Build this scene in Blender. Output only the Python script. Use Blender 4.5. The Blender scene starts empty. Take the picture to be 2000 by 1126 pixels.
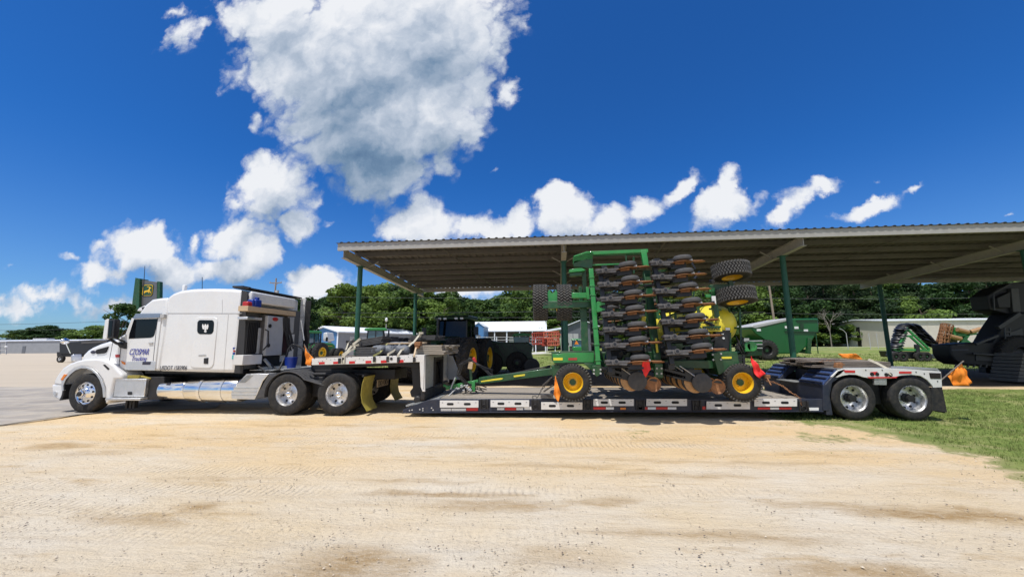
import bpy, bmesh, math, random
from mathutils import Vector, Matrix, Euler, noise
random.seed(7)
R = math.radians
scene = bpy.context.scene
col = scene.collection

# ---------------------------------------------------------------- camera
FP, CH, YAW, ROLL = 750.0, 1.70, math.asin(-.084), .0070
PIT = math.atan(109/750.)
cf = Vector((math.sin(YAW)*math.cos(PIT), math.cos(YAW)*math.cos(PIT), math.sin(PIT)))
_r0 = Vector((math.cos(YAW), -math.sin(YAW), 0)); _u0 = _r0.cross(cf)
cr = _r0*math.cos(ROLL)-_u0*math.sin(ROLL); cu = _r0*math.sin(ROLL)+_u0*math.cos(ROLL)
CAM = Vector((0, 0, CH))
cd = bpy.data.cameras.new('camera'); cam = bpy.data.objects.new('camera', cd); col.objects.link(cam)
cd.sensor_width = 36; cd.lens = 36*FP/2000; cd.clip_start = .1; cd.clip_end = 4000
M = Matrix((cr, cu, -cf)).transposed().to_4x4(); M.translation = CAM
cam.matrix_world = M
scene.camera = cam

# ---------------------------------------------------------------- sun, sky, exposure
SUN = Vector((-.20, -.36, 1)).normalized()
el = math.asin(SUN.z)
sd = bpy.data.lights.new('sun', 'SUN'); sd.energy = 4.6; sd.angle = R(.53); sd.color = (1, .965, .91)
so = bpy.data.objects.new('sun', sd); col.objects.link(so)
so.rotation_euler = (-SUN).to_track_quat('-Z', 'Y').to_euler(); so.location = (0, 0, 40)
scene.view_settings.view_transform = 'Standard'; scene.view_settings.look = 'None'
scene.view_settings.exposure = 0.0; scene.view_settings.gamma = 1

def ray(px, py): return cf*FP+cr*(px-1000)-cu*(py-563)
def at(px, py, Y): d = ray(px, py); return CAM+d*(Y/d.y)
def ax(px, py, X): d = ray(px, py); return CAM+d*(X/d.x)
def az(px, py, Z=0.): d = ray(px, py); return CAM+d*((Z-CH)/d.z)

world = bpy.data.worlds.new("World"); scene.world = world; world.use_nodes = True
def build_world():
    nt = world.node_tree; nt.nodes.clear(); N = nt.nodes.new; L = nt.links.new
    out = N('ShaderNodeOutputWorld')
    sky = N('ShaderNodeTexSky'); sky.sky_type = 'NISHITA'; sky.sun_disc = False
    sky.sun_elevation = el; sky.sun_rotation = math.atan2(SUN.x, SUN.y)
    sky.air_density = 1.0; sky.dust_density = .35; sky.ozone_density = 3.0
    tint = N('ShaderNodeMix'); tint.data_type = 'RGBA'; tint.blend_type = 'MULTIPLY'; tint.inputs[0].default_value = 1
    L(sky.outputs[0], tint.inputs[6])
    b1 = N('ShaderNodeBackground'); b1.inputs[1].default_value = .125; L(tint.outputs[2], b1.inputs[0])
    _tc = N('ShaderNodeTexCoord'); _sp = N('ShaderNodeSeparateXYZ'); L(_tc.outputs['Generated'], _sp.inputs[0])
    _mr = N('ShaderNodeMapRange'); _mr.interpolation_type = 'SMOOTHSTEP'; L(_sp.outputs[2], _mr.inputs[0]); _mr.inputs[1].default_value = -.02; _mr.inputs[2].default_value = .42
    _mx = N('ShaderNodeMix'); _mx.data_type = 'RGBA'; L(_mr.outputs[0], _mx.inputs[0]); _mx.inputs[6].default_value = (.44, .68, 1.0, 1); _mx.inputs[7].default_value = (.14, .52, 1.02, 1); L(_mx.outputs[2], tint.inputs[7])
    # cloud blobs on a plane one metre in front along +Y (pure world directions)
    tc = N('ShaderNodeTexCoord'); sp = N('ShaderNodeSeparateXYZ'); L(tc.outputs['Generated'], sp.inputs[0])
    def mth(op, a, b=None, c=None):
        n = N('ShaderNodeMath'); n.operation = op
        for i, q in enumerate((a, b, c)):
            if q is None: continue
            if isinstance(q, (int, float)): n.inputs[i].default_value = q
            else: L(q, n.inputs[i])
        return n.outputs[0]
    yy = mth('MAXIMUM', sp.outputs[1], .02)
    cu_, cv_ = mth('DIVIDE', sp.outputs[0], yy), mth('DIVIDE', sp.outputs[2], yy)
    cb = N('ShaderNodeCombineXYZ'); L(cu_, cb.inputs[0]); L(cv_, cb.inputs[1])
    def nz(vec, sc, det, ro, lac=2.1):
        n = N('ShaderNodeTexNoise'); n.inputs['Scale'].default_value = sc; n.inputs['Detail'].default_value = det
        n.inputs['Roughness'].default_value = ro; n.inputs['Lacunarity'].default_value = lac
        L(vec, n.inputs['Vector']); return n
    def vm(op, a, b):
        n = N('ShaderNodeVectorMath'); n.operation = op
        for i, q in enumerate((a, b)):
            if isinstance(q, (tuple, list)): n.inputs[i].default_value = q
            elif isinstance(q, (int, float)): n.inputs['Scale'].default_value = q
            else: L(q, n.inputs[i])
        return n.outputs[0]
    w = nz(cb.outputs[0], 5.5, 6, .6)
    wv = vm('SCALE', vm('SUBTRACT', w.outputs['Color'], (.5, .5, .5)), .15)
    P = vm('ADD', cb.outputs[0], wv)
    blobs = [ # px, py, rx, ry, angle, weight
     (690,110,270,170,0,1.25),(830,60,200,150,0,1.2),(540,30,150,90,-20,.95),(730,250,190,130,0,1.2),(745,325,120,80,0,1.1),
     (860,210,130,140,0,1),(620,230,90,130,0,.75),(930,170,55,120,20,.7),(880,20,120,90,0,.9),
     (352,72,66,50,30,.72),(335,22,50,28,0,.5),(430,175,26,34,30,.42),(500,228,32,38,0,.56),(995,180,38,48,0,.55),(965,38,40,60,-30,.62),(455,100,22,26,0,.4),
     (528,365,105,84,0,1),(575,435,45,50,0,.8),(520,325,60,40,0,.8),(465,470,88,56,0,.95),(455,522,100,36,0,.9),(500,500,60,50,0,.8),
     (280,490,110,66,0,1),(335,525,75,52,0,.9),(378,466,26,28,0,.6),(140,505,34,18,0,.5),(195,545,85,36,0,.7),(95,575,95,34,0,.72),
     (50,605,120,34,0,.64),(210,600,150,34,0,.64),(-12,320,26,36,0,.5),(20,525,30,14,0,.4),(330,590,110,40,0,.5),
     (620,548,84,54,0,.95),(575,530,38,30,0,.6),
     (820,435,96,62,0,1),(785,455,60,40,0,.85),(860,440,60,56,0,.9),(940,448,110,50,0,.95),(1010,440,70,46,0,.9),(1100,415,84,66,0,1),(1096,378,44,44,0,.85),
     (1190,430,80,42,20,.9),(1255,410,90,38,28,.85),(1325,362,56,28,25,.75),(1415,405,84,56,0,.95),(1424,366,34,46,0,.75),(1470,405,50,24,25,.6),
     (1545,410,96,32,38,.8),(1600,365,46,32,20,.7),(1690,396,92,24,20,.7),(1785,358,60,13,25,.55),(1700,340,22,10,0,.35),(1660,330,16,10,0,.3),
     (930,566,260,26,0,.6),(1750,600,300,30,0,.5),(1970,418,24,8,20,.4),(975,330,18,12,0,.35),(640,430,26,10,0,.36)]
    g = bpy.data.node_groups.new('cloud_field', 'ShaderNodeTree')
    g.interface.new_socket('V', in_out='INPUT', socket_type='NodeSocketVector')
    g.interface.new_socket('D', in_out='OUTPUT', socket_type='NodeSocketFloat')
    gi = g.nodes.new('NodeGroupInput'); go = g.nodes.new('NodeGroupOutput'); prev = None
    for (px, py, rx, ry, a, wt) in blobs:
        d = ray(px, py); d2 = ray(px+10, py); d3 = ray(px, py-10)
        u0, v0 = d.x/d.y, d.z/d.y
        su = abs(d2.x/d2.y-u0)/10; sv = abs(d3.z/d3.y-v0)/10
        m = g.nodes.new('ShaderNodeMapping'); m.vector_type = 'TEXTURE'
        m.inputs['Location'].default_value = (u0, v0, 0); m.inputs['Rotation'].default_value = (0, 0, R(a))
        m.inputs['Scale'].default_value = (rx*su*1.18, ry*sv*1.18, 1)
        g.links.new(gi.outputs[0], m.inputs[0])
        t = g.nodes.new('ShaderNodeTexGradient'); t.gradient_type = 'SPHERICAL'; g.links.new(m.outputs[0], t.inputs[0])
        k = g.nodes.new('ShaderNodeMath'); k.operation = 'MULTIPLY'; g.links.new(t.outputs['Fac'], k.inputs[0]); k.inputs[1].default_value = wt
        if prev is None: prev = k.outputs[0]
        else:
            x = g.nodes.new('ShaderNodeMath'); x.operation = 'SMOOTH_MAX'; x.inputs[2].default_value = .12
            g.links.new(prev, x.inputs[0]); g.links.new(k.outputs[0], x.inputs[1]); prev = x.outputs[0]
    g.links.new(prev, go.inputs[0])
    def field(vec):
        n = N('ShaderNodeGroup'); n.node_tree = g; L(vec, n.inputs[0]); return n.outputs[0]
    d0 = field(P)
    f1 = nz(P, 7.5, 11, .58)
    def vor(vec, sc):
        n = N('ShaderNodeTexVoronoi'); n.feature = 'F1'; n.inputs['Scale'].default_value = sc; L(vec, n.inputs['Vector']); return n.outputs['Distance']
    w2 = nz(cb.outputs[0], 16, 5, .6); P2 = vm('ADD', P, vm('SCALE', vm('SUBTRACT', w2.outputs['Color'], (.5, .5, .5)), .05))
    v1, v2 = vor(P2, 11), vor(P2, 26)
    puff = mth('ADD', mth('MULTIPLY', mth('SUBTRACT', .42, v1), .42), mth('MULTIPLY', mth('SUBTRACT', .42, v2), .26))
    body = mth('ADD', mth('ADD', d0, mth('MULTIPLY', mth('SUBTRACT', f1.outputs['Fac'], .5), .62)), mth('MULTIPLY', puff, .85))
    gate = mth('SMOOTHSTEP', 0, .10, d0) if False else None
    mr = N('ShaderNodeMapRange'); mr.interpolation_type = 'SMOOTHSTEP'; L(body, mr.inputs[0])
    mr.inputs[1].default_value = .17; mr.inputs[2].default_value = .52
    gt = N('ShaderNodeMapRange'); gt.interpolation_type = 'SMOOTHSTEP'; L(d0, gt.inputs[0]); gt.inputs[1].default_value = .10; gt.inputs[2].default_value = .26
    alpha = mth('MULTIPLY', mr.outputs[0], gt.outputs[0])
    d1 = field(vm('ADD', P, (-.02, .11, 0)))
    thick = mth('ADD', mth('MULTIPLY', mth('SUBTRACT', d1, .22), .30), mth('MULTIPLY', mth('SUBTRACT', d1, d0), .85))
    det = mth('MULTIPLY', mth('SUBTRACT', nz(vm('ADD', P, (-.014, .034, 0)), 6.5, 5, .55).outputs['Fac'], nz(P, 6.5, 5, .55).outputs['Fac']), 1.45)
    big = nz(cb.outputs[0], 4.5, 5, .55)
    shade = mth('ADD', mth('ADD', thick, det), mth('MULTIPLY', mth('SUBTRACT', big.outputs['Fac'], .5), .5))
    shade = mth('ADD', shade, mth('MULTIPLY', mth('ADD', mth('SUBTRACT', v1, .30), mth('MULTIPLY', mth('SUBTRACT', v2, .33), .5)), .42))
    ir = N('ShaderNodeMapRange'); ir.interpolation_type = 'SMOOTHSTEP'; L(d0, ir.inputs[0]); ir.inputs[1].default_value = .45; ir.inputs[2].default_value = 1.0; ir.inputs[4].default_value = .14
    shade = mth('MULTIPLY_ADD', mth('ADD', shade, ir.outputs[0]), .58, .115)
    for (px, py, rx, ry, a, wt) in ((720, 305, 190, 90, 0, .62), (660, 255, 120, 80, 0, .25), (800, 30, 130, 60, 0, .35), (560, 395, 80, 50, 0, .28), (455, 500, 90, 30, 0, .22), (300, 530, 130, 40, 0, .25), (100, 600, 200, 40, 0, .25), (700, 150, 120, 90, 0, .15)):
        d = ray(px, py); d2 = ray(px+10, py); d3 = ray(px, py-10); u0, v0 = d.x/d.y, d.z/d.y
        m = N('ShaderNodeMapping'); m.vector_type = 'TEXTURE'; m.inputs['Location'].default_value = (u0, v0, 0); m.inputs['Scale'].default_value = (rx*abs(d2.x/d2.y-u0)/10, ry*abs(d3.z/d3.y-v0)/10, 1); L(P, m.inputs[0])
        t = N('ShaderNodeTexGradient'); t.gradient_type = 'QUADRATIC_SPHERE' if False else 'SPHERICAL'; L(m.outputs[0], t.inputs[0])
        shade = mth('MULTIPLY_ADD', t.outputs['Fac'], wt*.62, shade)
    cr_ = N('ShaderNodeValToRGB'); L(shade, cr_.inputs[0]); e = cr_.color_ramp.elements
    e[0].position = 0; e[0].color = (.86, .88, .92, 1); e[1].position = 1; e[1].color = (.085, .165, .30, 1)
    for p_, c_ in ((.14, (.74, .78, .85)), (.34, (.52, .59, .70)), (.58, (.31, .40, .53)), (.78, (.17, .27, .41))):
        q = e.new(p_); q.color = (*c_, 1)
    b2 = N('ShaderNodeBackground'); L(cr_.outputs[0], b2.inputs[0]); b2.inputs[1].default_value = 1.0
    # unseen clouds added behind the camera to whiten reflections and ambient light
    bk = nz(tc.outputs['Generated'], 2.6, 9, .62); bm_ = N('ShaderNodeMapRange'); bm_.interpolation_type = 'SMOOTHSTEP'; L(bk.outputs['Fac'], bm_.inputs[0]); bm_.inputs[1].default_value = .43; bm_.inputs[2].default_value = .57
    front = mth('GREATER_THAN', sp.outputs[1], .05)
    mx = N('ShaderNodeMixShader'); L(mth('ADD', mth('MULTIPLY', alpha, front), mth('MULTIPLY', bm_.outputs[0], mth('SUBTRACT', 1.0, front))), mx.inputs[0])
    L(b1.outputs[0], mx.inputs[1]); L(b2.outputs[0], mx.inputs[2]); L(mx.outputs[0], out.inputs[0])
build_world()
try: world.cycles.sampling_method = 'MANUAL'; world.cycles.sample_map_resolution = 256
except Exception: pass

# ---------------------------------------------------------------- helpers
def mat(name, c, rough=.5, metal=0., var=.12, scale=3., bump=0., bscale=60., coat=0., dirt=0., dcol=(.38, .29, .19), spec=.5, st=(1, 1, 1)):
    m = bpy.data.materials.new(name); m.use_nodes = True; nt = m.node_tree; N = nt.nodes.new; L = nt.links.new
    b = nt.nodes['Principled BSDF']; b.inputs['Roughness'].default_value = rough; b.inputs['Metallic'].default_value = metal
    b.inputs['Specular IOR Level'].default_value = spec; b.inputs['Coat Weight'].default_value = coat; b.inputs['Coat Roughness'].default_value = .08
    tc = N('ShaderNodeTexCoord'); mp = N('ShaderNodeMapping'); mp.inputs['Scale'].default_value = st; L(tc.outputs['Object'], mp.inputs[0])
    n = N('ShaderNodeTexNoise'); n.inputs['Scale'].default_value = scale; n.inputs['Detail'].default_value = 7; n.inputs['Roughness'].default_value = .62; L(mp.outputs[0], n.inputs[0])
    mx = N('ShaderNodeMix'); mx.data_type = 'RGBA'; L(n.outputs[0], mx.inputs[0])
    mx.inputs[6].default_value = (*[max(0, q*(1-var*2)) for q in c], 1); mx.inputs[7].default_value = (*[min(1, q*(1+var*2)) for q in c], 1)
    o = mx.outputs[2]
    if dirt:
        n2 = N('ShaderNodeTexNoise'); n2.inputs['Scale'].default_value = scale*1.7; n2.inputs['Detail'].default_value = 9; n2.inputs['Roughness'].default_value = .7; L(tc.outputs['Object'], n2.inputs[0])
        r = N('ShaderNodeMapRange'); r.inputs[1].default_value = .45; r.inputs[2].default_value = .75; r.inputs[4].default_value = dirt; L(n2.outputs[0], r.inputs[0])
        m2 = N('ShaderNodeMix'); m2.data_type = 'RGBA'; L(r.outputs[0], m2.inputs[0]); L(o, m2.inputs[6]); m2.inputs[7].default_value = (*dcol, 1); o = m2.outputs[2]
        rr = N('ShaderNodeMapRange'); rr.inputs[1].default_value = .4; rr.inputs[2].default_value = .8; rr.inputs[3].default_value = rough; rr.inputs[4].default_value = min(1, rough+.45); L(n2.outputs[0], rr.inputs[0]); L(rr.outputs[0], b.inputs['Roughness'])
    L(o, b.inputs['Base Color'])
    if bump:
        n3 = N('ShaderNodeTexNoise'); n3.inputs['Scale'].default_value = bscale; n3.inputs['Detail'].default_value = 5; L(mp.outputs[0], n3.inputs[0])
        bp = N('ShaderNodeBump'); bp.inputs['Strength'].default_value = bump; bp.inputs['Distance'].default_value = .02; L(n3.outputs[0], bp.inputs['Height']); L(bp.outputs[0], b.inputs['Normal'])
    return m
K = dict(
 white=mat('white_paint', (.70, .70, .695), .22, var=.02, coat=.6, dirt=.2, dcol=(.55, .48, .39), scale=1.5),
 whiteb=mat('dusty_white_paint', (.66, .65, .63), .4, var=.04, dirt=.35, dcol=(.5, .42, .33), scale=2.5),
 alu=mat('aluminium', (.72, .72, .72), .32, 1, var=.06, scale=6, bump=.05, dirt=.15, dcol=(.5, .45, .4)),
 plate=mat('tread_plate', (.42, .43, .42), .42, .7, var=.12, scale=9, bump=.5, bscale=90, dirt=.3, dcol=(.3, .28, .24)),
 chrome=mat('polished_metal', (.83, .83, .84), .09, 1, var=.02, scale=3),
 black=mat('black_steel', (.018, .018, .02), .45, .2, var=.3, scale=5, dirt=.25, dcol=(.10, .08, .06)),
 navy=mat('navy_steel', (.018, .024, .045), .35, .1, var=.25, scale=4, dirt=.25, dcol=(.12, .1, .08)),
 blue=mat('worn_blue_steel', (.035, .07, .19), .42, .2, var=.35, scale=7, dirt=.35, dcol=(.12, .14, .2), bump=.3, bscale=30),
 dark=mat('dark_recess', (.006, .006, .007), .7, var=.2),
 rubber=mat('rubber', (.022, .022, .023), .72, var=.25, scale=6, dirt=.55, dcol=(.10, .085, .065), bump=.15, bscale=50, spec=.25),
 cart=mat('grain_cart_green', (.004, .095, .02), .35, 0, var=.15, coat=.2, scale=1),
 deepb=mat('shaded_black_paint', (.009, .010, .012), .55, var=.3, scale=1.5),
 treadg=mat('lit_dusty_tread', (.075, .073, .07), .7, var=.25, scale=8, dirt=.3, dcol=(.2, .17, .13), spec=.2),  # sunlit grey of the lugs put into their colour, with some dust
 rubberd=mat('dusty_rubber', (.05, .05, .051), .75, var=.3, scale=8, dirt=.35, dcol=(.12, .10, .08), spec=.2),
 rubberg=mat('greyed_rubber', (.062, .062, .065), .65, var=.25, scale=9, dirt=.3, dcol=(.15, .13, .1), spec=.3),
 glass=mat('dark_glass', (.005, .006, .008), .05, 0, var=.2, spec=.28),
 glassb=mat('cab_glass', (.05, .13, .17), .06, 0, var=.5, scale=2, spec=.9),
 green=mat('bright_green_paint', (.018, .22, .045), .32, 0, var=.18, coat=.3, scale=4, dirt=.14, dcol=(.2, .2, .1)),
 dgreen=mat('deep_green_paint', (.005, .062, .017), .35, 0, var=.2, coat=.2, scale=4, dirt=.12),
 post=mat('post_green_paint', (.010, .085, .055), .45, 0, var=.15, scale=5, dirt=.12, dcol=(.1, .12, .1)),
 yellow=mat('yellow_paint', (.78, .47, .012), .32, 0, var=.08, coat=.3, scale=4, dirt=.12, dcol=(.4, .28, .08)),
 ytank=mat('yellow_plastic', (.74, .62, .04), .33, 0, var=.06, scale=2, dirt=.08),
 red=mat('red_film', (.55, .02, .02), .35, var=.1), white_tape=mat('white_film', (.75, .75, .74), .35, var=.05),
 rust=mat('rusted_steel', (.27, .125, .055), .6, .3, var=.4, scale=14, dirt=.3, dcol=(.3, .17, .08), bump=.3),
 disc=mat('worn_disc_steel', (.42, .24, .11), .42, .45, var=.25, scale=9, dirt=.2),
 iron=mat('grey_cast_iron', (.085, .082, .083), .5, .2, var=.35, scale=12, dirt=.35, dcol=(.2, .17, .14), bump=.3),
 wood=mat('weathered_wood', (.30, .26, .21), .8, var=.35, scale=3, st=(1, 14, 14), bump=.4, bscale=20),
 woodd=mat('old_timber', (.17, .14, .115), .85, var=.35, scale=3, st=(1, 14, 14), bump=.5, bscale=20),
 board=mat('pale_board', (.50, .37, .23), .7, var=.2, scale=3, st=(1, 10, 10)),
 orange=mat('orange_cloth', (.88, .24, .015), .7, var=.12, scale=4, bump=.3, bscale=14),
 redc=mat('red_cloth', (.72, .02, .02), .65, var=.15, scale=5, bump=.3, bscale=14),
 strap=mat('webbing', (.46, .42, .33), .8, var=.25, scale=20), ystrap=mat('olive_webbing', (.25, .24, .09), .8, var=.2, scale=20),
 tarp=mat('grey_tarp', (.12, .13, .145), .6, var=.35, scale=8, bump=.6, bscale=12),
 mflap=mat('yellow_mudflap', (.36, .30, .05), .5, var=.25, scale=6, dirt=.4, dcol=(.2, .17, .1)),
 bluep=mat('blue_plastic', (.01, .035, .25), .35, var=.1), redp=mat('red_plastic', (.4, .02, .02), .35, var=.1),
 ink=mat('navy_lettering', (.03, .04, .32), .4, var=.05), inkb=mat('black_lettering', (.03, .03, .05), .4, var=.05),
 amber=mat('amber_lens', (.7, .2, .03), .2, var=.1),
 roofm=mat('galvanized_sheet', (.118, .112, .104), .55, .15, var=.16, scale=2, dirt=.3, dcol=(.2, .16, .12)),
 beam=mat('painted_beam', (.36, .345, .32), .5, 0, var=.12, scale=2, dirt=.3, dcol=(.25, .21, .17)),
 cream=mat('cream_tin', (.60, .545, .47), .5, var=.06, scale=1), greyw=mat('grey_tin', (.27, .28, .30), .5, var=.1, scale=1),
 dgrey=mat('dark_grey_tin', (.12, .13, .15), .5, var=.15, scale=1), bluew=mat('blue_tin', (.07, .20, .42), .5, var=.08, scale=1),
 shingle=mat('grey_shingles', (.085, .09, .11), .9, var=.2, scale=6, bump=.4, bscale=8), wroof=mat('white_tin_roof', (.80, .83, .88), .4, var=.05, scale=1),
 brown=mat('brown_siding', (.10, .075, .07), .7, var=.2, scale=2), redm=mat('red_machine_paint', (.36, .045, .03), .5, var=.3, scale=3),
 orangem=mat('faded_red_paint', (.5, .12, .07), .6, var=.3, scale=3),
 bark=mat('bark', (.10, .075, .055), .95, var=.35, scale=4, bump=.8, bscale=12), polew=mat('pole_wood', (.28, .22, .17), .9, var=.25, scale=3),
 wire=mat('wire', (.20, .20, .21), .5, .5, var=.1), dwire=mat('dark_wire', (.03, .03, .035), .5, var=.1),
 shadeg=mat('shaded_green_paint', (.012, .04, .018), .4, var=.3, scale=3), bblack=mat('black_machine_paint', (.012, .013, .016), .4, var=.3, scale=3),  # shadeg: machine green with shade mixed into its base colour
 lgrey=mat('light_grey_paint', (.42, .42, .42), .4, var=.06, scale=3, dirt=.25, dcol=(.25, .22, .2)),
)
def setp(o, label=None, cat=None, group=None, kind=None):
    if label: o['label'] = label
    if cat: o['category'] = cat
    if group: o['group'] = group
    if kind: o['kind'] = kind
    return o
OFF = {}
class MB:
    def __init__(s): s.v = []; s.f = []; s.mi = []; s.m = 0
    def add(s, vs, fs):
        b = len(s.v); s.v += [tuple(v) for v in vs]; s.f += [tuple(i+b for i in f) for f in fs]; s.mi += [s.m]*len(fs); return s
    def box(s, x0, x1, y0, y1, z0, z1):
        return s.add([(x, y, z) for x in (x0, x1) for y in (y0, y1) for z in (z0, z1)],
                     [(0, 1, 3, 2), (4, 6, 7, 5), (0, 4, 5, 1), (2, 3, 7, 6), (0, 2, 6, 4), (1, 5, 7, 3)])
    def rbox(s, c, sz, rot=(0, 0, 0)):
        m = Euler(rot).to_matrix() if not isinstance(rot, Matrix) else rot; c = Vector(c); h = [q/2 for q in sz]
        return s.add([c+m@Vector((x*h[0], y*h[1], z*h[2])) for x in (-1, 1) for y in (-1, 1) for z in (-1, 1)],
                     [(0, 1, 3, 2), (4, 6, 7, 5), (0, 4, 5, 1), (2, 3, 7, 6), (0, 2, 6, 4), (1, 5, 7, 3)])
    def ex(s, pts, vec):
        n = len(pts); vec = Vector(vec); pts = [Vector(p) for p in pts]
        return s.add(pts+[p+vec for p in pts], [tuple(range(n)), tuple(range(2*n-1, n-1, -1))]+[(i, i+n, (i+1) % n+n, (i+1) % n) for i in range(n)])
    def pp(s, pts, Y0, Y1, Yp=None):          # outline measured on the plane y=Yp, extruded Y0..Y1
        q = [at(a, b, Y0 if Yp is None else Yp) for a, b in pts]
        return s.ex([(p.x, Y0, p.z) for p in q], (0, Y1-Y0, 0))
    def bar(s, a, b, w, h=None, up=(0, 0, 1)):
        a, b = Vector(a), Vector(b); d = (b-a); L_ = d.length; d.normalize(); h = h or w
        x = d.cross(Vector(up))
        if x.length < 1e-3: x = d.cross(Vector((0, 1, 0)))
        x.normalize(); z = x.cross(d)
        return s.rbox((a+b)/2, (w, L_, h), Matrix((x, d, z)).transposed())
    def tube(s, pts, r, n=8, cap=True):
        pts = [Vector(p) for p in pts]; k = len(pts); vs = []; fs = []; prev = None
        for i, p in enumerate(pts):
            d = (pts[min(i+1, k-1)]-pts[max(i-1, 0)]); d = d.normalized() if d.length > 1e-9 else Vector((0, 0, 1))
            x = (prev - d*prev.dot(d)) if prev else d.orthogonal()
            if x.length < 1e-6: x = d.orthogonal()
            x.normalize(); prev = x; y = d.cross(x); rr = r[i] if isinstance(r, (list, tuple)) else r
            vs += [p+(x*math.cos(2*math.pi*j/n)+y*math.sin(2*math.pi*j/n))*rr for j in range(n)]
        for i in range(k-1):
            fs += [(i*n+j, i*n+(j+1) % n, (i+1)*n+(j+1) % n, (i+1)*n+j) for j in range(n)]
        if cap: fs += [tuple(range(n-1, -1, -1)), tuple((k-1)*n+j for j in range(n))]
        return s.add(vs, fs)
    def lathe(s, prof, c=(0, 0, 0), axis='y', n=36, wob=0):
        c = Vector(c); vs = []; fs = []; k = len(prof)
        for i, (r, a) in enumerate(prof):
            for j in range(n):
                t = 2*math.pi*j/n; p, q = r*math.cos(t), r*math.sin(t)
                vs.append(c+Vector({'y': (p, a, q), 'x': (a, p, q), 'z': (p, q, a)}[axis]))
        for i in range(k-1): fs += [(i*n+j, i*n+(j+1) % n, (i+1)*n+(j+1) % n, (i+1)*n+j) for j in range(n)]
        if prof[0][0] > 1e-4: fs.append(tuple(range(n-1, -1, -1)))
        if prof[-1][0] > 1e-4: fs.append(tuple((k-1)*n+j for j in range(n)))
        return s.add(vs, fs)
    def cyl(s, c, r, h, axis='y', n=20):
        return s.lathe([(r, -h/2), (r, h/2)], c, axis, n)
    def ring(s, prof, c=(0, 0, 0), axis='y', n=36):   # closed profile
        b = len(s.f); s.lathe(prof+[prof[0]], c, axis, n); s.f = s.f[:-2]; s.mi = s.mi[:-2]; return s
    def ell(s, c, rx, ry, rz, n=20, k=12):
        prof = []; vs = []; fs = []; c = Vector(c)
        for i in range(k+1):
            t = math.pi*i/k
            for j in range(n):
                p = 2*math.pi*j/n; vs.append(c+Vector((rx*math.sin(t)*math.cos(p), ry*math.sin(t)*math.sin(p), rz*math.cos(t))))
        for i in range(k): fs += [(i*n+j, (i+1)*n+j, (i+1)*n+(j+1) % n, i*n+(j+1) % n) for j in range(n)]
        return s.add(vs, fs)
    def mesh(s, name, mats, smooth=35, off=Vector((0, 0, 0)), fix=True):
        me = bpy.data.meshes.new(name); me.from_pydata([tuple(Vector(v)-off) for v in s.v], [], s.f)
        mats = mats if isinstance(mats, (list, tuple)) else [mats]
        for q in mats: me.materials.append(q)
        me.polygons.foreach_set('material_index', s.mi)
        if fix:
            bm = bmesh.new(); bm.from_mesh(me); bmesh.ops.remove_doubles(bm, verts=bm.verts, dist=1e-5); bmesh.ops.recalc_face_normals(bm, faces=bm.faces); bm.to_mesh(me); bm.free()
        if smooth:
            me.polygons.foreach_set('use_smooth', [True]*len(me.polygons)); me.set_sharp_from_angle(angle=R(smooth))
        me.update(); return me
    def build(s, name, mats, parent=None, bev=0, smooth=35, seg=2, label=None, cat=None, group=None, kind=None):
        if parent is None:
            xs = [v[0] for v in s.v]; ys = [v[1] for v in s.v]; zs = [v[2] for v in s.v]
            off = Vector(((min(xs)+max(xs))/2, (min(ys)+max(ys))/2, min(zs)))
        else: off = OFF[parent.name]
        me = s.mesh(name, mats, smooth, off)
        o = bpy.data.objects.new(name, me); col.objects.link(o); OFF[o.name] = off
        if parent is None: o.location = off
        else: o.parent = parent
        if bev:
            b = o.modifiers.new('bevel', 'BEVEL'); b.width = bev; b.segments = seg; b.limit_method = 'ANGLE'; b.angle_limit = R(32)
            b.harden_normals = False
        return setp(o, label, cat, group, kind)
def thing(name, label, cat, loc=(0, 0, 0), group=None, rz=0):
    o = bpy.data.objects.new(name, None); col.objects.link(o); o.location = loc; o.rotation_euler = (0, 0, rz)
    OFF[o.name] = Vector(loc); o.empty_display_size = .3
    return setp(o, label, cat, group)
def link(name, me, parent, loc=(0, 0, 0), rot=(0, 0, 0), scale=None):
    o = bpy.data.objects.new(name, me); col.objects.link(o); o.parent = parent
    o.location = Vector(loc)-(OFF[parent.name] if parent else Vector((0, 0, 0))); o.rotation_euler = rot
    if scale: o.scale = scale
    OFF[o.name] = Vector(loc)
    return o
def copy_tree(o, parent=None):
    c = o.copy(); col.objects.link(c); c.parent = parent
    for ch in list(o.children): copy_tree(ch, c)
    return c
def text(s, name, size, m, parent, loc, rot=(R(90), 0, 0), shear=0, bold=0, sx=1, ext=.002, width=None):
    cu_ = bpy.data.curves.new(name, 'FONT'); cu_.body = s; cu_.size = size; cu_.extrude = ext; cu_.shear = shear; cu_.offset = bold
    t = bpy.data.objects.new(name, cu_); col.objects.link(t); bpy.context.view_layer.update()
    me = bpy.data.meshes.new_from_object(t.evaluated_get(bpy.context.evaluated_depsgraph_get())); bpy.data.objects.remove(t)
    me.materials.clear(); me.materials.append(m); me.name = name
    if width: sx = width/max(v.co.x for v in me.vertices)
    return link(name, me, parent, loc, rot, (sx, 1, 1))

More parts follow.
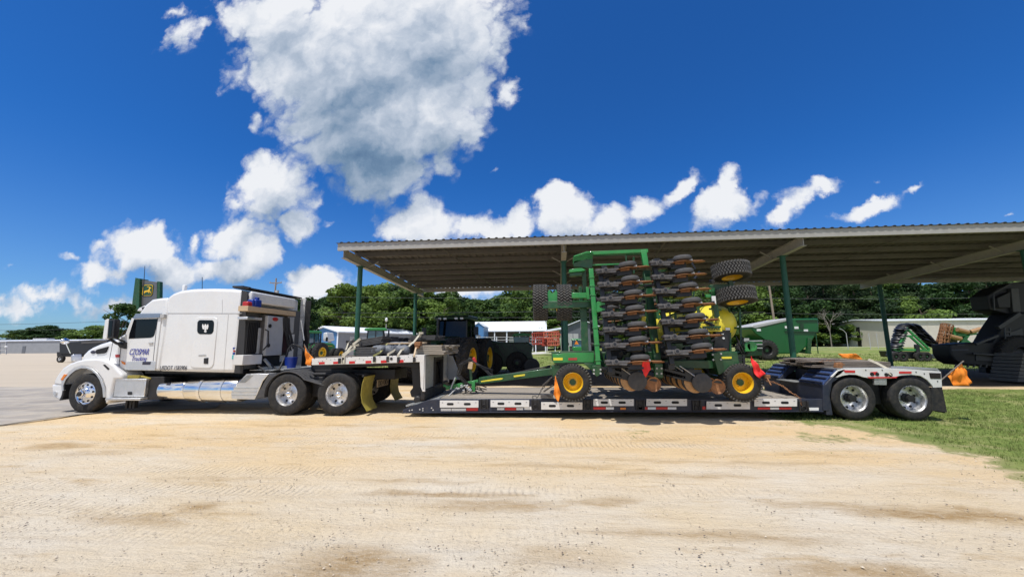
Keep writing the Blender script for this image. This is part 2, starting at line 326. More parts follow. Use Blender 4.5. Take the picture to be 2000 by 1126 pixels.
# ---------------------------------------------------------------- wheels (meshes shared by every copy); axis y, outer face at y=0 towards -y
def tyre_mesh(Rr, w, rim, kind='road', n=56):
    b = MB(); k = Rr
    half = [(rim*.97, .05*w), (rim*1.02, .02*w), (rim+(k-rim)*.30, -.0*w), (rim+(k-rim)*.62, -.01*w), (rim+(k-rim)*.86, .03*w), (k*.99, .09*w), (k, .13*w)]
    gr = []
    if kind == 'road':
        for g in (.26, .42, .58, .74): gr += [(k, (g-.015)*w), (k-.016, (g-.010)*w), (k-.016, (g+.010)*w), (k, (g+.015)*w)]
    prof = half+gr+[(r, w-a) for r, a in reversed(half)]
    b.lathe(prof, n=n); b.f = b.f[:-2]; b.mi = b.mi[:-2]
    if kind == 'turf':
        m_ = 38
        for i in range(m_):
            for j in range(5):
                t = 2*math.pi*(i+.5*(j % 2))/m_; y = w*(.12+.19*j)
                if kind == 'turf':
                    b.m = 1; c = Vector((math.cos(t)*(k+.008), y, math.sin(t)*(k+.008)))
                    rm = Euler((0, -t, 0)).to_matrix()@Euler((R(28 if j % 2 else -28), 0, 0)).to_matrix()
                    b.rbox(c, (.044, w*.19, k*2*math.pi/m_*.46), rm)
    if kind == 'lug':
        m_ = 22
        for i in range(m_):
            for sgn in (-1, 1):
                t = 2*math.pi*(i+(.5 if sgn > 0 else 0))/m_
                c = Vector((math.cos(t)*(k+.01), w*.5+sgn*w*.24, math.sin(t)*(k+.01)))
                rm = Euler((0, -t, 0)).to_matrix()@Euler((R(-sgn*38), 0, 0)).to_matrix()
                b.rbox(c, (k*.075, w*.62, k*.085), rm)
    return b.mesh('tyre', [K['rubber'], K['treadg']] if kind == 'turf' else K['rubber'])
def rim_mesh(kind, r, w):
    b = MB(); D = {'steer': .0, 'drive': .20, 'trailer': .235, 'yellow': .16, 'flat': .10, 'dim': .08}[kind]*w/.28
    if kind == 'steer':
        prof = [(r*1.03, .03), (r*1.04, .012), (r, .004), (r*.95, .03), (r*.90, .035), (r*.60, -.005), (r*.50, -.035), (r*.46, -.05), (r*.42, -.06), (r*.30, -.065), (r*.28, -.10), (r*.22, -.115), (0, -.118)]
    else:
        prof = [(r*1.03, .03), (r*1.04, .012), (r, .006), (r*.95, .03), (r*.91, .05), (r*.89, D), (r*.62, D-.01), (r*.5, D-.03), (r*.45, D-.03), (0, D-.03)]
    b.lathe(prof, n=44); b.f = b.f[:-2] if prof[-1][0] > 1e-4 else b.f[:-1]; b.mi = b.mi[:len(b.f)]
    b.m = 1
    nh = 10 if kind in ('steer', 'trailer') else 8
    if kind != 'yellow':
        for i in range(nh):
            t = 2*math.pi*(i+.3)/nh
            rr = r*.76; yy = (.017 if kind == 'steer' else D-.004)
            b.cyl((rr*math.cos(t), yy-.004, rr*math.sin(t)), r*.095, .014, n=12)
    b.m = 0
    for i in range(10):
        t = 2*math.pi*i/10; rr = r*(.37 if kind == 'steer' else .42); yy = -.072 if kind == 'steer' else D-.04
        b.cyl((rr*math.cos(t), yy, rr*math.sin(t)), r*.045, .04, n=6)
    m = K['yellow'] if kind in ('yellow', 'flat') else K['black'] if kind == 'dim' else K['chrome'] if kind == 'steer' else K['alu']
    return b.mesh('wheel', [m, K['dark']])
def hub_mesh(kind, r, w):
    b = MB(); D = {'steer': .0, 'drive': .20, 'trailer': .235, 'yellow': .16, 'flat': .10, 'dim': .08}[kind]*w/.28
    if kind == 'steer': b.lathe([(r*.22, -.11), (r*.22, -.135), (r*.17, -.15), (0, -.152)], n=20); m = K['black']
    elif kind == 'drive': b.lathe([(r*.31, D-.03), (r*.31, D-.10), (r*.27, D-.14), (r*.12, D-.19), (0, D-.20)], n=24); m = K['chrome']
    elif kind == 'trailer': b.lathe([(r*.34, D-.03), (r*.34, D-.09), (r*.26, D-.10), (r*.26, D-.19), (0, D-.195)], n=20); m = K['black']
    else: b.lathe([(r*.33, D-.03), (r*.33, D-.07), (0, D-.075)], n=20); m = K['dgreen']
    return b.mesh('hub', m)
WK = {}
def wheel(parent, kind, x, y, z, Rr, w, r, tk='road', rot=(0, 0, 0), mt=None):
    key = (kind, Rr, w, r, tk)
    if key not in WK: WK[key] = (rim_mesh(kind, r, w), tyre_mesh(Rr, w, r, tk), hub_mesh(kind, r, w))
    a, t, h = WK[key]
    o = link('wheel', a, parent, (x, y, z), rot)
    for nm, me in (('tyre', t), ('hub', h)):
        c = bpy.data.objects.new(nm, me); col.objects.link(c); c.parent = o
    return o
# ---------------------------------------------------------------- ground
def sm(a, b, x): t = max(0, min(1, (x-a)/(b-a))); return t*t*(3-2*t)
def terr(x, y): return .95*sm(26, 62, y)*sm(-14, 12, x)
GE = [az(*p) for p in ((1480, 806), (1560, 815), (1640, 833), (1750, 856), (1880, 888), (2000, 935))]
def edge_y(x):
    if x <= GE[0].x: return GE[0].y+(GE[0].x-x)*1.2
    for a, b in zip(GE, GE[1:]):
        if x <= b.x: return a.y+(b.y-a.y)*(x-a.x)/(b.x-a.x)
    return GE[-1].y-(x-GE[-1].x)*.5
def fb(x, y, s=1., o=3, seed=0):
    v = 0; a = 1; t = 0
    for i in range(o): v += a*noise.noise(Vector((x*s+seed, y*s-seed, seed*.37))); t += a; a *= .5; s *= 2.1
    return v/t
def grass_mask(x, y):
    n = fb(x, y, .55, 4, 5)*1.7
    xe = 5.3 if y < 4 else 5.3+.85*sm(4, 6.6, y)-1.1*sm(7.2, 10.5, y)
    g1 = sm(-.75, 1.15, x-xe+n*.55+fb(x, y, 2.2, 3, 71)*.9)*sm(16.2, 15.0, y+n*.4) if x > 2 else 0
    g1 = max(g1, .42*sm(.1, .5, fb(x, y, 1.6, 4, 72))*sm(2.6, 5.2, x)*sm(10, 8.5, y)*sm(3, 5, y)) if x > 2 else 0
    g2 = sm(24, 26.5, y+n*2)*sm(-17, -11, x+n*2)
    patch = sm(.42, .62, fb(x, y, .9, 4, 11)+.38*sm(9.2, 8.3, y)*sm(6.9, 7.7, y))*sm(.5, 2, x)*sm(9.5, 8.6, x)*sm(6.4, 7.5, y)*sm(9.6, 8.8, y)
    return max(g1, g2, .47*patch)
def build_ground():
    def axis(lo, hi, a, b, st, g=1.22):
        r = []; x = a
        while x <= b: r.append(x); x += st
        s = st; x = a
        while x > lo: s *= g; x -= s; r.insert(0, x)
        s = st; x = r[-1]
        while x < hi: s *= g; x += s; r.append(x)
        return r
    xs = axis(-1500, 1500, -13, 14, .085); ys = axis(-400, 2000, 2.4, 17, .075, 1.12)
    ST = []
    for px, py, rx, ry, sa in ((385, 985, .42, .16, .9), (250, 1012, .8, .14, .6), (110, 868, .7, .28, .8), (190, 880, .7, .2, .5), (690, 1095, .7, .35, .9), (610, 1110, .5, .2, .6), (860, 960, 1.1, .12, .9), (960, 985, 1.0, .2, .7), (800, 935, 1.0, .1, .5), (540, 828, .9, .12, .5),
        (1350, 925, 1.2, .12, .6), (1170, 975, .5, .14, .7), (1380, 1040, 1.2, .12, .7), (1480, 1050, .9, .1, .6), (1850, 1000, 1.1, .18, 1), (1700, 985, 1.2, .1, .6), (1260, 895, 1.3, .1, .5), (1100, 1080, .6, .2, .4), (1700, 1115, .9, .16, .8), (930, 870, 1.5, .14, .4), (1500, 900, 1.0, .12, .5), (1090, 905, 1.4, .1, .5), (430, 930, 1.0, .1, .4)):
        p = az(px, py); ST.append((p.x, p.y, rx, ry, sa))
    nx, ny = len(xs), len(ys); V = []; G = []; dirt_shade = []; LL = []; SS = []; TT = []
    for y in ys:
        for x in xs:
            z = terr(x, y); tk = 0; stn = 0
            if -14 < x < 15 and 2 < y < 18:
                q = fb(x, y, .5, 3, 2)
                z += -.02+.018*q+.010*fb(x*.45, y*2.2, 1.8, 2, 9)+.010*fb(x, y, 7, 2, 4)
                # tyre ruts running mostly left-right
                for (c0, sl, am) in ((5.1, .05, .012), (5.75, .035, .012), (6.9, -.03, .01), (4.0, .10, .010), (7.4, -.01, .009), (3.6, -.06, .009)):
                    d = y-(c0+sl*x+.25*math.sin(x*.21+c0)); tk = max(tk, math.exp(-(d/.17)**4)*sm(-.15, .25, noise.noise(Vector((x*.35, c0, 3))))); z -= am*math.exp(-(d/.16)**2)*(1+.45*math.sin(x*17+9*d)*(abs(d) < .2))
                z = min(z, -.001)
                wx, wy = x+.35*fb(x, y, 1.2, 3, 61), y+.22*fb(x, y, 1.5, 3, 62)
                for (sx, sy, rx, ry, sa) in ST:
                    q = ((wx-sx)/rx)**2+((wy-sy)/ry)**2
                    if q < 1: stn = max(stn, sa*(1-q)**.7)
            V.append((x, y, z)); SS.append(stn); TT.append(tk); G.append(grass_mask(x, y) if y > 2 else 0); LL.append(sm(-11, -14, x+fb(x, y, .4, 2, 51)*3)*sm(12, 15, y+fb(x, y, .4, 3, 52)*3))
            dirt_shade.append(sm(15.9, 16.6, y+fb(x, y, .8, 3, 31)*.8)*sm(27.5, 25, y+fb(x, y, .6, 2, 33)*1.5)*sm(-8.5, -6, x+fb(x, y, .7, 2, 34)*2))
    F = [(j*nx+i, j*nx+i+1, (j+1)*nx+i+1, (j+1)*nx+i) for j in range(ny-1) for i in range(nx-1)]
    me = bpy.data.meshes.new('ground'); me.from_pydata(V, [], F); me.polygons.foreach_set('use_smooth', [True]*len(F))
    a = me.attributes.new('grass', 'FLOAT', 'POINT'); a.data.foreach_set('value', G); a = me.attributes.new('dirt', 'FLOAT', 'POINT'); a.data.foreach_set('value', dirt_shade)
    for nm_, dt_ in (('stain', SS), ('track', TT)): a = me.attributes.new(nm_, 'FLOAT', 'POINT'); a.data.foreach_set('value', dt_)
    a = me.attributes.new('lot', 'FLOAT', 'POINT'); a.data.foreach_set('value', LL)
    m = bpy.data.materials.new('ground_cover'); m.use_nodes = True; nt = m.node_tree; N = nt.nodes.new; L = nt.links.new; b = nt.nodes['Principled BSDF']
    b.inputs['Roughness'].default_value = .95; b.inputs['Specular IOR Level'].default_value = .1
    tc = N('ShaderNodeTexCoord')
    def nz(sc, det=6, ro=.6, st=(1, 1, 1), loc=(0, 0, 0), rz=0):
        mp = N('ShaderNodeMapping'); mp.inputs['Scale'].default_value = st; mp.inputs['Location'].default_value = loc; mp.inputs['Rotation'].default_value = (0, 0, rz); L(tc.outputs['Object'], mp.inputs[0])
        n = N('ShaderNodeTexNoise'); n.inputs['Scale'].default_value = sc; n.inputs['Detail'].default_value = det; n.inputs['Roughness'].default_value = ro; L(mp.outputs[0], n.inputs[0]); return n.outputs['Fac']
    def rmp(x, a_, b_, c=0., d=1.):
        r = N('ShaderNodeMapRange'); r.inputs[1].default_value = a_; r.inputs[2].default_value = b_; r.inputs[3].default_value = c; r.inputs[4].default_value = d; L(x, r.inputs[0]); return r.outputs[0]
    def mix(f, x, y, bt='MIX'):
        q = N('ShaderNodeMix'); q.data_type = 'RGBA'; q.blend_type = bt
        for s_, v in ((0, f), (6, x), (7, y)):
            if isinstance(v, tuple): q.inputs[s_].default_value = (*v, 1)
            elif isinstance(v, float): q.inputs[s_].default_value = v
            else: L(v, q.inputs[s_])
        return q.outputs[2]
    def mt(op, x, y):
        n = N('ShaderNodeMath'); n.operation = op
        for i, q in enumerate((x, y)):
            if isinstance(q, float): n.inputs[i].default_value = q
            else: L(q, n.inputs[i])
        return n.outputs[0]
    c = mix(rmp(nz(.35, 5, .6, (1, 1.9, 1), rz=.06), .38, .62), (.63, .555, .44), (.61, .495, .335))
    sp = N('ShaderNodeSeparateXYZ'); L(tc.outputs['Object'], sp.inputs[0])
    band = mt('MULTIPLY', rmp(sp.outputs[1], 4.6, 6.6), rmp(nz(.5, 5, .6, (.6, 1.6, 1), (4, 2, 0)), .34, .58))
    c = mix(mt('MULTIPLY', band, .62), c, (.65, .435, .19))
    c = mix(mt('MULTIPLY', rmp(nz(.75, 7, .66, (.55, 2.4, 1), (3, 1, 0), .05), .57, .67), .65), c, (.42, .285, .135))
    c = mix(mt('MULTIPLY', rmp(nz(1.6, 6, .6, (.35, 4, 1), (9, 9, 0), -.04), .5, .75), .35), c, (.43, .32, .20))
    cl = rmp(nz(1.3, 6, .65, (.6, 1.8, 1), (2, 5, 0)), .42, .62, .12, 1)
    c = mix(mt('MULTIPLY', rmp(nz(17, 5, .78, (.55, 1, 1)), .53, .66), mt('MULTIPLY', cl, .5)), c, (.38, .295, .19))
    c = mix(mt('MULTIPLY', rmp(nz(42, 3, .7), .57, .66), mt('MULTIPLY', cl, .62)), c, (.22, .175, .13))
    as_ = N('ShaderNodeAttribute'); as_.attribute_name = 'stain'
    c = mix(mt('MULTIPLY', as_.outputs['Fac'], rmp(nz(7, 7, .75, (.6, 1.4, 1)), .3, .6, .3, 1)), c, (.31, .195, .08))
    c = mix(rmp(nz(45, 3, .7, loc=(7, 1, 0)), .60, .72, 0, .5), c, (.74, .67, .57))
    at0 = N('ShaderNodeAttribute'); at0.attribute_name = 'grass'; at_f = at0.outputs['Fac']
    gcol = mix(rmp(nz(1.1, 7, .7), .35, .65), (.12, .185, .04), (.25, .28, .085))
    gcol = mix(rmp(nz(14, 5, .75), .4, .7, 0, .4), gcol, (.07, .12, .024))
    gcol = mix(rmp(nz(.8, 6, .7, loc=(5, 5, 0)), .50, .66, 0, .8), gcol, (.38, .33, .17))
    gcol = mix(mt('MULTIPLY', rmp(at_f, .25, .95, 1, 0), rmp(nz(3, 6, .7), .3, .6, .35, 1)), gcol, (.40, .325, .18))
    at_ = N('ShaderNodeAttribute'); at_.attribute_name = 'grass'
    gm = rmp(mt('ADD', at_.outputs['Fac'], mt('MULTIPLY', mt('SUBTRACT', nz(5, 9, .78), .5), 2.0)), .30, .60)
    al = N('ShaderNodeAttribute'); al.attribute_name = 'lot'
    c = mix(al.outputs['Fac'], c, mix(nz(.12, 6, .65, (.4, 2, 1)), (.42, .36, .285), (.56, .475, .37)))
    c2 = mix(gm, c, gcol)
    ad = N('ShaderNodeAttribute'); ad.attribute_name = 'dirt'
    c2 = mix(ad.outputs['Fac'], c2, mix(nz(2, 6, .7), (.07, .055, .04), (.17, .13, .09)))  # dark earth under the shelter, with the roof's shade put into its colour
    L(c2, b.inputs['Base Color'])
    bp = N('ShaderNodeBump'); bp.inputs['Strength'].default_value = .8; bp.inputs['Distance'].default_value = .035
    wv = N('ShaderNodeTexWave'); wv.inputs['Scale'].default_value = 3.6; wv.inputs['Distortion'].default_value = 3.5; wv.inputs['Detail'].default_value = 3; wv.inputs['Detail Scale'].default_value = 1.5; L(tc.outputs['Object'], wv.inputs[0])
    atr = N('ShaderNodeAttribute'); atr.attribute_name = 'track'
    h = mt('ADD', mt('MULTIPLY', nz(22, 8, .72), 1.0), mt('MULTIPLY', nz(6, 5, .6, (.5, 2.5, 1)), .8)); h = mt('ADD', h, mt('MULTIPLY', mt('MULTIPLY', atr.outputs['Fac'], wv.outputs['Fac']), .8)); L(h, bp.inputs['Height']); L(bp.outputs[0], b.inputs['Normal'])
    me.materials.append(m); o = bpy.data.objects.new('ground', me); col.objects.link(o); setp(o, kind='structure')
    # loose stones
    rnd = random.Random(3); sb = MB()
    vs, fs, mi = [], [], []
    def stone(x, y, s):
        z = -.012; b0 = len(vs); q = [(1, 0, 0), (0, 1, 0), (-1, 0, 0), (0, -1, 0), (0, 0, .8), (.7, .7, .3), (-.7, .6, .35), (.5, -.7, .3)]
        a_ = rnd.random()*6.28; ca, sa = math.cos(a_), math.sin(a_)
        for p in q[:5]:
            k = s*(.6+.7*rnd.random()); vs.append((x+k*(p[0]*ca-p[1]*sa*.7), y+k*(p[0]*sa+p[1]*ca*.7), z+k*p[2]*.8+.003))
        for t in ((0, 1, 4), (1, 2, 4), (2, 3, 4), (3, 0, 4)): fs.append(tuple(b0+i for i in t)); mi.append(mc)
    for i in range(24000):
        y = 2.7+6.6*rnd.random()**1.3; x = (rnd.random()*2-1)*(y*1.5+1)-.2
        if grass_mask(x, y) > .4: continue
        if fb(x, y, .8, 3, 21) < -.10+rnd.random()*.1 and rnd.random() < .75: continue
        mc = 0 if rnd.random() < .3 else 1 if rnd.random() < .65 else 2
        stone(x, y, .003+.011*rnd.random()**3.5)
    me = bpy.data.meshes.new('gravel'); me.from_pydata(vs, [], fs)
    for nm, cc in (('pale_stone', (.56, .48, .37)), ('grey_stone', (.34, .275, .20)), ('dark_stone', (.15, .115, .09))): me.materials.append(mat(nm, cc, .9, var=.2, scale=9))
    me.polygons.foreach_set('material_index', mi); o = bpy.data.objects.new('gravel', me); col.objects.link(o)
    setp(o, 'loose pale and grey stones strewn over the sandy lot', 'gravel', kind='stuff')
    # grass blades near the camera
    vs, fs = [], []
    def tuft(x, y, s, n=4):
        z = terr(x, y)-.02
        for k in range(n):
            a_ = rnd.random()*6.28; w = s*.16; h = s*(.7+.8*rnd.random()); dx, dy = math.cos(a_), math.sin(a_); ox, oy = (rnd.random()-.5)*s*1.4, (rnd.random()-.5)*s*1.4
            l = (rnd.random()-.3)*s*.9; b0 = len(vs)
            vs.extend([(x+ox-dy*w, y+oy+dx*w, z), (x+ox+dy*w, y+oy-dx*w, z), (x+ox+dx*l, y+oy+dy*l, z+h)]); fs.append((b0, b0+1, b0+2))
    i = 0
    while i < 52000:
        y = 4.6+11.0*rnd.random(); x = 1+21*rnd.random()
        g = grass_mask(x, y)
        if x < 6.6 and y < 9.3: g *= .35
        g *= .6+.6*sm(-.25, .2, fb(x, y, 2.3, 3, 41))
        if rnd.random() < g*g+.25*g: tuft(x, y, (.018+.022*rnd.random()+.035*max(0, fb(x, y, 1.2, 2, 3)))*(.6+.4*g), 3); i += 1
        elif rnd.random() < .002: i += 1
    i = 0
    while i < 12000:
        y = 23+20*rnd.random(); x = -14+70*rnd.random()
        if rnd.random() < grass_mask(x, y): tuft(x, y, .10+.05*rnd.random(), 3)
        i += 1
    me = bpy.data.meshes.new('grass'); me.from_pydata(vs, [], fs)
    gmn = mat('grass_blades', (.16, .22, .055), .7, var=.4, scale=2.2, spec=.2, dirt=.85, dcol=(.36, .32, .15)); me.materials.append(gmn)
    o = bpy.data.objects.new('grass', me); col.objects.link(o); setp(o, 'short mown green grass with dry patches beside the sandy lot', 'grass', kind='stuff')
build_ground()
def build_lot():
    E_ = [az(*p) for p in ((-700, 905), (-250, 868), (0, 831), (60, 823), (127, 811), (200, 805), (300, 801))]
    pts = []
    for a, b_ in zip(E_, E_[1:]):
        for k in range(14):
            t = k/14; p = a.lerp(b_, t); pts.append((p.x, p.y+.05*noise.noise(Vector((p.x*2, 0, 0)))))
    pts.append((-9.3, 10.3)); pts.sort()
    bk = [(-400, 17), (-60, 18.5), (-30, 17.5), (-16, 16), (-12, 14.5), (-9.9, 11.2), (-9.3, 10.5), (0, 10.5)]
    def by(x):
        for a, c in zip(bk, bk[1:]):
            if x <= c[0]: return a[1]+(c[1]-a[1])*(x-a[0])/(c[0]-a[0])
    pts = [(-120, pts[0][1]-8)]+pts
    V = [(x, y, .006) for x, y in pts]+[(x, max(by(x), y+.05)+.12*noise.noise(Vector((x*1.5, 7, 0))), .006) for x, y in pts]; n = len(pts)
    me = bpy.data.meshes.new('asphalt_lot'); me.from_pydata(V, [], [(i, i+1, n+i+1, n+i) for i in range(n-1)])
    m = mat('old_asphalt', (.33, .30, .265), .9, var=.38, scale=.8, st=(.30, 3.0, 1), dirt=.9, dcol=(.50, .43, .34), bump=.5, bscale=60, spec=.15)
    me.materials.append(m); o = bpy.data.objects.new('asphalt_lot', me); col.objects.link(o); setp(o, kind='structure')
    b = MB(); b.add([(x, y, terr(x, y)+.012) for x, y in [(-9, 52), (0, 52), (10, 52), (160, 52), (160, 61), (10, 61), (0, 61), (-9, 61)]], [(0, 1, 6, 7), (1, 2, 5, 6), (2, 3, 4, 5)])
    o = b.build('road', mat('pale_road', (.52, .50, .46), .9, var=.1, scale=.8), smooth=0, kind='structure')
    o.location.z += 0
build_lot()

# ---------------------------------------------------------------- shelter
def build_shelter():
    XL = -8.3; XR = 30.; YF, YB = 14.5, 25.07; ZF, ZB = 5.80, 5.47
    def rz(y): return ZF+(ZB-ZF)*(y-YF)/(YB-YF)
    S = thing('open_shelter', 'long open steel shelter with ribbed metal roof on dark green posts', 'shelter', (10, 19, 0))
    b = MB(); x = XL-.05; th = .003
    prof = []
    while x < XR: prof += [(x, 0), (x+.17, 0), (x+.20, .035), (x+.27, .035), (x+.30, 0)]; x += .30
    n = len(prof)
    vs = []
    for y, e in ((YF-.06, 0), (YB+.06, 0)):
        vs += [(p[0], y, rz(y)+p[1]) for p in prof]
    vs += [(v[0], v[1], v[2]-.004) for v in vs]
    fs = [(i, i+1, n+i+1, n+i) for i in range(n-1)]+[(2*n+i, 3*n+i, 3*n+i+1, 2*n+i+1) for i in range(n-1)]
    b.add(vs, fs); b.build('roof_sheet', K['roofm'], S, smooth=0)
    b = MB(); k = 9
    for i in range(k):
        y = YF+.05+(YB-YF-.1)*i/(k-1); z = rz(y)-.008
        if i in (0, k-1): continue
        b = MB()
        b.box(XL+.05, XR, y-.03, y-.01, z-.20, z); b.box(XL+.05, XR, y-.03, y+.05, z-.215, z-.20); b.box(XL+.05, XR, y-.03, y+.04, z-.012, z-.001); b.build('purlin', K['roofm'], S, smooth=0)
    b = MB(); b.box(XL, XR, YF, YF+.03, ZF-.30, ZF-.006); b.box(XL, XR, YF+.03, YF+.10, ZF-.30, ZF-.285); b.build('fascia', K['beam'], S, smooth=0)
    b = MB(); b.box(XL, XR, YB-.03, YB, ZB-.26, ZB-.006); b.build('fascia', K['beam'], S, smooth=0)
    PX = [-8.1, .8, 9.55, 18.35, 27.2]
    for i, x in enumerate(PX):
        b = MB(); d = .34; z0 = lambda y: rz(y)-.232
        y0, y1 = YF+.12, YB-.06
        sk = lambda y: (y-YF)/(YB-YF)*1.0*max(0, x+8.1)/27
        def web(xa, xb, za, zb): b.add([(xx+sk(y), y, z0(y)+zz) for xx in (xa, xb) for y in (y0, y1) for zz in (za, zb)], [(0, 1, 3, 2), (4, 6, 7, 5), (0, 4, 5, 1), (2, 3, 7, 6), (0, 2, 6, 4), (1, 5, 7, 3)])
        web(x-.01, x+.01, -d, 0); web(x-.10, x+.10, -.014, 0); web(x-.10, x+.10, -d-.014, -d)
        b.build('rafter', K['beam'], S, smooth=0)
        for y in (16.1, 23.5):
            zt = z0(y)-d-.016
            xp = x+sk(y); b = MB(); b.tube([(xp, y, -.02), (xp, y, zt)], .105, 16); b.box(xp-.16, xp+.16, y-.16, y+.16, -.02, .03); b.box(xp-.14, xp+.14, y-.14, y+.14, zt-.03, zt)
            b.build('post', K['post'], S)
    for i, x in enumerate((-3.6, 5.2, 13.9, 22.5)):  # sag braces between purlins
        b = MB(); b.tube([(x-.5, YF+.3, rz(YF)-.22), (x+.5, YB-.5, rz(YB)-.2)], .018, 6); b.build('brace', K['roofm'], S)
    for x in PX:
        for y in (16.8, 19.5, 22.2):
            for sgn in (-1, 1):
                if x < -8 and sgn < 0: continue
                b = MB(); xs_ = x+(y-YF)/(YB-YF)*max(0, x+8.1)/27; b.bar((xs_, y, rz(y)-.5), (xs_+sgn*.5, y, rz(y)-.22), .04); b.build('knee_brace', K['beam'], S, smooth=0)
build_shelter()

# ---------------------------------------------------------------- buildings
def shed(name, label, x0, x1, y0, y1, z0, ze, zr, wall, roof, ridge='x', ov=.25, mats=None):
    """ridge along x or y; parts: wall, roof"""
    S = thing(name, label, 'building', ((x0+x1)/2, (y0+y1)/2, z0))
    b = MB()
    if ridge == 'x': b.ex([(x0, y0, z0), (x0, y1, z0), (x0, y1, ze), (x0, (y0+y1)/2, zr), (x0, y0, ze)], (x1-x0, 0, 0))
    else: b.ex([(x0, y0, z0), (x1, y0, z0), (x1, y0, ze), ((x0+x1)/2, y0, zr), (x0, y0, ze)], (0, y1-y0, 0))
    b.build('wall', wall, S, smooth=0)
    b = MB(); t = .10
    if ridge == 'x':
        sl = (zr-ze)/((y1-y0)/2); c = (y0+y1)/2
        b.ex([(x0-ov, y0-ov, ze-ov*sl+.02), (x0-ov, c, zr+.02), (x0-ov, y1+ov, ze-ov*sl+.02), (x0-ov, y1+ov, ze-ov*sl+.02+t), (x0-ov, c, zr+.02+t), (x0-ov, y0-ov, ze-ov*sl+.02+t)], (x1-x0+2*ov, 0, 0))
    else:
        sl = (zr-ze)/((x1-x0)/2); c = (x0+x1)/2
        b.ex([(x0-ov, y0-ov, ze-ov*sl+.02), (c, y0-ov, zr+.02), (x1+ov, y0-ov, ze-ov*sl+.02), (x1+ov, y0-ov, ze-ov*sl+.02+t), (c, y0-ov, zr+.02+t), (x0-ov, y0-ov, ze-ov*sl+.02+t)], (0, y1-y0+2*ov, 0))
    b.build('roof', roof, S, smooth=0)
    return S
def part_box(S, name, m, *a, bev=0): b = MB(); b.box(*a); return b.build(name, m, S, bev=bev, smooth=0)
def build_buildings():
    a = at(-320, 690, 105); c = at(150, 690, 105); t = at(60, 665.5, 105)
    S = shed('warehouse', 'long low grey warehouse behind the asphalt lot at the far left', a.x, c.x, 105, 130, -.05, t.z, t.z+.5, K['greyw'], K['wroof'], 'x')
    for i in range(1):
        p = at(44, 680, 105); part_box(S, 'door', K['dgrey'], p.x, p.x+1.1, 104.93, 105, 0, 2.2)
    p = at(72, 662, 112); part_box(S, 'roof_vent', K['lgrey'], p.x, p.x+5, 111, 113, t.z+.3, t.z+.95)
    # big grey hipped roof
    Y = 78; A = at(560, 646, Y); B_ = at(702, 645, Y); r1 = at(612, 611, Y+6); r2 = at(655, 614, Y+6)
    S = thing('house', 'house under a big dark grey hipped shingle roof behind the blue shed', 'house', ((A.x+B_.x)/2, Y+6, 0))
    b = MB(); b.box(A.x+.4, B_.x-.4, Y+.4, Y+11.6, 0, A.z); b.build('wall', K['greyw'], S, smooth=0)
    b = MB(); b.add([(A.x, Y, A.z), (B_.x, Y, A.z), (B_.x, Y+12, A.z), (A.x, Y+12, A.z), (r1.x, Y+6, r1.z), (r2.x, Y+6, r1.z)], [(0, 1, 5, 4), (1, 2, 5), (2, 3, 4, 5), (3, 0, 4), (0, 3, 2, 1)]); b.build('roof', K['shingle'], S, smooth=0)
    for q, w in ((at(628, 624, Y+3.2), .12), (at(668, 638, Y+1.3), .2)):
        b = MB(); b.tube([q, q+Vector((0, 0, .6))], w, 8); b.build('roof_vent', K['dgrey'], S)
    # blue shed, gable end turned to the left
    Y = 52; a = at(614, 648, Y); c = at(661, 648.5, Y); ap = at(634, 639, Y)
    S = thing('shed', 'blue metal shed with white roof behind the left tractor', 'building', ((a.x+c.x)/2, Y+2, 0))
    e2 = at(812, 651, 66)
    fd = Vector((c.x-a.x, 0, 0)); dr = (Vector((e2.x, 66, 0))-Vector((c.x, Y, 0))); dr.z = 0
    b = MB(); b.ex([(a.x, Y, 0), (c.x, Y, 0), (c.x, Y, c.z), (ap.x, Y, ap.z), (a.x, Y, c.z)], dr); b.m = 0; b.build('wall', K['greyw'], S, smooth=0)
    b = MB(); b.ex([(a.x, Y-.06, 0), (c.x, Y-.06, 0), (c.x, Y-.06, c.z), (ap.x, Y-.06, ap.z), (a.x, Y-.06, c.z)], (0, .05, 0)); b.build('gable_wall', K['bluew'], S, smooth=0)
    b = MB(); o_ = -dr.normalized()*.35
    b.ex([Vector((a.x-.3, Y, c.z-.05))+o_, Vector((ap.x, Y, ap.z+.03))+o_, Vector((c.x+.3, Y, c.z-.05))+o_, Vector((c.x+.3, Y, c.z+.12))+o_, Vector((ap.x, Y, ap.z+.2))+o_, Vector((a.x-.3, Y, c.z+.12))+o_], dr*1.04); b.build('roof', K['wroof'], S, smooth=0)
    b = MB(); b.box(c.x-.12, c.x+.06, Y-.12, Y-.07, 0, c.z); b.build('corner_trim', K['wroof'], S, smooth=0)
    p = at(645, 656, Y); part_box(S, 'window', K['dgrey'], p.x-.25, p.x+.25, Y-.10, Y-.07, 2.0, 3.2)
    nrm = Vector((dr.y, -dr.x, 0)).normalized()
    for t0, t1 in ((.12, .36), (.50, .74)):
        q0 = Vector((c.x, Y, 0))+dr*t0; q1 = Vector((c.x, Y, 0))+dr*t1
        b = MB(); b.ex([q0+nrm*.03, q1+nrm*.03, q1+nrm*.03+Vector((0, 0, 3)), q0+nrm*.03+Vector((0, 0, 3))], nrm*.04); b.build('roller_door', K['lgrey'], S, smooth=0)
    # long white-roofed barn
    Y = 66; a = at(880, 648, Y); c = at(1068, 644, Y); rz = at(1000, 629, Y+7).z; g = terr(0, 66)
    S = thing('barn', 'long barn with brown walls and wide white metal roof beyond the road', 'barn', ((a.x+c.x)/2, Y+7, 0))
    b = MB(); b.ex([(a.x, Y+1.5, g), (a.x, Y+12.5, g), (a.x, Y+12.5, a.z), (a.x, Y+7, rz-.15), (a.x, Y+1.5, a.z+.55)], (c.x-a.x-.3, 0, 0)); b.build('wall', K['brown'], S, smooth=0)
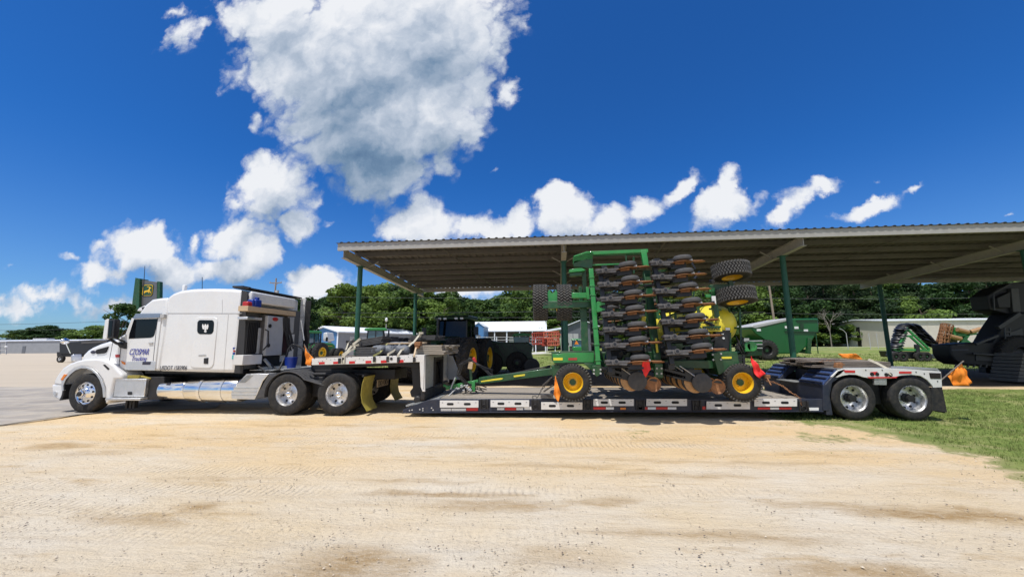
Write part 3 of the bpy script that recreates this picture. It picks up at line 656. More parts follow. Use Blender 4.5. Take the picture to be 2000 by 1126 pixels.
    b = MB(); b.ex([(a.x, Y, a.z), (a.x, Y+7, rz), (a.x, Y+14, a.z), (a.x, Y+14, a.z+.15), (a.x, Y+7, rz+.15), (a.x, Y, a.z+.15)], (c.x-a.x, 0, 0)); b.build('roof', K['wroof'], S, smooth=0)
    b = MB(); b.ex([(c.x-.28, Y+.3, g), (c.x-.28, Y+13.7, g), (c.x-.28, Y+13.7, a.z), (c.x-.28, Y+7, rz-.1), (c.x-.28, Y+.3, a.z)], (.24, 0, 0)); b.build('gable_wall', K['dgrey'], S, smooth=0)
    for px in (905, 940, 966, 990, 1015, 1040):
        p = at(px, 660, Y+.2); b = MB(); b.box(p.x-.09, p.x+.09, Y+.12, Y+.3, g, a.z); b.build('post', K['wroof'], S, smooth=0)
    for px in (957, 1000, 1028):
        p = at(px, 660, Y+1.4); part_box(S, 'window', K['lgrey'], p.x-.5, p.x+.5, Y+1.42, Y+1.46, 1.9, 3.0)
    Y = 60; a = at(925, 637, Y); c = at(944.5, 637, Y); t = at(935, 630, Y)
    S = shed('annex', 'small blue-grey gabled building at the left end of the white-roofed barn', a.x, c.x, Y, Y+5, terr(-3, 60), a.z, t.z, K['bluew'], K['wroof'], 'y', .15)
    part_box(S, 'window', K['dgrey'], a.x+.4, c.x-.5, Y-.05, Y-.02, 2.6, 3.2)
    # grey gable building behind planter
    Y = 50; a = at(1106, 637, Y); c = at(1166, 637, Y); t = at(1137, 625, Y)
    S = shed('workshop', 'dark grey gabled workshop seen behind the folded planter', a.x, c.x, Y, Y+12, terr(8, 50), a.z, t.z, K['dgrey'], K['wroof'], 'y', .3)
    for px in (1113, 1124):
        p = at(px, 650, Y); part_box(S, 'door', K['lgrey'], p.x-.3, p.x+.35, Y-.06, Y-.02, terr(8, 50), 3.0)
    # cream shed
    Y = 62; a = at(1726, 627, Y); c = at(1990, 624, Y); g = terr(60, 62); zz = a.z
    lft = at(1685, 635, Y+11)
    S = thing('storage_shed', 'long cream metal storage shed beyond the road on the right', 'building', ((a.x+c.x)/2, Y+5, 0))
    b = MB(); b.ex([(a.x, Y, g), (a.x, Y+13, g), (a.x, Y+13, zz-.4), (a.x, Y+5.5, zz+.35), (a.x, Y, zz)], (c.x-a.x, 0, 0)); b.build('wall', K['cream'], S, smooth=0)
    b = MB(); b.ex([(a.x-.3, Y-.25, zz), (a.x-.3, Y+5.5, zz+.45), (a.x-.3, Y+13.3, zz-.3), (a.x-.3, Y+13.3, zz-.15), (a.x-.3, Y+5.5, zz+.6), (a.x-.3, Y-.25, zz+.18)], (c.x-a.x+.6, 0, 0)); b.build('roof', K['wroof'], S, smooth=0)
    x = a.x+.5
    while x < c.x: b = MB(); b.box(x, x+.04, Y-.03, Y-.002, g, zz); b.build('wall_rib', K['cream'], S, smooth=0); x += 1.8
    b = MB(); b.box(a.x-.05, a.x-.01, Y+5.5, Y+8.6, g, g+3.0); b.build('door', K['white'], S, smooth=0)
    b = MB(); b.box(a.x-.05, a.x-.01, Y+4.6, Y+5.3, g, g+3.1); b.build('door', K['dark'], S, smooth=0)
build_buildings()

# ---------------------------------------------------------------- trees
def leaf_mat(name, c1, c2, c3):
    m = bpy.data.materials.new(name); m.use_nodes = True; nt = m.node_tree; N = nt.nodes.new; L = nt.links.new; b = nt.nodes['Principled BSDF']
    b.inputs['Roughness'].default_value = .6; b.inputs['Specular IOR Level'].default_value = .25
    tc = N('ShaderNodeTexCoord'); n = N('ShaderNodeTexNoise'); n.inputs['Scale'].default_value = .7; n.inputs['Detail'].default_value = 6; n.inputs['Roughness'].default_value = .75; L(tc.outputs['Object'], n.inputs[0])
    oi = N('ShaderNodeObjectInfo'); ad = N('ShaderNodeMath'); ad.operation = 'MULTIPLY_ADD'; L(oi.outputs['Random'], ad.inputs[0]); ad.inputs[1].default_value = .46; L(n.outputs[0], ad.inputs[2])
    r = N('ShaderNodeValToRGB'); L(ad.outputs[0], r.inputs[0]); e = r.color_ramp.elements
    e[0].position = .45; e[0].color = (*c1, 1); e[1].position = .92; e[1].color = (*c3, 1); q = e.new(.66); q.color = (*c2, 1)
    L(r.outputs[0], b.inputs['Base Color'])
    tr = N('ShaderNodeBsdfTranslucent'); L(r.outputs[0], tr.inputs[0]); mx = N('ShaderNodeMixShader'); mx.inputs[0].default_value = .25
    L(b.outputs[0], mx.inputs[1]); L(tr.outputs[0], mx.inputs[2]); L(mx.outputs[0], nt.nodes['Material Output'].inputs[0])
    return m
LM = [leaf_mat('broadleaf', (.010, .028, .007), (.030, .072, .015), (.15, .23, .04)), leaf_mat('pine_needles', (.008, .02, .008), (.022, .048, .016), (.05, .085, .025))]
def crown_mesh(seed, kind):
    rnd = random.Random(seed); vs = []; fs = []; H = 12.
    cl = []
    if kind == 'pine':
        for i in range(22):
            t = rnd.random(); z = 4.5+7.2*t; rr = (2.9*(1-t)+.9)*(.35+.65*rnd.random()); a = rnd.random()*6.28
            cl.append((rr*math.cos(a), rr*math.sin(a), z, 1.0+.5*rnd.random(), .5+.3*rnd.random()))
    elif kind == 'small':
        for i in range(12):
            a = rnd.random()*6.28; rr = 1.9*rnd.random()**.5
            cl.append((rr*math.cos(a), rr*math.sin(a), 6+5*rnd.random(), .9+.4*rnd.random(), .7))
    else:
        for i in range(27):
            t = rnd.random()**.8; z = 1.6+9.2*t; prof = math.sin(math.pi*(.16+.76*t))**.7*3.6; a = rnd.random()*6.28; rr = prof*(.4+.75*rnd.random())
            cl.append((rr*math.cos(a), rr*math.sin(a), z, 1.0+.9*rnd.random(), .65+.65*rnd.random()))
    n = {'pine': 3600, 'small': 2200}.get(kind, 7200)
    for i in range(n):
        cx, cy, cz, rh, rv = cl[int(rnd.random()*len(cl))]
        d = Vector((rnd.gauss(0, 1), rnd.gauss(0, 1), rnd.gauss(0, 1))).normalized(); k = .55+.5*rnd.random()**.6
        p = Vector((cx+d.x*rh*k, cy+d.y*rh*k, cz+d.z*rv*k))
        nrm = (d+Vector((rnd.gauss(0, .6), rnd.gauss(0, .6), rnd.gauss(.3, .6)))).normalized()
        x = nrm.orthogonal().normalized(); x = (Matrix.Rotation(rnd.random()*6.28, 3, nrm)@x); y = nrm.cross(x)
        s = (.13 if kind == 'pine' else .17)*(.6+.9*rnd.random()); b0 = len(vs)
        vs += [p-x*s*1.5, p-y*s*.8+nrm*s*.2, p+x*s*1.5, p+y*s*.8+nrm*s*.2]; fs.append((b0, b0+1, b0+2, b0+3))
    me = bpy.data.meshes.new('crown'); me.from_pydata([tuple(v) for v in vs], [], fs); me.materials.append(LM[1] if kind == 'pine' else LM[0]); return me
def trunk_mesh(seed, kind):
    rnd = random.Random(seed); b = MB(); top = 11 if kind == 'pine' else 8.5
    p = [Vector((.25*math.sin(i*1.3+seed), .2*math.cos(i*1.7+seed), top*i/6)) for i in range(7)]; p[0] = Vector((0, 0, -.3))
    b.tube(p, [.24*(1-.12*i) for i in range(7)], 8)
    for i in range(9):
        t = 2+int(rnd.random()*4.5); q = p[min(t, 6)]; a = rnd.random()*6.28; l = 1.5+1.8*rnd.random()
        b.tube([q, q+Vector((math.cos(a)*l*.5, math.sin(a)*l*.5, l*.25)), q+Vector((math.cos(a)*l, math.sin(a)*l, l*.6))], [.08, .05, .02], 5)
    return b.mesh('trunk', K['bark'])
TP = {}
for kd, seeds in (('broad', (1, 2, 3, 4)), ('pine', (11, 12)), ('small', (21,))):
    TP[kd] = [(crown_mesh(s, kd), trunk_mesh(s, kd)) for s in seeds]
TR = random.Random(5); TN = [0]
def tree(x, y, h, kind='broad', wide=1., label=None, group=None, z=None):
    c, t = TP[kind][TN[0] % len(TP[kind])]; TN[0] += 1; z = terr(x, y) if z is None else z
    o = thing({'pine': 'pine_tree'}.get(kind, 'tree'), label, 'tree', (x, y, z), group)
    s = h/12.3; o.scale = (s*wide, s*wide, s); o.rotation_euler = (0, 0, TR.random()*6.28)
    for nm, me in (('trunk', t), ('crown', c)):
        q = bpy.data.objects.new(nm, me); col.objects.link(q); q.parent = o
def skyline(px):   # photo height of the wood's top edge
    P_ = [(540, 585), (575, 572), (620, 582), (660, 572), (700, 556), (745, 548), (800, 560), (860, 562), (900, 570), (950, 588), (985, 566), (1060, 556), (1300, 556), (1450, 540), (1560, 536), (1680, 535), (1790, 548), (1812, 566), (1840, 540), (1900, 532), (2100, 530)]
    for a, b in zip(P_, P_[1:]):
        if px <= b[0]: return a[1]+(b[1]-a[1])*(px-a[0])/(b[0]-a[0])
    return 530
def where(px):
    for lim, w in ((700, 'above the grey hipped roof'), (820, 'between the two left shelter posts'), (935, 'behind the big dark tractor'), (1080, 'above the white barn roof'), (1290, 'behind the planter, left half'), (1480, 'behind the planter, right half'), (1600, 'above the grain cart'), (1730, 'left of the cream shed'), (1850, 'above the disc harrow')):
        if px < lim: return w
    return 'behind the black combine'
def build_trees():
    for row, (Y, st, dy) in enumerate(((72, 30, 8), (80, 34, 0), (90, 38, -3))):
        px = 560+row*9
        while px < 2080:
            if row == 0 and 590 < px < 700 or (row == 0 and 880 < px < 1080): px += st; continue
            kind = 'pine' if TR.random() < (.45 if px > 1400 else .2) else 'broad'
            YY = Y+TR.uniform(-2, 2); p = at(px, skyline(px)+dy+TR.uniform(-7, 17), YY)
            right = px > 1400; side = 'right, above the cream shed' if right else 'left, behind the barns'
            fore = row == 0
            lb = (('tall dark pine ' if kind == 'pine' else 'leafy tree ')+('in the front row ' if fore else ('in the middle row ', 'in the back row ')[row-1])+where(px)); gp = lb
            tree(p.x, YY, max(6, p.z-terr(p.x, YY)), kind, TR.uniform(.95, 1.3), lb, gp)
            px += st*TR.uniform(.75, 1.15)
    # low filler trees along the foot of the wood
    for px in range(700, 2060, 26):
        if 925 < px < 1075: continue
        YY = 69+TR.uniform(0, 3); p = at(px, 625+TR.uniform(-12, 8), YY)
        tree(p.x, YY, max(3.5, p.z-terr(p.x, YY)), 'broad', 1.9, 'low bushy tree at the foot of the wood '+where(px), 'low bushy trees '+where(px))
    p = at(676, 547, 74); tree(p.x, 74, p.z, 'small', 1.1, 'lone thin tree with a round dark top rising above the wood behind the grey house', None, 0)
    p = at(592, 573, 40); tree(p.x, 40, p.z, 'broad', .75, 'dark leafy tree rising right behind the back of the white truck', None, 0)
    p = at(745, 547, 66); tree(p.x, 66, p.z, 'broad', 1.15, 'bright green rounded tree between the two left shelter posts', None, 0)
    for px, top, w, l_ in ((88, 632, 2.2, 'tallest'), (122, 638, 2.0, 'rightmost'), (55, 640, 1.8, 'second from left')): p = at(px, top, 150); tree(p.x, 150, p.z, 'broad', w, l_+' of the low dark trees above the warehouse roof', 'dark trees above the warehouse', 0)
    for (px, top), l_ in zip(((160, 640), (195, 633), (232, 642), (255, 646)), ('above the hood badge', 'just left of the big mirror', 'between the mirror and the windscreen', 'hidden mostly behind the windscreen')): p = at(px, top, 140); tree(p.x, 140, p.z, 'broad', 2.2, 'low rounded tree on the horizon '+l_, 'trees on the horizon behind the hood', 0)
    p = at(4, 650, 150); tree(p.x, 150, p.z, 'broad', 1.8, 'lowest dark tree at the left edge of the view above the warehouse', None, 0)
    p = at(246, 586, 34); tree(p.x, 34, p.z, 'small', 1.0, 'sparse leafy tree in front of the dealership pylon', None, 0)
    p = at(268, 575, 44); tree(p.x+3, 46, p.z, 'small', 1.0, 'small tree seen just behind the pylon sign above the cab roof', None, 0)
    # bare tree
    p = at(1620, 640, 64); b = MB(); rnd = random.Random(9); q = Vector((p.x, 64, terr(p.x, 64)))
    def br(a, d, l, r, k):
        e = a+d*l; b.tube([a, e], [r, r*.6], 5)
        if k:
            for _ in range(3): br(e, (d+Vector((rnd.gauss(0, .5), rnd.gauss(0, .5), rnd.gauss(.1, .3)))).normalized(), l*.68, r*.6, k-1)
    br(q, Vector((0, 0, 1)), 2.3, .10, 4)
    b.build('bare_tree', mat('bare_wood', (.20, .175, .15), .9, var=.2), label='leafless pale grey tree in front of the dark wood beside the grain cart', cat='tree')
build_trees()
# ---------------------------------------------------------------- truck
Y0 = 9.4
def P(px, py, Y=Y0): return at(px, py, Y)
def build_truck():
    T = thing('semi_truck', 'white semi truck with tall sleeper cab and blue lettering on its door', 'truck', (-8.5, 10.65, 0))
    Y1 = 11.85
    def pan(name, pts, a, b_, m, bev=.01, par=T, Yp=None, seg=2, lab=None): b = MB(); b.pp(pts, a, b_, Yp); return b.build(name, m, par, bev=bev, seg=seg, label=lab)
    # sleeper with curved roof
    slp = [(305, 725), (322, 612), (321.5, 583), (327, 577), (335, 571.5), (350, 566), (374.6, 563), (412, 562), (449, 563), (471.6, 565.6), (457, 728)]
    sl = pan('sleeper', slp, Y0+.03, Y1-.03, K['white'], .09, seg=4, Yp=Y0)
    b = MB(); b.pp([(322, 610.6), (322, 611.8), (470.3, 612), (470.4, 610.8)], Y0+.024, Y0+.05, Y0); b.build('seam', K['lgrey'], sl)
    # cab
    cab = pan('cab', [(214, 712), (214, 704), (221, 659), (237, 649.5), (256, 621), (271, 600), (275, 594), (289, 583), (305, 580.5), (321, 579.5), (322.5, 612), (305, 725), (296, 724.5), (239, 723.5), (228, 721)], Y0+.10, Y1-.10, K['white'], .07, seg=3, Yp=Y0)
    dr = pan('door', [(233, 715), (238, 654), (251, 620), (309, 619), (296.5, 723), (239, 722)], Y0+.075, Y0+.12, K['white'], .012, Yp=Y0)
    pan('window', [(245.5, 661), (247, 651), (256, 623), (303.5, 621.6), (296.5, 653), (294, 657), (289, 659)], Y0+.069, Y0+.08, K['glass'], .004, dr, Y0)
    w = MB(); w.box(P(258, 650).x, P(261, 650).x, Y0+.062, Y0+.068, 1.95, 2.4)
    pan('rain_visor', [(256, 621.5), (309, 619.5), (310, 611.5), (262, 612)], Y0+.035, Y0+.08, mat('smoked_visor', (.22, .26, .33), .15, .3), .004, dr, Y0)
    pan('trim', [(238, 722), (242, 706), (298.5, 705), (297, 723)], Y0+.066, Y0+.08, K['alu'], .003, dr, Y0)
    pan('emblem', [(273, 712), (274, 706), (290, 706), (288, 712)], Y0+.058, Y0+.068, K['inkb'], .002, dr, Y0)
    pan('marker_lamp', [(231, 704), (239, 707.5), (239, 712), (234, 710)], Y0+.055, Y0+.08, K['amber'], .004, cab, Y0)
    pan('sticker', [(218, 692), (225.5, 692), (226, 697.5), (218, 697.5)], Y0+.088, Y0+.10, K['redp'], 0, cab, Y0)
    # windscreen as a separate pane sloping over the front
    a, c = P(238, 648.5), P(270.5, 602); n = Vector((c.z-a.z, 0, -(c.x-a.x))).normalized()*-.006
    n = Vector((-(c.z-a.z), 0, (c.x-a.x))).normalized()*.012
    b = MB(); q = [Vector((a.x, Y0+.28, a.z)), Vector((a.x, Y1-.28, a.z)), Vector((c.x, Y1-.32, c.z)), Vector((c.x, Y0+.32, c.z))]; b.ex([p+n*.5 for p in q], n); b.build('windscreen', K['glass'], cab)
    for pts, yy in (([(309.6, 612), (305.5, 640), (297.3, 724)], .073), ([(250, 621), (238, 653), (232.3, 715), (239, 723)], .090), ([(221.5, 661), (213.2, 706)], .09)):
        b = MB(); b.tube([P(a_, c_, Y0+yy) for a_, c_ in pts], .006, 5); b.build('seam', K['inkb'], cab)
    b = MB(); b.tube([P(434, 585, Y0+.026), P(434, 611, Y0+.026)], .003, 5); b.tube([P(446, 614, Y0+.026), P(437, 727, Y0+.026)], .003, 5); b.build('seam', K['lgrey'], sl)
    pan('door_handle', [(286, 668), (294, 667.5), (294, 671), (286, 671.5)], Y0+.05, Y0+.08, K['lgrey'], .006, dr, Y0)
    # roof sun visor
    pan('sun_visor', [(253, 606), (257, 600), (268, 595), (273, 597), (271, 600.5), (262, 606)], Y0+.18, Y1-.18, K['white'], .02, cab, Y0)
    pan('visor_bracket', [(267, 599), (274.5, 597.5), (273.5, 606), (270, 607)], Y0+.12, Y0+.17, K['black'], .005, cab, Y0)
    # hood and fenders
    hood = pan('hood', [(214, 708), (221, 659), (213, 659.5), (197, 663.5), (172, 671), (158, 677), (148, 683), (139, 692), (134.5, 702), (133, 716), (134, 735), (150, 745), (207, 735)], Y0+.30, Y1-.30, K['white'], .13, seg=5, Yp=Y0+.05)
    pan('air_intake', [(187, 683), (191, 681.5), (211.5, 676), (207, 687), (203, 689.5), (188, 691)], Y0+.275, Y0+.32, K['dark'], .01, hood, Y0+.28)
    e = P(181, 687, Y0+.28); b = MB(); b.ell((e.x, Y0+.30, e.z), .085, .03, .045); b.build('badge', K['inkb'], hood)
    pan('grille', [(131.5, 712), (134.5, 699), (140, 690), (143, 690), (137, 700), (135, 712), (136, 735), (131, 735)], Y0+.5, Y1-.5, K['chrome'], .01, hood, Y0+.05)
    pan('headlamp', [(137.5, 693), (143, 691), (144, 704), (138, 706)], Y0+.22, Y0+.42, K['alu'], .02, hood, Y0+.22)
    fen = [(105, 750), (108, 741), (114, 731), (124, 718), (138, 709), (152, 704), (166, 701), (190, 699.5), (203, 701.5), (214, 706), (224, 713), (231, 722), (240, 731), (240, 740), (225, 740), (222, 750), (217, 774), (214, 786), (206, 789),
           (207, 772), (206.5, 757), (201, 741), (193, 729), (183, 720.5), (172, 716.5), (160, 716), (148, 720), (136, 729.5), (127, 741), (122.5, 753)]
    for nm, a_, c_ in (('fender', Y0-.02, Y0+.56), ('fender', Y1-.52, Y1+.02)):
        f = pan(nm, fen, a_, c_, K['white'], .05, T, Y0, 3)
        if a_ < Y0+.1:
            arch = [(123.5, 762), (122.5, 752), (128, 739), (137, 728.5), (148, 719), (160, 715), (172, 715.5), (183, 719.5), (193, 728), (201, 740), (206.5, 756), (207.5, 775)]
            inn = [(127, 762), (126, 752.5), (131, 741), (139.5, 731), (150, 722.5), (161, 718.5), (171.5, 719), (181, 723), (190, 730.5), (197.5, 742), (202.5, 757), (204, 775)]
            pan('arch_trim', arch+inn[::-1], Y0-.035, Y0+.02, K['alu'], .004, f, Y0)
            pan('turn_lamp', [(121, 741), (128, 730), (133, 731), (125.5, 742)], Y0-.038, Y0, K['amber'], .006, f, Y0)
            pan('vent', [(203, 712), (207, 711), (216, 719.5), (213, 722)], Y0-.028, Y0, K['dark'], .004, f, Y0)
    pan('bumper', [(101, 750.5), (126, 749.5), (123.5, 765), (122, 776), (117, 781), (103, 774.5)], Y0-.01, Y1+.01, K['white'], .04, seg=3, Yp=Y0)
    pan('bumper_end', [(125.5, 750), (128, 750), (126, 768), (123, 779), (117, 781.5), (122, 770)], Y0-.02, Y0+.4, K['black'], .01, Yp=Y0)
    e = P(110, 767); b = MB(); b.cyl((e.x, Y0-.015, e.z), .05, .04); b.build('fog_lamp', K['alu'], T)
    # mirrors
    mi = pan('mirror', [(199.5, 661), (204.5, 624), (208, 622.5), (212, 622.6), (209, 660), (204, 663)], Y0-.22, Y0-.10, K['white'], .02, T, Y0-.22)
    mg = pan('mirror_back', [(207.5, 661), (211, 622.7), (223, 622.8), (219.5, 659.5)], Y0-.21, Y0-.06, K['bblack'], .015, mi, Y0-.22)
    pan('mirror_glass', [(211, 657), (213, 626), (219.5, 626), (217, 656.5)], Y0-.217, Y0-.20, K['glass'], .004, mg, Y0-.22)
    b = MB(); b.tube([P(213, 661, Y0-.12), P(228, 670, Y0-.05), P(247, 677, Y0+.1)], .035, 8); b.tube([P(222, 658, Y0-.1), P(236, 664, Y0), P(247, 668, Y0+.1)], .022, 8); b.pp([(228, 668), (247.5, 668), (246.5, 681), (236, 678.5)], Y0+.03, Y0+.09, Y0+.06); b.build('mirror_arm', K['black'], T, bev=.004)
    b = MB(); a = P(137.5, 689.5, Y0+.35); h = P(127, 666, Y0+.1); b.tube([a, h], .012, 6); b.ell(h, .06, .10, .085); b.tube([h, h+Vector((-.09, 0, .0))], [.05, .02], 8); b.build('hood_mirror', K['chrome'], T)
    # sleeper hatch
    ht = pan('hatch', [(371.5, 711), (380, 627), (383, 621.5), (388, 619), (419, 619), (424, 622), (425, 628), (417.5, 710), (414, 716), (408, 718.5), (377, 717.5), (373, 715)], Y0+.014, Y0+.05, K['white'], .012, sl, Y0+.02)
    pan('window', [(385.5, 629), (388, 625.5), (391, 624.5), (414.5, 624.8), (417.5, 627.5), (418, 632), (417, 646), (414, 651), (410, 652.3), (390, 652), (386, 649.5), (385, 645)], Y0+.006, Y0+.02, K['glass'], .006, ht, Y0+.01)
    b = MB()
    for pts in ([(400.6, 632.5), (402.8, 632.8), (403.4, 636), (402.6, 640), (403, 644), (401.2, 646.5), (399.6, 644), (400, 640), (399.2, 636)],
                [(399, 636.5), (396, 632), (395, 636), (395.6, 640), (397.2, 643), (399.4, 642)], [(403.6, 636.5), (406.4, 632), (407.4, 636), (406.6, 640), (405.2, 643), (403, 642)],
                [(398.6, 645.8), (404, 645.8), (402.8, 648.6), (399.8, 648.6)]):
        b.pp(pts, Y0-.001, Y0+.008, Y0+.005)
    b.build('eagle_emblem', K['white_tape'], ht)
    pan('latch', [(398.5, 699), (407, 698), (406.5, 710), (398, 709.5)], Y0+.002, Y0+.02, K['black'], .004, ht, Y0+.01)
    pan('vent', [(388, 692), (401.5, 691), (403, 694.5), (387.5, 695)], Y0+.006, Y0+.02, K['lgrey'], .003, ht, Y0+.01)
    b = MB(); b.m = 0
    for px, py, k in ((457, 680, 0), (457.5, 685, 1), (456.5, 690, 0), (455.5, 695, 2), (455, 699, 2), (459, 682, 3)): 
        b.m = k; b.pp([(px-2, py-2), (px+1.8, py-2), (px+1.6, py+1.8), (px-2.2, py+1.8)], Y0+.018, Y0+.028, Y0+.02)
    b.build('sticker', [K['bluep'], K['redp'], mat('teal_film', (.05, .4, .4), .4), K['white_tape']], sl)
    pan('marker_lamp', [(312.5, 613), (320, 613), (319.5, 620.5), (312, 621)], Y0+.02, Y0+.1, K['lgrey'], .006, cab, Y0+.02)
    # writing
    a = P(246.5, 692.5); text('CZOSMAR', 'lettering', .225, K['ink'], dr, (a.x, Y0+.064, a.z), (R(90), 0, 0), .25, 0, 1, width=.57)
    a = P(249, 704.2); text('Trucking', 'lettering', .17, K['ink'], dr, (a.x+.02, Y0+.064, a.z), (R(90), 0, 0), .35, 0, 1, width=.46)
    a = P(309.5, 724); text('USDOT 1583906', 'lettering', .165, K['inkb'], sl, (a.x, Y0+.022, a.z+.02), (R(90), 0, 0), .12, -.001, 1, width=.77)
    # rear edge of the sleeper, extenders, wall
    pan('side_extender', [(471.8, 566), (483.5, 571.5), (473.5, 729), (457, 728)], Y0+.05, Y0+.08, mat('grey_rubber_panel', (.028, .028, .03), .7), .004, T, Y0+.05)
    XR = P(471.6, 640).x; XE = P(483, 620).x
    fe = MB(); fe.box(XR, XR+.16, Y1-.10, Y1-.05, 1.0, 3.22); fe.build('side_extender', K['whiteb'], T, bev=.004)
    b = MB()
    for i in range(5): b.box(XR+.01, XR+.15, Y1-.115, Y1-.10, 1.4+i*.4, 1.42+i*.4)
    b.box(XR+.15, XR+.158, Y1-.115, Y1-.10, 1.2, 3.1); b.build('rib', K['lgrey'], T)
    b = MB(); b.box(XR+.16, XR+.34, Y1-.09, Y1-.06, 1.0, 3.14); b.build('extender_flap', K['black'], T, bev=.004)
    b = MB(); b.ex([(XR-.42, Y0+.1, 3.235), (XR-.42, Y1-.1, 3.235), (XR+.05, Y1-.12, 3.205), (XR+.05, Y0+.06, 3.205)], (0, 0, .04)); b.box(XR-.5, XR-.2, Y0+.15, Y0+.45, 3.26, 3.31); b.build('roof_deflector', K['black'], T, bev=.006)
    b = MB(); z0 = 1.0
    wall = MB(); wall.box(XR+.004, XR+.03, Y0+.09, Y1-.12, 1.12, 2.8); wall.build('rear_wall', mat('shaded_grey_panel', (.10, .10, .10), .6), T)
    # white fairing back (upper rear)
    b = MB(); b.box(XR+.004, XR+.12, Y0+.10, Y1-.50, 2.84, 3.15); b.build('upper_fairing', K['white'], T, bev=.055, seg=4)
    def bx(nm, px0, px1, py0, py1, m, d0=.03, d1=.3, bev=.01, par=T):
        X = XR+d1; a = ax(px0, py0, X); c = ax(px1, py1, X); b = MB(); b.box(XR+d0, X, a.y, c.y, min(a.z, c.z), max(a.z, c.z)); return b.build(nm, m, par, bev=bev)
    sh = bx('shelf', 484, 578, 606.5, 608.8, K['board'], .03, .30, .003)
    for m_, x0, x1 in ((K['redp'], 484.5, 493), (K['bluep'], 494, 498), (K['bluep'], 500, 511)):
        j = bx('jug', x0, x1, 588 if m_ is K['redp'] else 584, 602, m_, .12, .28, .03, sh); 
    for m_, x0, x1 in ((K['bluep'], 503, 507),): bx('jug_cap', x0, x1, 580, 586, m_, .16, .24, .01, sh)
    cb = bx('generator_cabinet', 524, 550, 616, 693, K['lgrey'], .03, .30, .015)
    bx('hinge_side', 518, 523.6, 614, 692, K['iron'], .03, .22, .004)
    e = ax(538, 623, XR+.305); b = MB(); b.ell((XR+.305, e.y, e.z), .006, .12, .055); b.build('badge', K['redp'], cb)
    for q in ((527, 636), (524, 674)):
        e = ax(*q, XR+.31); b = MB(); b.cyl((XR+.315, e.y, e.z), .05, .03, 'x'); b.build('latch', K['black'], cb)
    b = MB(); b.tube([ax(518, 643, XR+.34), ax(524, 646, XR+.36), ax(524, 672, XR+.36), ax(514, 683, XR+.34)], .018, 8); b.build('grab_bar', K['black'], T)
    bx('curtain', 483.5, 506, 628, 690, K['dark'], .03, .10, .01)
    bx('curtain', 551, 562, 622, 690, mat('maroon_cloth', (.04, .012, .02), .8), .03, .2, .01)
    for i in range(7): b = MB(); q = ax(485.5+i*3.2, 629, XR+.12); b.tube([q, q+Vector((0, 0, -.80))], .012, 5); b.build('grille_bar', K['black'], T)
    bx('condenser', 506, 517, 640, 690, K['lgrey'], .03, .14, .01); bx('cable_box', 512, 546, 695, 712, K['black'], .03, .2, .01); bx('cross_tube', 511, 563, 690, 693, K['black'], .03, .24, .01)
    bx('lamp', 483.5, 497, 618, 624, K['alu'], .03, .3, .006); bx('bracket', 497, 512, 619, 625, K['lgrey'], .03, .2, .006)
    bx('battery_box', 475, 511, 693, 710, K['whiteb'], .0, .26, .01)
    bx('heater_box', 546, 563, 688, 705, K['whiteb'], .03, .2, .01); bx('panel', 563, 573, 618, 650, K['lgrey'], .03, .08, .004)
    bx('panel', 564, 572, 652, 700, K['whiteb'], .03, .08, .004)
    rnd = random.Random(2)
    b = MB()
    for i in range(7):
        q = ax(553+i*1.9, 620, XR+.3); b.tube([q, q+Vector((.03*rnd.random(), .05, -.35)), q+Vector((.05, .18+.1*rnd.random(), -.75-.3*rnd.random()))], .022, 6)
    b.build('hanging_straps', K['black'], T)
    b = MB(); b.tube([ax(553, 724, XR+.4), ax(558, 700, XR+.5), ax(563, 682, XR+.55), ax(570, 673, XR+.6), ax(580, 674, XR+.7), ax(592, 680, XR+1.0), ax(606, 700, XR+1.6)], .03, 8)
    b.tube([ax(505, 715, XR+.4), ax(520, 727, XR+.7), ax(545, 722, XR+.9), ax(555, 700, XR+.8)], .025, 8); b.tube([ax(530, 712, XR+.5), ax(545, 725, XR+.8), ax(575, 722, XR+1.1)], .022, 8); b.build('air_hose', K['black'], T)
    b = MB(); b.tube([ax(588, 625, XR+.3), ax(594, 664, XR+.5)], .015, 6); b.build('pole_antenna', K['lgrey'], T)
    bc = ax(568, 711, XR+.7); b = MB(); b.lathe([(.14, -.17), (.165, .17), (.17, .17), (.17, .20), (.0, .20)], bc, 'z', 24); bu = b.build('bucket', K['bluep'], T)
    b = MB(); b.lathe([(.158, -.06), (.165, .08)], bc+Vector((0, 0, 0)), 'z', 24); 
    b = MB()
    bx_ = ax(568, 712, XR+.7-.0)
    # deck plate & frame behind sleeper
    b = MB(); b.box(XR-.1, -4.0, Y0+.75, Y0+1.65, .80, 1.06); b.box(-12.6, XR, Y0+.75, Y0+1.65, .55, 1.06); b.build('chassis', K['black'], T, bev=.01)
    b = MB(); b.box(XR+.05, XR+1.0, Y0+.35, Y1-.35, 1.06, 1.085); b.bar((XR+.2, Y0+.5, 1.1), (XR+.9, Y0+1.2, 1.12), .1, .08); b.bar((XR+.15, Y0+.75, 1.10), (XR+.15, Y0+.75, 1.35), .08); b.bar((XR+.5, Y0+.6, 1.1), (XR+.25, Y0+.6, 1.35), .06); b.build('deck_plate', K['plate'], T)
    b = MB(); b.box(-10.6, -7.9, Y0+.15, Y1-.15, 1.0, 1.10); b.build('underbody', K['dark'], T)
    # battery/tool box and steps
    a, c = P(224, 739.5), P(279.5, 774.5)
    b = MB(); b.box(a.x, c.x, Y0+.02, Y0+.55, c.z, a.z); tb = b.build('tool_box', K['alu'], T, bev=.015)
    b = MB(); b.box(a.x-.02, c.x+.02, Y0+.005, Y0+.57, a.z-.045, a.z+.005); b.build('lid', K['alu'], tb, bev=.01)
    pan('latch', [(249, 764.5), (255.5, 764.5), (255.5, 770.5), (249, 770.5)], Y0, Y0+.03, K['black'], .003, tb, Y0)
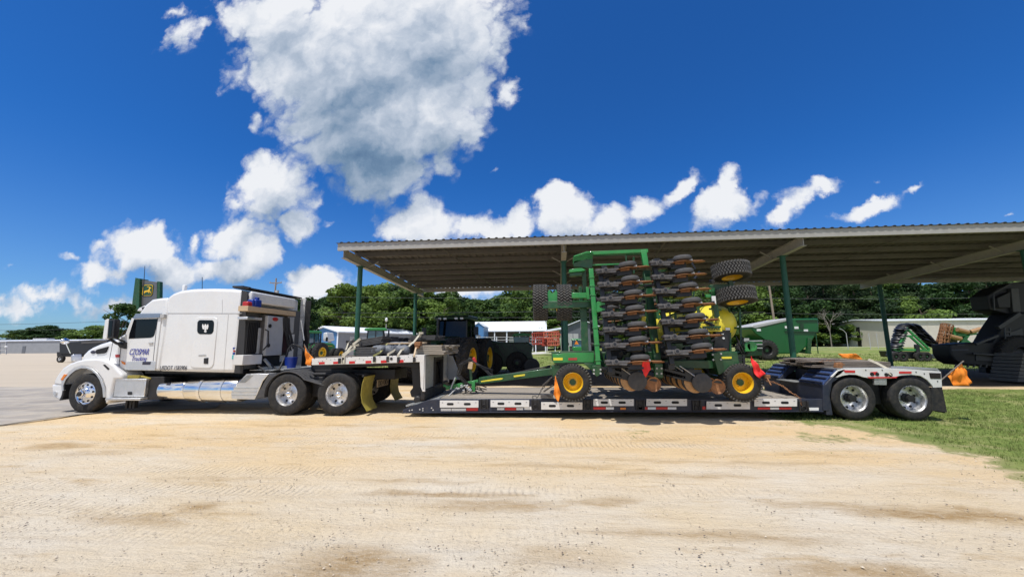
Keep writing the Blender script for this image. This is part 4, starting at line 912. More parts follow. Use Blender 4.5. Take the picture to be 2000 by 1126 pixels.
    a, c = P(214, 775.5), P(281, 780.5); b = MB(); b.box(a.x, c.x, Y0-.10, Y0+.35, c.z, a.z); b.build('step', K['alu'], T, bev=.008)
    a, c = P(280, 742), P(308, 781); b = MB(); b.box(a.x, c.x, Y0+.10, Y0+.6, c.z, a.z+.08); b.build('battery_box', K['black'], T, bev=.01)
    a = P(244, 735); b = MB(); b.box(a.x, a.x+.35, Y0+.05, Y0+.12, a.z-.06, a.z+.03); b.rbox((a.x+.5, Y0+.1, a.z-.03), (.3, .06, .05), (0, R(12), 0)); b.build('gloves', mat('yellow_black_cloth', (.25, .2, .03), .8, var=.5, scale=25), T, bev=.02)
    b = MB()
    for px in (254, 262, 268): q = P(px, 790, Y0+.3); b.box(q.x-.03, q.x+.03, Y0+.2, Y0+.3, .1, .5)
    b.build('hanging_bracket', K['black'], T)
    # tanks
    def tank(nm, x0, x1, top, bot, m, cy=None):
        a, c = P(x0, top), P(x1, bot); r = (a.z-c.z)/2*1.0; z = (a.z+c.z)/2; L_ = c.x-a.x
        b = MB(); b.lathe([(0, 0), (r*.8, .0), (r*.95, .015), (r, .05), (r, L_-.05), (r*.95, L_-.015), (r*.8, L_), (0, L_)], (a.x, Y0+r+.02, z), 'x', 48)
        return b.build(nm, m, T, smooth=50), a.x, c.x, r, z
    t1, a_, c_, r, z = tank('def_tank', 304, 352, 743, 783, K['chrome'])
    q = P(330, 751, Y0+.08); b = MB(); b.cyl((q.x, Y0+.10, q.z), .055, .08); b.build('filler_cap', K['inkb'], t1)
    t2, a_, c_, r, z = tank('fuel_tank', 356, 455, 738, 788.5, mat('brushed_tank_metal', (.80, .80, .80), .16, 1, var=.03, bump=.03))
    for px in (384.5, 427): 
        q = P(px, 760); b = MB(); b.ring([(r+.004, -.035), (r+.014, -.035), (r+.014, .035), (r+.004, .035)], (q.x, Y0+r+.02, z), 'x', 48); b.build('strap', K['chrome'], t2)
    # quarter step fairing
    b = MB(); b.pp([(451, 779), (449.5, 767), (463, 748), (480, 729.5), (524, 729.5), (512, 744), (501, 770), (496, 779.5)], Y0+.02, Y0+.62, Y0); st = b.build('step_fairing', K['alu'], T, bev=.012)
    b = MB()
    for (px0, px1, py) in ((452, 500, 764), (455, 502, 757), (452, 499, 771)): a, c = P(px0, py), P(px1, py); b.box(a.x, c.x, Y0+.005, Y0+.03, a.z-.008, a.z+.008)
    b.build('step_tread', K['plate'], st)
    b = MB(); b.pp([(464, 747), (482, 732), (494, 732), (478, 747)], Y0+.01, Y0+.03, Y0); b.build('step_panel', K['plate'], st)
    # rear fenders
    for (cx, cy) in ((559, 770),):
        c = P(cx, cy); 
        for ya, yb in ((Y0-.01, Y0+.64), (Y1-.6, Y1+.03)):
            b = MB(); o = []; i_ = []
            for k in range(17):
                t = R(188-k*9.2); o.append((c.x+.60*math.cos(t), c.z+.575*math.sin(t))); i_.append((c.x+.575*math.cos(t), c.z+.55*math.sin(t)))
            o.append((c.x+.98, c.z+.24)); i_.append((c.x+.97, c.z+.21))
            b.ex([(p[0], ya, p[1]) for p in o+i_[::-1]], (0, yb-ya, 0)); f = b.build('rear_fender', K['rubberg'], T, bev=.006)
            b = MB()
            for y in [ya+.08+.12*k for k in range(5)]:
                q = [(c.x+.607*math.cos(R(150-k*9)), c.z+.582*math.sin(R(150-k*9))) for k in range(14)]
                b.tube([(p[0], y, p[1]) for p in q], .012, 6)
            b.build('rib', K['rubberg'], f)
    b = MB(); b.ex([(P(496, 779).x, Y0+.02, P(496, 779).z), (P(524, 729.5).x, Y0+.02, P(524, 729.5).z), (P(533, 737).x, Y0+.02, P(533, 737).z), (P(520, 757).x, Y0+.02, P(520, 757).z), (P(516, 775).x, Y0+.02, P(516, 775).z)], (0, .6, 0)); b.build('fender_front', K['rubberg'], T, bev=.01)
    # fifth wheel
    b = MB(); b.box(-6.4, -5.2, Y0+.8, Y0+1.65, 1.05, 1.2); b.tube([(-6.9, Y0+.5, .95), (-4.6, Y0+.5, .95)], .05, 8); b.box(-6.0, -5.7, Y0+.3, Y0+.8, .4, .9); b.build('fifth_wheel', K['black'], T, bev=.02)
    # wheels
    q = P(160, 767, Y0-.02); wheel(T, 'steer', P(166, 767).x, Y0, .505, .505, .29, .285)
    wheel(T, 'steer', P(166, 767).x, Y1, .505, .505, .29, .285, rot=(0, 0, math.pi))
    for px in (559, 657):
        x = P(px, 770).x
        for i, (y, rz, kd) in enumerate(((Y0, 0, 'drive'), (Y0+.33, 0, 'drive'), (Y1+.0, math.pi, 'drive'), (Y1-.33, math.pi, 'drive'))): wheel(T, kd, x, y, .505, .51, .29, .285, rot=(0, 0, rz))
        b = MB(); b.tube([(x, Y0+.3, .5), (x, Y1-.3, .5)], .09, 10); b.ell((x, (Y0+Y1)/2, .5), .25, .25, .22); b.build('axle', K['black'], T)
    b = MB(); x = P(166, 767).x; b.tube([(x, Y0+.25, .45), (x, Y1-.25, .45)], .06, 8); b.build('axle', K['black'], T)
    # mudflaps
    for px, Y, w_ in ((710, Y0+.02, .6), (751, Y1-.62, .6)):
        X = P(708, 760).x+.02 if Y < 10 else P(708, 760).x+.02
        pr = [(X, .93), (X-.05, .75), (X-.07, .5), (X-.03, .3), (X+.10, .10)]
        b = MB(); o = [(p[0], p[1]) for p in pr]+[(p[0]+.012, p[1]) for p in pr[::-1]]
        b.ex([(p[0], Y, p[1]) for p in o], (0, w_, 0)); mf = b.build('mudflap', K['mflap'], T)
        b = MB(); b.rbox((X-.02, Y+.3, .95), (.05, .66, .05)); b.build('mudflap_hanger', K['black'], T)
    b = MB(); X = P(708, 760).x
    for zz, y0 in ((.86, .1), (.84, .3), (.45, .2), (.40, .2)): b.rbox((X-.048+(.9-zz)*-.03+.03, Y0+y0+.1, zz), (.01, .22, .035), (R(20), 0, 0))
    b = MB(); b.box(X+.0, X+.02, Y0+.80, Y0+1.55, .58, .78); lp = b.build('lamp_panel', K['board'], T, bev=.01)
    b = MB()
    for k in (.9, 1.04, 1.26, 1.40): b.ring([(.055, -.006), (.065, -.006), (.065, .006), (.055, .006)], (X+.024, Y0+k, .68), 'x', 16)
    b.build('lamp_ring', K['black'], lp)
    # antennas and roof items
    b = MB(); q = P(282, 588, Y0+.4); b.tube([P(279.5, 578, Y0+.6), P(283, 519, Y0+.6)], [.012, .006], 6); b.tube([P(395, 564, Y0+1.0), P(395, 541, Y0+1.0)], .008, 6); b.build('antenna', K['black'], T)
    b = MB(); b.box(P(361.5, 560, Y0+.9).x, P(366.5, 560, Y0+.9).x, Y0+.8, Y0+.9, 3.2, P(364, 557, Y0+.9).z); b.build('roof_aerial', K['white_tape'], T, bev=.02)
build_truck()

# ---------------------------------------------------------------- lowboy trailer
def build_trailer():
    T = thing('lowboy_trailer', 'long lowboy trailer with white side plates, black deck and two rear axles', 'trailer', (2, 10.65, 0))
    Y1 = 11.85
    def pan(name, pts, a, b_, m, bev=.006, par=T, Yp=Y0, seg=2): b = MB(); b.pp(pts, a, b_, Yp); return b.build(name, m, par, bev=bev, seg=seg)
    # gooseneck
    side = [(609, 712.5), (609, 699.6), (714, 696), (819, 692.5), (830, 692.5), (830, 764.5), (825, 764), (821.5, 755), (819.5, 706.5), (714, 710)]
    for a, c in ((Y0, Y0+.05), (Y1-.12, Y1-.07)):
        g = pan('gooseneck_side', side, a, c, K['whiteb'])
        if a == Y0:
            for px in (628, 656, 687, 719, 749, 782): pan('reflector', [(px-5, 706.6-(px-628)*.027), (px+6, 706.2-(px-628)*.027), (px+6.5, 710.2-(px-628)*.02), (px-5, 711-(px-628)*.02)], Y0-.006, Y0+.01, K['red'], 0, g)
            for px in (663, 670.5, 758, 764.5): b = MB(); q = P(px, 702-(px-663)*.02); b.cyl((q.x, Y0, q.z), .035, .02, n=12); b.build('slot', K['black'], g)
            rnd = random.Random(1)
            for i in range(26): b = MB(); px = 614+i*8; q = P(px, 698.5-(px-610)*.03+rnd.random()*9, Y0); b.cyl((q.x, Y0, q.z), .009, .012, n=6); b.build('bolt_hole', K['black'], g)
    zt = P(714, 696).z
    b = MB()
    for i in range(13):
        y = Y0+.06+i*.175; b.box(P(612, 700).x, -3.02, y, y+.165, zt-.08, zt-.012)
    b.build('gooseneck_boards', K['woodd'], T)
    for ya, yb in ((Y0+.25, Y0+.5), (Y1-.6, Y1-.35)): b = MB(); b.pp([(640, 709), (819, 704), (819, 719), (795, 716), (760, 714), (645, 720)], ya, yb, Y0+.25); b.build('gooseneck_beam', K['black'], T, bev=.02)
    b = MB(); b.box(-5.6, -3.1, Y0+.5, Y1-.5, zt-.2, zt-.09); b.build('cross_frame', K['black'], T, bev=.02)
    for px, yy in ((663, 704), (670.5, 703), (757, 701), (731, 701), (778, 702), (809, 702)): b = MB(); b.rbox(at(px, yy, 9.385), (.06, .04, .13)); b.build('strap_winch', K['black'], T, bev=.006)
    X = -2.96
    for ya, yb in ((Y0+.3, Y0+.48), (Y1-.55, Y1-.35)): b = MB(); b.pp([(819.8, 706), (800, 703), (804, 730), (806, 757), (800, 764), (803, 775), (828, 778), (829, 765)], ya, yb, Y0+.3); b.build('gooseneck_leg', K['black'], T, bev=.02)
    y0, y1 = ax(847.5, 720, X).y, ax(864, 720, X).y; yF = Y1-.12
    b = MB(); b.box(X-.02, X, Y0, y0, .62, zt+.03); b.box(X-.02, X, y1, yF, .66, zt+.03); b.box(X-.02, X, y0, y1, 1.32, zt+.03); b.box(X-.45, X, Y0+.02, yF, zt-.0, zt+.03); b.build('rear_plate', K['plate'], T, bev=.004)
    b = MB(); b.box(X-.05, X+.03, y0-.03, y0+.04, .3, 1.38); b.box(X-.05, X+.03, y1-.05, y1+.02, .3, 1.38); b.box(X-.05, X+.02, y0, y1, 1.30, 1.36); b.box(X-.3, X-.28, y0, y1, .45, 1.3); b.build('door_frame', K['black'], T, bev=.006)
    b = MB(); b.box(X-.1, X+.02, Y0+.02, yF, .36, .635); b.tube([(X-.2, Y0+.1, .36), (X-.2, yF-.1, .36)], .10, 12); b.build('pivot_beam', K['black'], T, bev=.03)
    b = MB(); b.ex([(X, yF+.0, .66), (X+.42, yF, .66), (X+.12, yF, 1.36), (X, yF, 1.36)], (0, .05, 0))
    for i in range(11): z = .70+i*.058; b.box(X, X+.43-(z-.66)*.42, yF-.02, yF, z, z+.02)
    b.build('side_step', K['lgrey'], T)
    # main deck
    nose = [(787.5, 805.5), (786.5, 799.5), (835, 781), (862, 778.6), (1607, 778.6), (1607, 802.5), (1200, 803)]
    zd = P(1200, 778.6).z; zb = P(1200, 803).z; xd0, xd1 = P(862, 779).x, P(1607, 779).x
    rail = pan('deck_rail', nose, Y0, Y0+.08, K['navy'], .006)
    pan('bottom_flange', [(787, 804), (787, 806), (1200, 804), (1607, 803.4), (1607, 801.8), (1200, 802.4)], Y0-.03, Y0+.1, K['navy'], .003)
    b = MB(); b.pp(nose, Y1-.08, Y1, Y0); b.build('deck_rail', K['navy'], T, bev=.006)
    b = MB(); b.box(xd0-.1, xd1+.1, Y0+.08, Y1-.08, zb+.02, zd-.05); b.box(P(800, 800).x, xd0, Y0+.3, Y1-.3, zb+.02, zd-.16); b.build('deck_frame', K['black'], T)
    b = MB(); rnd = random.Random(4)
    for i in range(11):
        y = Y0+.09+i*.2065; x = xd0-.05
        while x < xd1-.3: L_ = min(rnd.uniform(3, 4.5), xd1-.25-x); b.box(x, x+L_-.012, y, y+.19, zd-.045, zd-.012+rnd.random()*.012); x += L_
    b.build('deck_boards', K['wood'], T, bev=.004)
    b = MB(); b.ex([(P(790, 800).x, Y0+.08, zd-.18), (xd0-.06, Y0+.08, zd-.0), (xd0-.06, Y0+.08, zd-.03), (P(790, 800).x, Y0+.08, zd-.22)], (0, Y1-Y0-.16, 0)); b.build('deck_nose_plate', K['plate'], T)
    for (x0, x1, ya, yb) in ((859, 934.5, 781.5, 795.3), (958, 1033.5, 780.8, 794.4), (1057, 1137.5, 784.8, 799.2), (1159, 1238, 778.8, 792.2), (1262.5, 1342, 778.4, 792.2), (1380, 1465, 783.2, 798.6), (1473.5, 1557, 778.3, 793)):
        p_ = pan('side_plate', [(x0, ya), (x1, ya), (x1, yb), (x0, yb)], Y0-.05, Y0-.035, K['whiteb'], .003, T, Y0-.05)
        for f_ in (.27, .71):
            b = MB(); q = at(x0+(x1-x0)*f_, (ya+yb)/2, Y0-.05); w_ = .055; n = 10
            pts = [(q.x+w_+.028*math.cos(t), q.z+.028*math.sin(t)) for t in [R(-90+18*k) for k in range(11)]]+[(q.x-w_+.028*math.cos(t), q.z+.028*math.sin(t)) for t in [R(90+18*k) for k in range(11)]]
            b.ex([(u, Y0-.053, v) for u, v in pts], (0, .004, 0)); b.build('slot', K['dark'], p_)
        for f_ in (.07, .48, .93):
            b = MB(); q = at(x0+(x1-x0)*f_, ya+4, Y0-.05); b.rbox((q.x, Y0-.052, q.z), (.03, .006, .008)); b.build('stamp', K['iron'], p_)
    for k, x0, x1, ya, yb in ((1, 861, 881, 797, 802), (1, 882, 910, 797, 802), (0, 911, 933.5, 796, 801.6), (1, 971, 985, 796, 800), (0, 986.5, 1008, 795.5, 800.5), (1, 1008.5, 1022, 796, 800), (1, 1024, 1040, 793.5, 799.5), (0, 1159, 1183, 794.5, 799), (1, 1183.5, 1199, 794.5, 799),
                              (0, 1242, 1265, 794.5, 799), (1, 1265.3, 1281, 794.5, 799), (0, 1281.3, 1304, 794.5, 799), (1, 1304.3, 1321, 794.5, 799), (0, 1372, 1378, 793, 799), (0, 1480, 1504, 795, 799), (1, 1504.5, 1521.5, 795, 799), (0, 1522, 1546, 795, 799), (1, 1580, 1599, 795.5, 801)):
        pan('reflector', [(x0, ya), (x1, ya), (x1, yb), (x0, yb)], Y0-.012, Y0, (K['red'], K['white_tape'])[k], 0, rail, Y0-.01)
    pan('marker_lamp', [(1211, 795), (1222, 795), (1222, 799), (1211, 799)], Y0-.025, Y0, K['amber'], .004, rail)
    for px in (946, 1046, 1148, 1250, 1360, 1568):    # outrigger pockets
        b = MB(); q = P(px, 790); b.box(q.x-.10, q.x-.07, Y0-.045, Y0, zb+.04, zd-.02); b.box(q.x+.07, q.x+.10, Y0-.045, Y0, zb+.04, zd-.02); b.ring([(.045, -.012), (.06, -.012), (.06, .012), (.045, .012)], (q.x, Y0-.03, zb+.10), 'y', 16); b.box(q.x-.03, q.x+.03, Y0-.03, Y0, zb+.14, zd-.03); b.box(q.x-.10, q.x+.10, Y0-.012, Y0, zb+.04, zd-.02)
        b.build('outrigger_pocket', K['black'], T, bev=.004)
    for (px, py) in ((800, 801), (805, 800), (820, 799), (826, 797), (826, 801), (843, 796), (846, 800)): b = MB(); q = P(px, py); b.cyl((q.x, Y0, q.z), .018, .02, n=10); b.build('bolt', K['lgrey'], rail)
    # rear: ramps, fenders, axles
    xa, xb = 6.225, 6.532; za, zc = P(1610, 751).z, P(1635.5, 723).z
    for ya, yb in ((Y0, Y0+.88), (11.06, 11.83)):
        b = MB(); b.ex([(xa, ya, za), (xb, ya, zc), (xb+.2, ya, zc), (xb+.12, ya, .97), (6.40, ya, .80), (6.31, ya, .5), (6.33, ya, .1), (xa-.03, ya, .1)], (0, yb-ya, 0)); r_ = b.build('ramp_block', K['navy'], T, bev=.008)
        b = MB(); d = Vector((xb-xa, 0, zc-za)); n = Vector((-d.z, 0, d.x)).normalized()
        b.ex([Vector((xa, ya+.02, za))+n*.004, Vector((xb, ya+.02, zc))+n*.004, Vector((xb, ya+.02, zc))+n*.02, Vector((xa, ya+.02, za))+n*.02], (0, yb-ya-.04, 0)); b.build('ramp_plate', K['blue'], r_)
        b = MB()
        for t in (.06, .36, .64, .93): c = Vector((xa, 0, za))+d*t+n*.035; b.rbox((c.x, (ya+yb)/2, c.z), (.03, yb-ya-.1, .035), (0, -math.atan2(d.z, d.x), 0))
        b.build('ramp_cleat', K['navy'], r_)
    pan('rear_side', [(1607, 801), (1607, 751), (1612, 750), (1636, 724), (1652, 719), (1643, 729), (1632, 736), (1625, 746), (1620, 760), (1618, 775), (1619, 801)], Y0-.01, Y0+.04, K['navy'], .006)
    b = MB(); b.box(xb+.1, 8.55, Y0+.88, 11.06, .55, 1.02); b.box(xa+.0, xb+.1, Y0+.88, 11.06, .3, .72); b.build('rear_frame', K['navy'], T, bev=.01)
    b = MB(); b.box(xa-.1, xb+.2, Y0+.9, 11.04, .72, .735); b.build('tread_plate', K['plate'], T)
    fen = [(1622, 735.5), (1635.5, 722.5), (1650, 719), (1700, 718.6), (1745, 719.2), (1795, 722), (1837, 725.2), (1838.5, 742), (1840, 762), (1824.5, 763.5), (1820, 752), (1810, 741), (1797, 733.5), (1780, 731.5), (1760, 732.5), (1750, 735), (1741, 738.5), (1700, 738.5), (1686, 736), (1672, 731.5), (1658, 731), (1646, 733), (1635, 736.5)]
    for a, c in ((Y0-.01, Y0+.02), (11.79, 11.82)):
        f = pan('fender_side', fen, a, c, K['whiteb'], .005)
        if a < Y0:
            for q in ([(1646, 722.5), (1669, 722.7), (1669, 727), (1650, 727)], [(1755, 724.7), (1779, 724.8), (1779, 728.8), (1755, 728.8)], [(1699, 726), (1712, 725), (1714, 732), (1701, 731)]): pan('reflector', q, Y0-.018, Y0, K['red'], 0, f)
            pan('reflector', [(1693, 735.5), (1752, 735), (1749, 737.6), (1697, 738.2)], Y0-.018, Y0, K['red'], 0, f)
            for px, py in ((1702, 730), (1712, 730), (1730, 731), (1738, 731)): b = MB(); q = P(px, py); b.cyl((q.x, Y0-.012, q.z), .04, .02, n=12); b.build('slot', K['dark'], f)
            for px, py in ((1630, 733), (1637, 728), (1690, 722), (1722, 722), (1788, 726), (1804, 729), (1830, 744), (1831, 757)): b = MB(); q = P(px, py); b.cyl((q.x, Y0-.012, q.z), .012, .012, n=8); b.build('bolt_hole', K['dark'], f)
            pan('tail_lamp', [(1813.5, 727.5), (1836, 728), (1836.5, 739), (1816, 738.5)], Y0-.02, Y0+.3, K['glass'], .006, f)
            pan('lower_panel', [(1708, 738), (1732, 738), (1732, 751.5), (1708, 751)], Y0+.0, Y0+.05, K['plate'], .004, f)
    b = MB(); zt = P(1720, 719).z; b.box(xb, 8.62, Y0+.0, Y0+.88, zt-.03, zt); b.box(xb, 8.62, 11.06, 11.8, zt-.03, zt); b.box(8.3, 8.66, Y0+.02, 11.8, zt-.09, zt-.035); b.build('fender_top', K['plate'], T)
    b = MB(); b.box(7.15, 7.55, Y0+.25, Y0+.9, .3, .95); b.build('suspension', K['black'], T, bev=.01); b = MB(); b.box(7.15, 7.55, 11.0, 11.5, .3, .95); b.build('suspension', K['black'], T, bev=.01)
    for px, Y in ((1822, Y0+.0), (1822, 11.2)):
        b = MB(); x = P(1824, 762).x; b.ex([(x, Y, .70), (x+.012, Y, .70), (x+.16, Y, .16), (x+.148, Y, .16)], (0, .62, 0)); b.ex([(P(1819, 762).x, Y-.012, .70), (P(1840, 762).x, Y-.012, .71), (P(1849, 805).x, Y-.012, .18), (P(1819, 802).x, Y-.012, .22)], (0, .014, 0)); b.build('mudflap', K['rubber'], T)
    for px in (1669, 1784):
        x = P(px, 779).x
        for y, rz in ((Y0, 0), (Y0+.30, 0), (11.82, math.pi), (11.52, math.pi)): wheel(T, 'trailer', x, y, .455, .46, .27, .285, rot=(0, 0, rz))
        b = MB(); b.tube([(x, Y0+.25, .45), (x, 11.6, .45)], .07, 10); b.build('axle', K['black'], T)
build_trailer()

# ---------------------------------------------------------------- folded planter
def build_planter():
    T = thing('folded_planter', 'green and yellow planter folded upright on the trailer deck with two ranks of row units', 'planter', (2.4, 10.2, .42))
    G, D = K['green'], K['dgreen']
    def pan(name, pts, a, b_, m, bev=.006, par=T, Yp=None): b = MB(); b.pp(pts, a, b_, Yp); return b.build(name, m, par, bev=bev)
    # tongue
    tg = MB(); a0, a1, b0_, b1 = at(935, 737, 10.2), at(935, 750, 10.2), at(1088, 717, 9.9), at(1088, 731, 9.9)
    tg.add([a0, a1, b1, b0_]+[v+Vector((0, .25, 0)) for v in (a0, a1, b1, b0_)], [(0, 1, 2, 3), (7, 6, 5, 4), (0, 3, 7, 4), (1, 5, 6, 2), (0, 4, 5, 1), (3, 2, 6, 7)])
    tg = tg.build('tongue', D, T, bev=.012)
    for q in ([(939, 743.5), (962, 739.5), (978, 737.5), (983, 738), (980, 740.5), (940, 745.5)], [(1003, 732.8), (1040, 727.6), (1041, 730.8), (1004, 736)]):
        b = MB(); b.pp(q, 10.02, 10.04, 10.03); b.build('decal', K['ytank'], tg)
    b = MB(); h = at(905, 760, 10.3)
    b.bar(at(935, 744, 10.3), at(872, 757, 10.3), .16, .10); b.bar(at(880, 757, 10.2), at(866, 752, 10.2), .05, .04); b.bar(at(880, 757, 10.6), at(866, 750, 10.6), .05, .04)
    b.bar(at(925, 744, 10.2), at(925, 764, 10.2), .09); b.bar(at(890, 737, 10.3), at(882, 757, 10.3), .05); b.build('hitch', G, T, bev=.006)
    b = MB(); b.bar(at(889, 737, 10.15), at(880, 760, 10.15), .05, .03); b.bar(at(874, 775, 9.9), at(893, 756, 10.2), .03, .02); b.build('hitch_jack', K['lgrey'], T)
    b = MB(); b.bar(at(921, 748, 10.3), at(917, 700, 10.3), .06); b.build('hose_post', D, T, bev=.004)
    b = MB(); b.rbox(at(919, 713, 10.22), (.12, .06, .19), (0, R(8), 0)); b.build('manual_box', K['board'], T, bev=.01)
    b = MB(); b.rbox(at(927, 703, 10.2), (.08, .05, .16), (0, R(-25), 0)); b.build('coupler', K['redp'], T, bev=.02)
    rnd = random.Random(8); b = MB()
    for i in range(20):
        q0 = at(914+rnd.random()*12, 698+rnd.random()*5, 10.2+rnd.random()*.2); ph = rnd.random()
        if i % 2: b.tube([q0, at(905-12*ph, 712, 10.15), at(900-10*ph, 732, 10.2), at(904+rnd.random()*16, 752, 10.2), at(920+rnd.random()*20, 745+rnd.random()*10, 10.2)], .011, 5)
        else: b.tube([q0, at(930+10*ph, 712, 10.15), at(945+20*rnd.random(), 722, 10.2), at(955+12*ph, 734, 10.2), at(990+40*rnd.random(), 727+rnd.random()*3, 10.15), at(1075, 712+rnd.random()*5, 10.1)], .010, 5)
    for i in range(12):
        q = at(895+rnd.random()*45, 752+rnd.random()*12, 10.1+rnd.random()*.3); b.tube([q, q+Vector((rnd.gauss(0, .1), 0, .08)), q+Vector((rnd.gauss(0, .2), rnd.gauss(0, .1), -.02))], .013, 5)
    b.build('hose_bundle', K['black'], T, smooth=60)
    b = MB()
    for i in range(14): q = at(890+rnd.random()*30, 752+rnd.random()*12, 10.05); b.tube([q, q+Vector((.05, 0, .02))], .018, 6)
    b.build('hose_coupler', K['lgrey'], T)
    # front carrier beam and centre frame
    pan('front_beam', [(1077, 686), (1161, 685), (1161, 710), (1085, 711), (1078, 703)], 9.25, 9.6, D, .012, Yp=9.25)
    pan('front_beam_cap', [(1079, 691), (1092, 691), (1100, 689), (1160, 688.5), (1160, 707), (1081, 707.5)], 9.235, 9.26, G, .006, Yp=9.24)
    pan('decal', [(1080.5, 698), (1099, 698), (1099, 703), (1081, 703.2)], 9.225, 9.24, K['ytank'], 0, Yp=9.23)
    pan('warning_decal', [(1110, 698.5), (1127, 698), (1127, 702.8), (1110, 703)], 9.225, 9.24, K['redm'], 0, Yp=9.23)
    b = MB(); b.bar(at(1085, 712, 9.4), at(1088, 735, 9.4), .22, .2); b.build('axle_support', D, T, bev=.01); b = MB(); b.pp([(1140, 709), (1165, 709), (1166, 730), (1155, 722)], 9.15, 9.3, 9.15); b.build('axle_support', D, T, bev=.01)
    b = MB(); z = at(1300, 698, 10.2).z; b.box(at(1160, 698, 10.4).x, at(1440, 698, 10.4).x, 10.1, 10.45, z-.15, z+.15); b.build('main_beam', D, T, bev=.015)
    b = MB(); b.pp([(1300, 668), (1405, 668), (1405, 705), (1300, 708)], 9.75, 9.95, 9.75); b.build('side_beam', D, T, bev=.015)
    b = MB(); b.pp([(1392, 689), (1440, 686), (1445, 712), (1425, 722), (1404, 732), (1398, 712)], 9.2, 9.7, 9.2); ge = b.build('rear_gusset', D, T, bev=.012)
    pan('decal', [(1409, 696.2), (1429, 695.8), (1429, 699.8), (1409, 700.2)], 9.185, 9.2, K['ytank'], 0, Yp=9.19)
    for px, py in ((1392, 692), (1408, 690.5), (1408, 701.5), (1393, 702)): b = MB(); q = at(px, py, 9.19); b.cyl((q.x, 9.19, q.z), .022, .02, n=10); b.build('bolt', K['lgrey'], ge)
    # transport wheels
    for px in (1119.5, 1452):
        q = at(px, 749.5, 9.12); wheel(T, 'yellow', q.x, 9.12, .42+.40, .395, .34, .225, 'turf')
        wheel(T, 'yellow', q.x, 11.9, .42+.40, .395, .34, .225, 'turf', rot=(0, 0, math.pi))
        b = MB(); b.tube([(q.x, 9.3, .82), (q.x, 11.7, .82)], .06, 10); b.bar((q.x, 9.52, .82), (q.x+.05, 9.55, 1.35), .12, .10, (1, 0, 0)); b.build('axle', D, T)
    # towers
    def leg(nm, p0, p1, w, m, Yt, Yb, dd=.10):
        a, c = at(*p0, Yt), at(*p1, Yb); b = MB(); b.bar(a, c, w, dd, (0, 1, 0)); return b.build(nm, m, T, bev=.008)
    l1 = leg('front_tower', (1154, 525), (1168.5, 712), .105, G, 9.3, 9.0)
    b = MB()
    for t in (.10, .19, .29, .63, .80, .955): p = at(1154, 525, 9.3).lerp(at(1168.5, 712, 9.0), t); b.rbox(p, (.14, .13, .02))
    b.build('tower_band', G, l1, bev=.003)
    b = MB(); b.pp([(1157, 714), (1174, 712), (1175, 729), (1166, 735), (1158, 728)], 8.95, 9.12, 8.95); b.build('tower_foot', D, T, bev=.006)
    for px, py in ((1160, 722), (1173, 721), (1160, 729), (1173, 728.5)): b = MB(); q = at(px, py, 8.94); b.cyl((q.x, 8.945, q.z), .022, .02, n=8); b.build('bolt', K['lgrey'], T)
    for px, py in ((1283, 719), (1292, 719), (1283, 729), (1292, 729)): b = MB(); q = at(px, py, 8.84); b.cyl((q.x, 8.845, q.z), .022, .02, n=8); b.build('bolt', K['lgrey'], T)
    leg('rear_tower', (1262, 530), (1287, 738), .15, D, 9.55, 9.0, .16)
    leg('rear_tower_top', (1256, 489), (1262, 522), .13, G, 9.45, 9.4)
    pan('tower_plate', [(1279, 710), (1295, 710), (1295, 736), (1279, 736)], 8.86, 8.95, D, .006, Yp=8.86)
    leg('tower_stripe', (1281, 660), (1284, 688), .05, K['ytank'], 9.02, 8.98, .02)
    b = MB(); b.bar(at(1146, 495, 9.45), at(1265, 490, 9.45), .09, .085); b.build('top_bar', G, T, bev=.006)
    b = MB(); b.bar(at(1160, 497, 9.6), at(1258, 494, 9.6), .06, .09); b.build('top_bar', D, T, bev=.006)
    b = MB(); b.bar(at(1157, 517.5, 9.5), at(1213, 515.5, 9.5), .05, .035); b.build('cross_bar', G, T, bev=.004)
    b = MB(); 
    for k in range(4): b.pp([(1120, 501+k*3.2), (1145, 492.5+k*3), (1158, 493+k*3), (1158, 495+k*3), (1146, 495.4+k*3), (1120, 503.6+k*3.2)], 9.3+k*.05, 9.62, 9.4)
    b.build('stacked_plates', G, T, bev=.003)
    pan('top_gusset', [(1120, 510), (1146, 506), (1158, 505), (1157, 522), (1150, 523), (1121, 520)], 9.45, 9.55, D, .006, Yp=9.45)
    pan('light_bracket', [(1111.5, 526.5), (1122, 524), (1136, 523), (1144.5, 527), (1136, 529.5), (1112, 531.5)], 9.35, 9.6, G, .006, Yp=9.35)
    pan('light_bracket', [(1113, 532.5), (1137, 531), (1137, 537), (1114, 539)], 9.4, 9.6, D, .006, Yp=9.4)
    b = MB(); b.bar(at(1140, 528, 9.6), at(1143, 574, 9.6), .10, .1, (0, 1, 0)); b.bar(at(1139, 598, 9.7), at(1143, 690, 9.6), .16, .12, (0, 1, 0)); b.build('inner_post', D, T, bev=.006)
    pan('wing_arm', [(1117, 571), (1147, 571), (1147, 581.5), (1117, 581.5)], 9.4, 9.55, G, .008, Yp=9.4)
    pan('wing_arm_plate', [(1144.5, 560), (1150, 560), (1152, 584), (1146.5, 584)], 9.33, 9.42, G, .006, Yp=9.33)
    pan('wing_beam', [(1060, 588), (1158, 587), (1158, 600), (1060, 602)], 9.5, 9.75, D, .01, Yp=9.5)
    pan('wing_beam_edge', [(1118, 587.5), (1153, 586.6), (1153, 588.4), (1118, 589)], 9.47, 9.5, G, .002, Yp=9.48)
    pan('wheel_fork', [(1069, 572), (1073, 566), (1077, 572), (1082, 572), (1086, 565), (1089, 571), (1089, 590), (1070, 591)], 9.55, 9.75, G, .006, Yp=9.55)
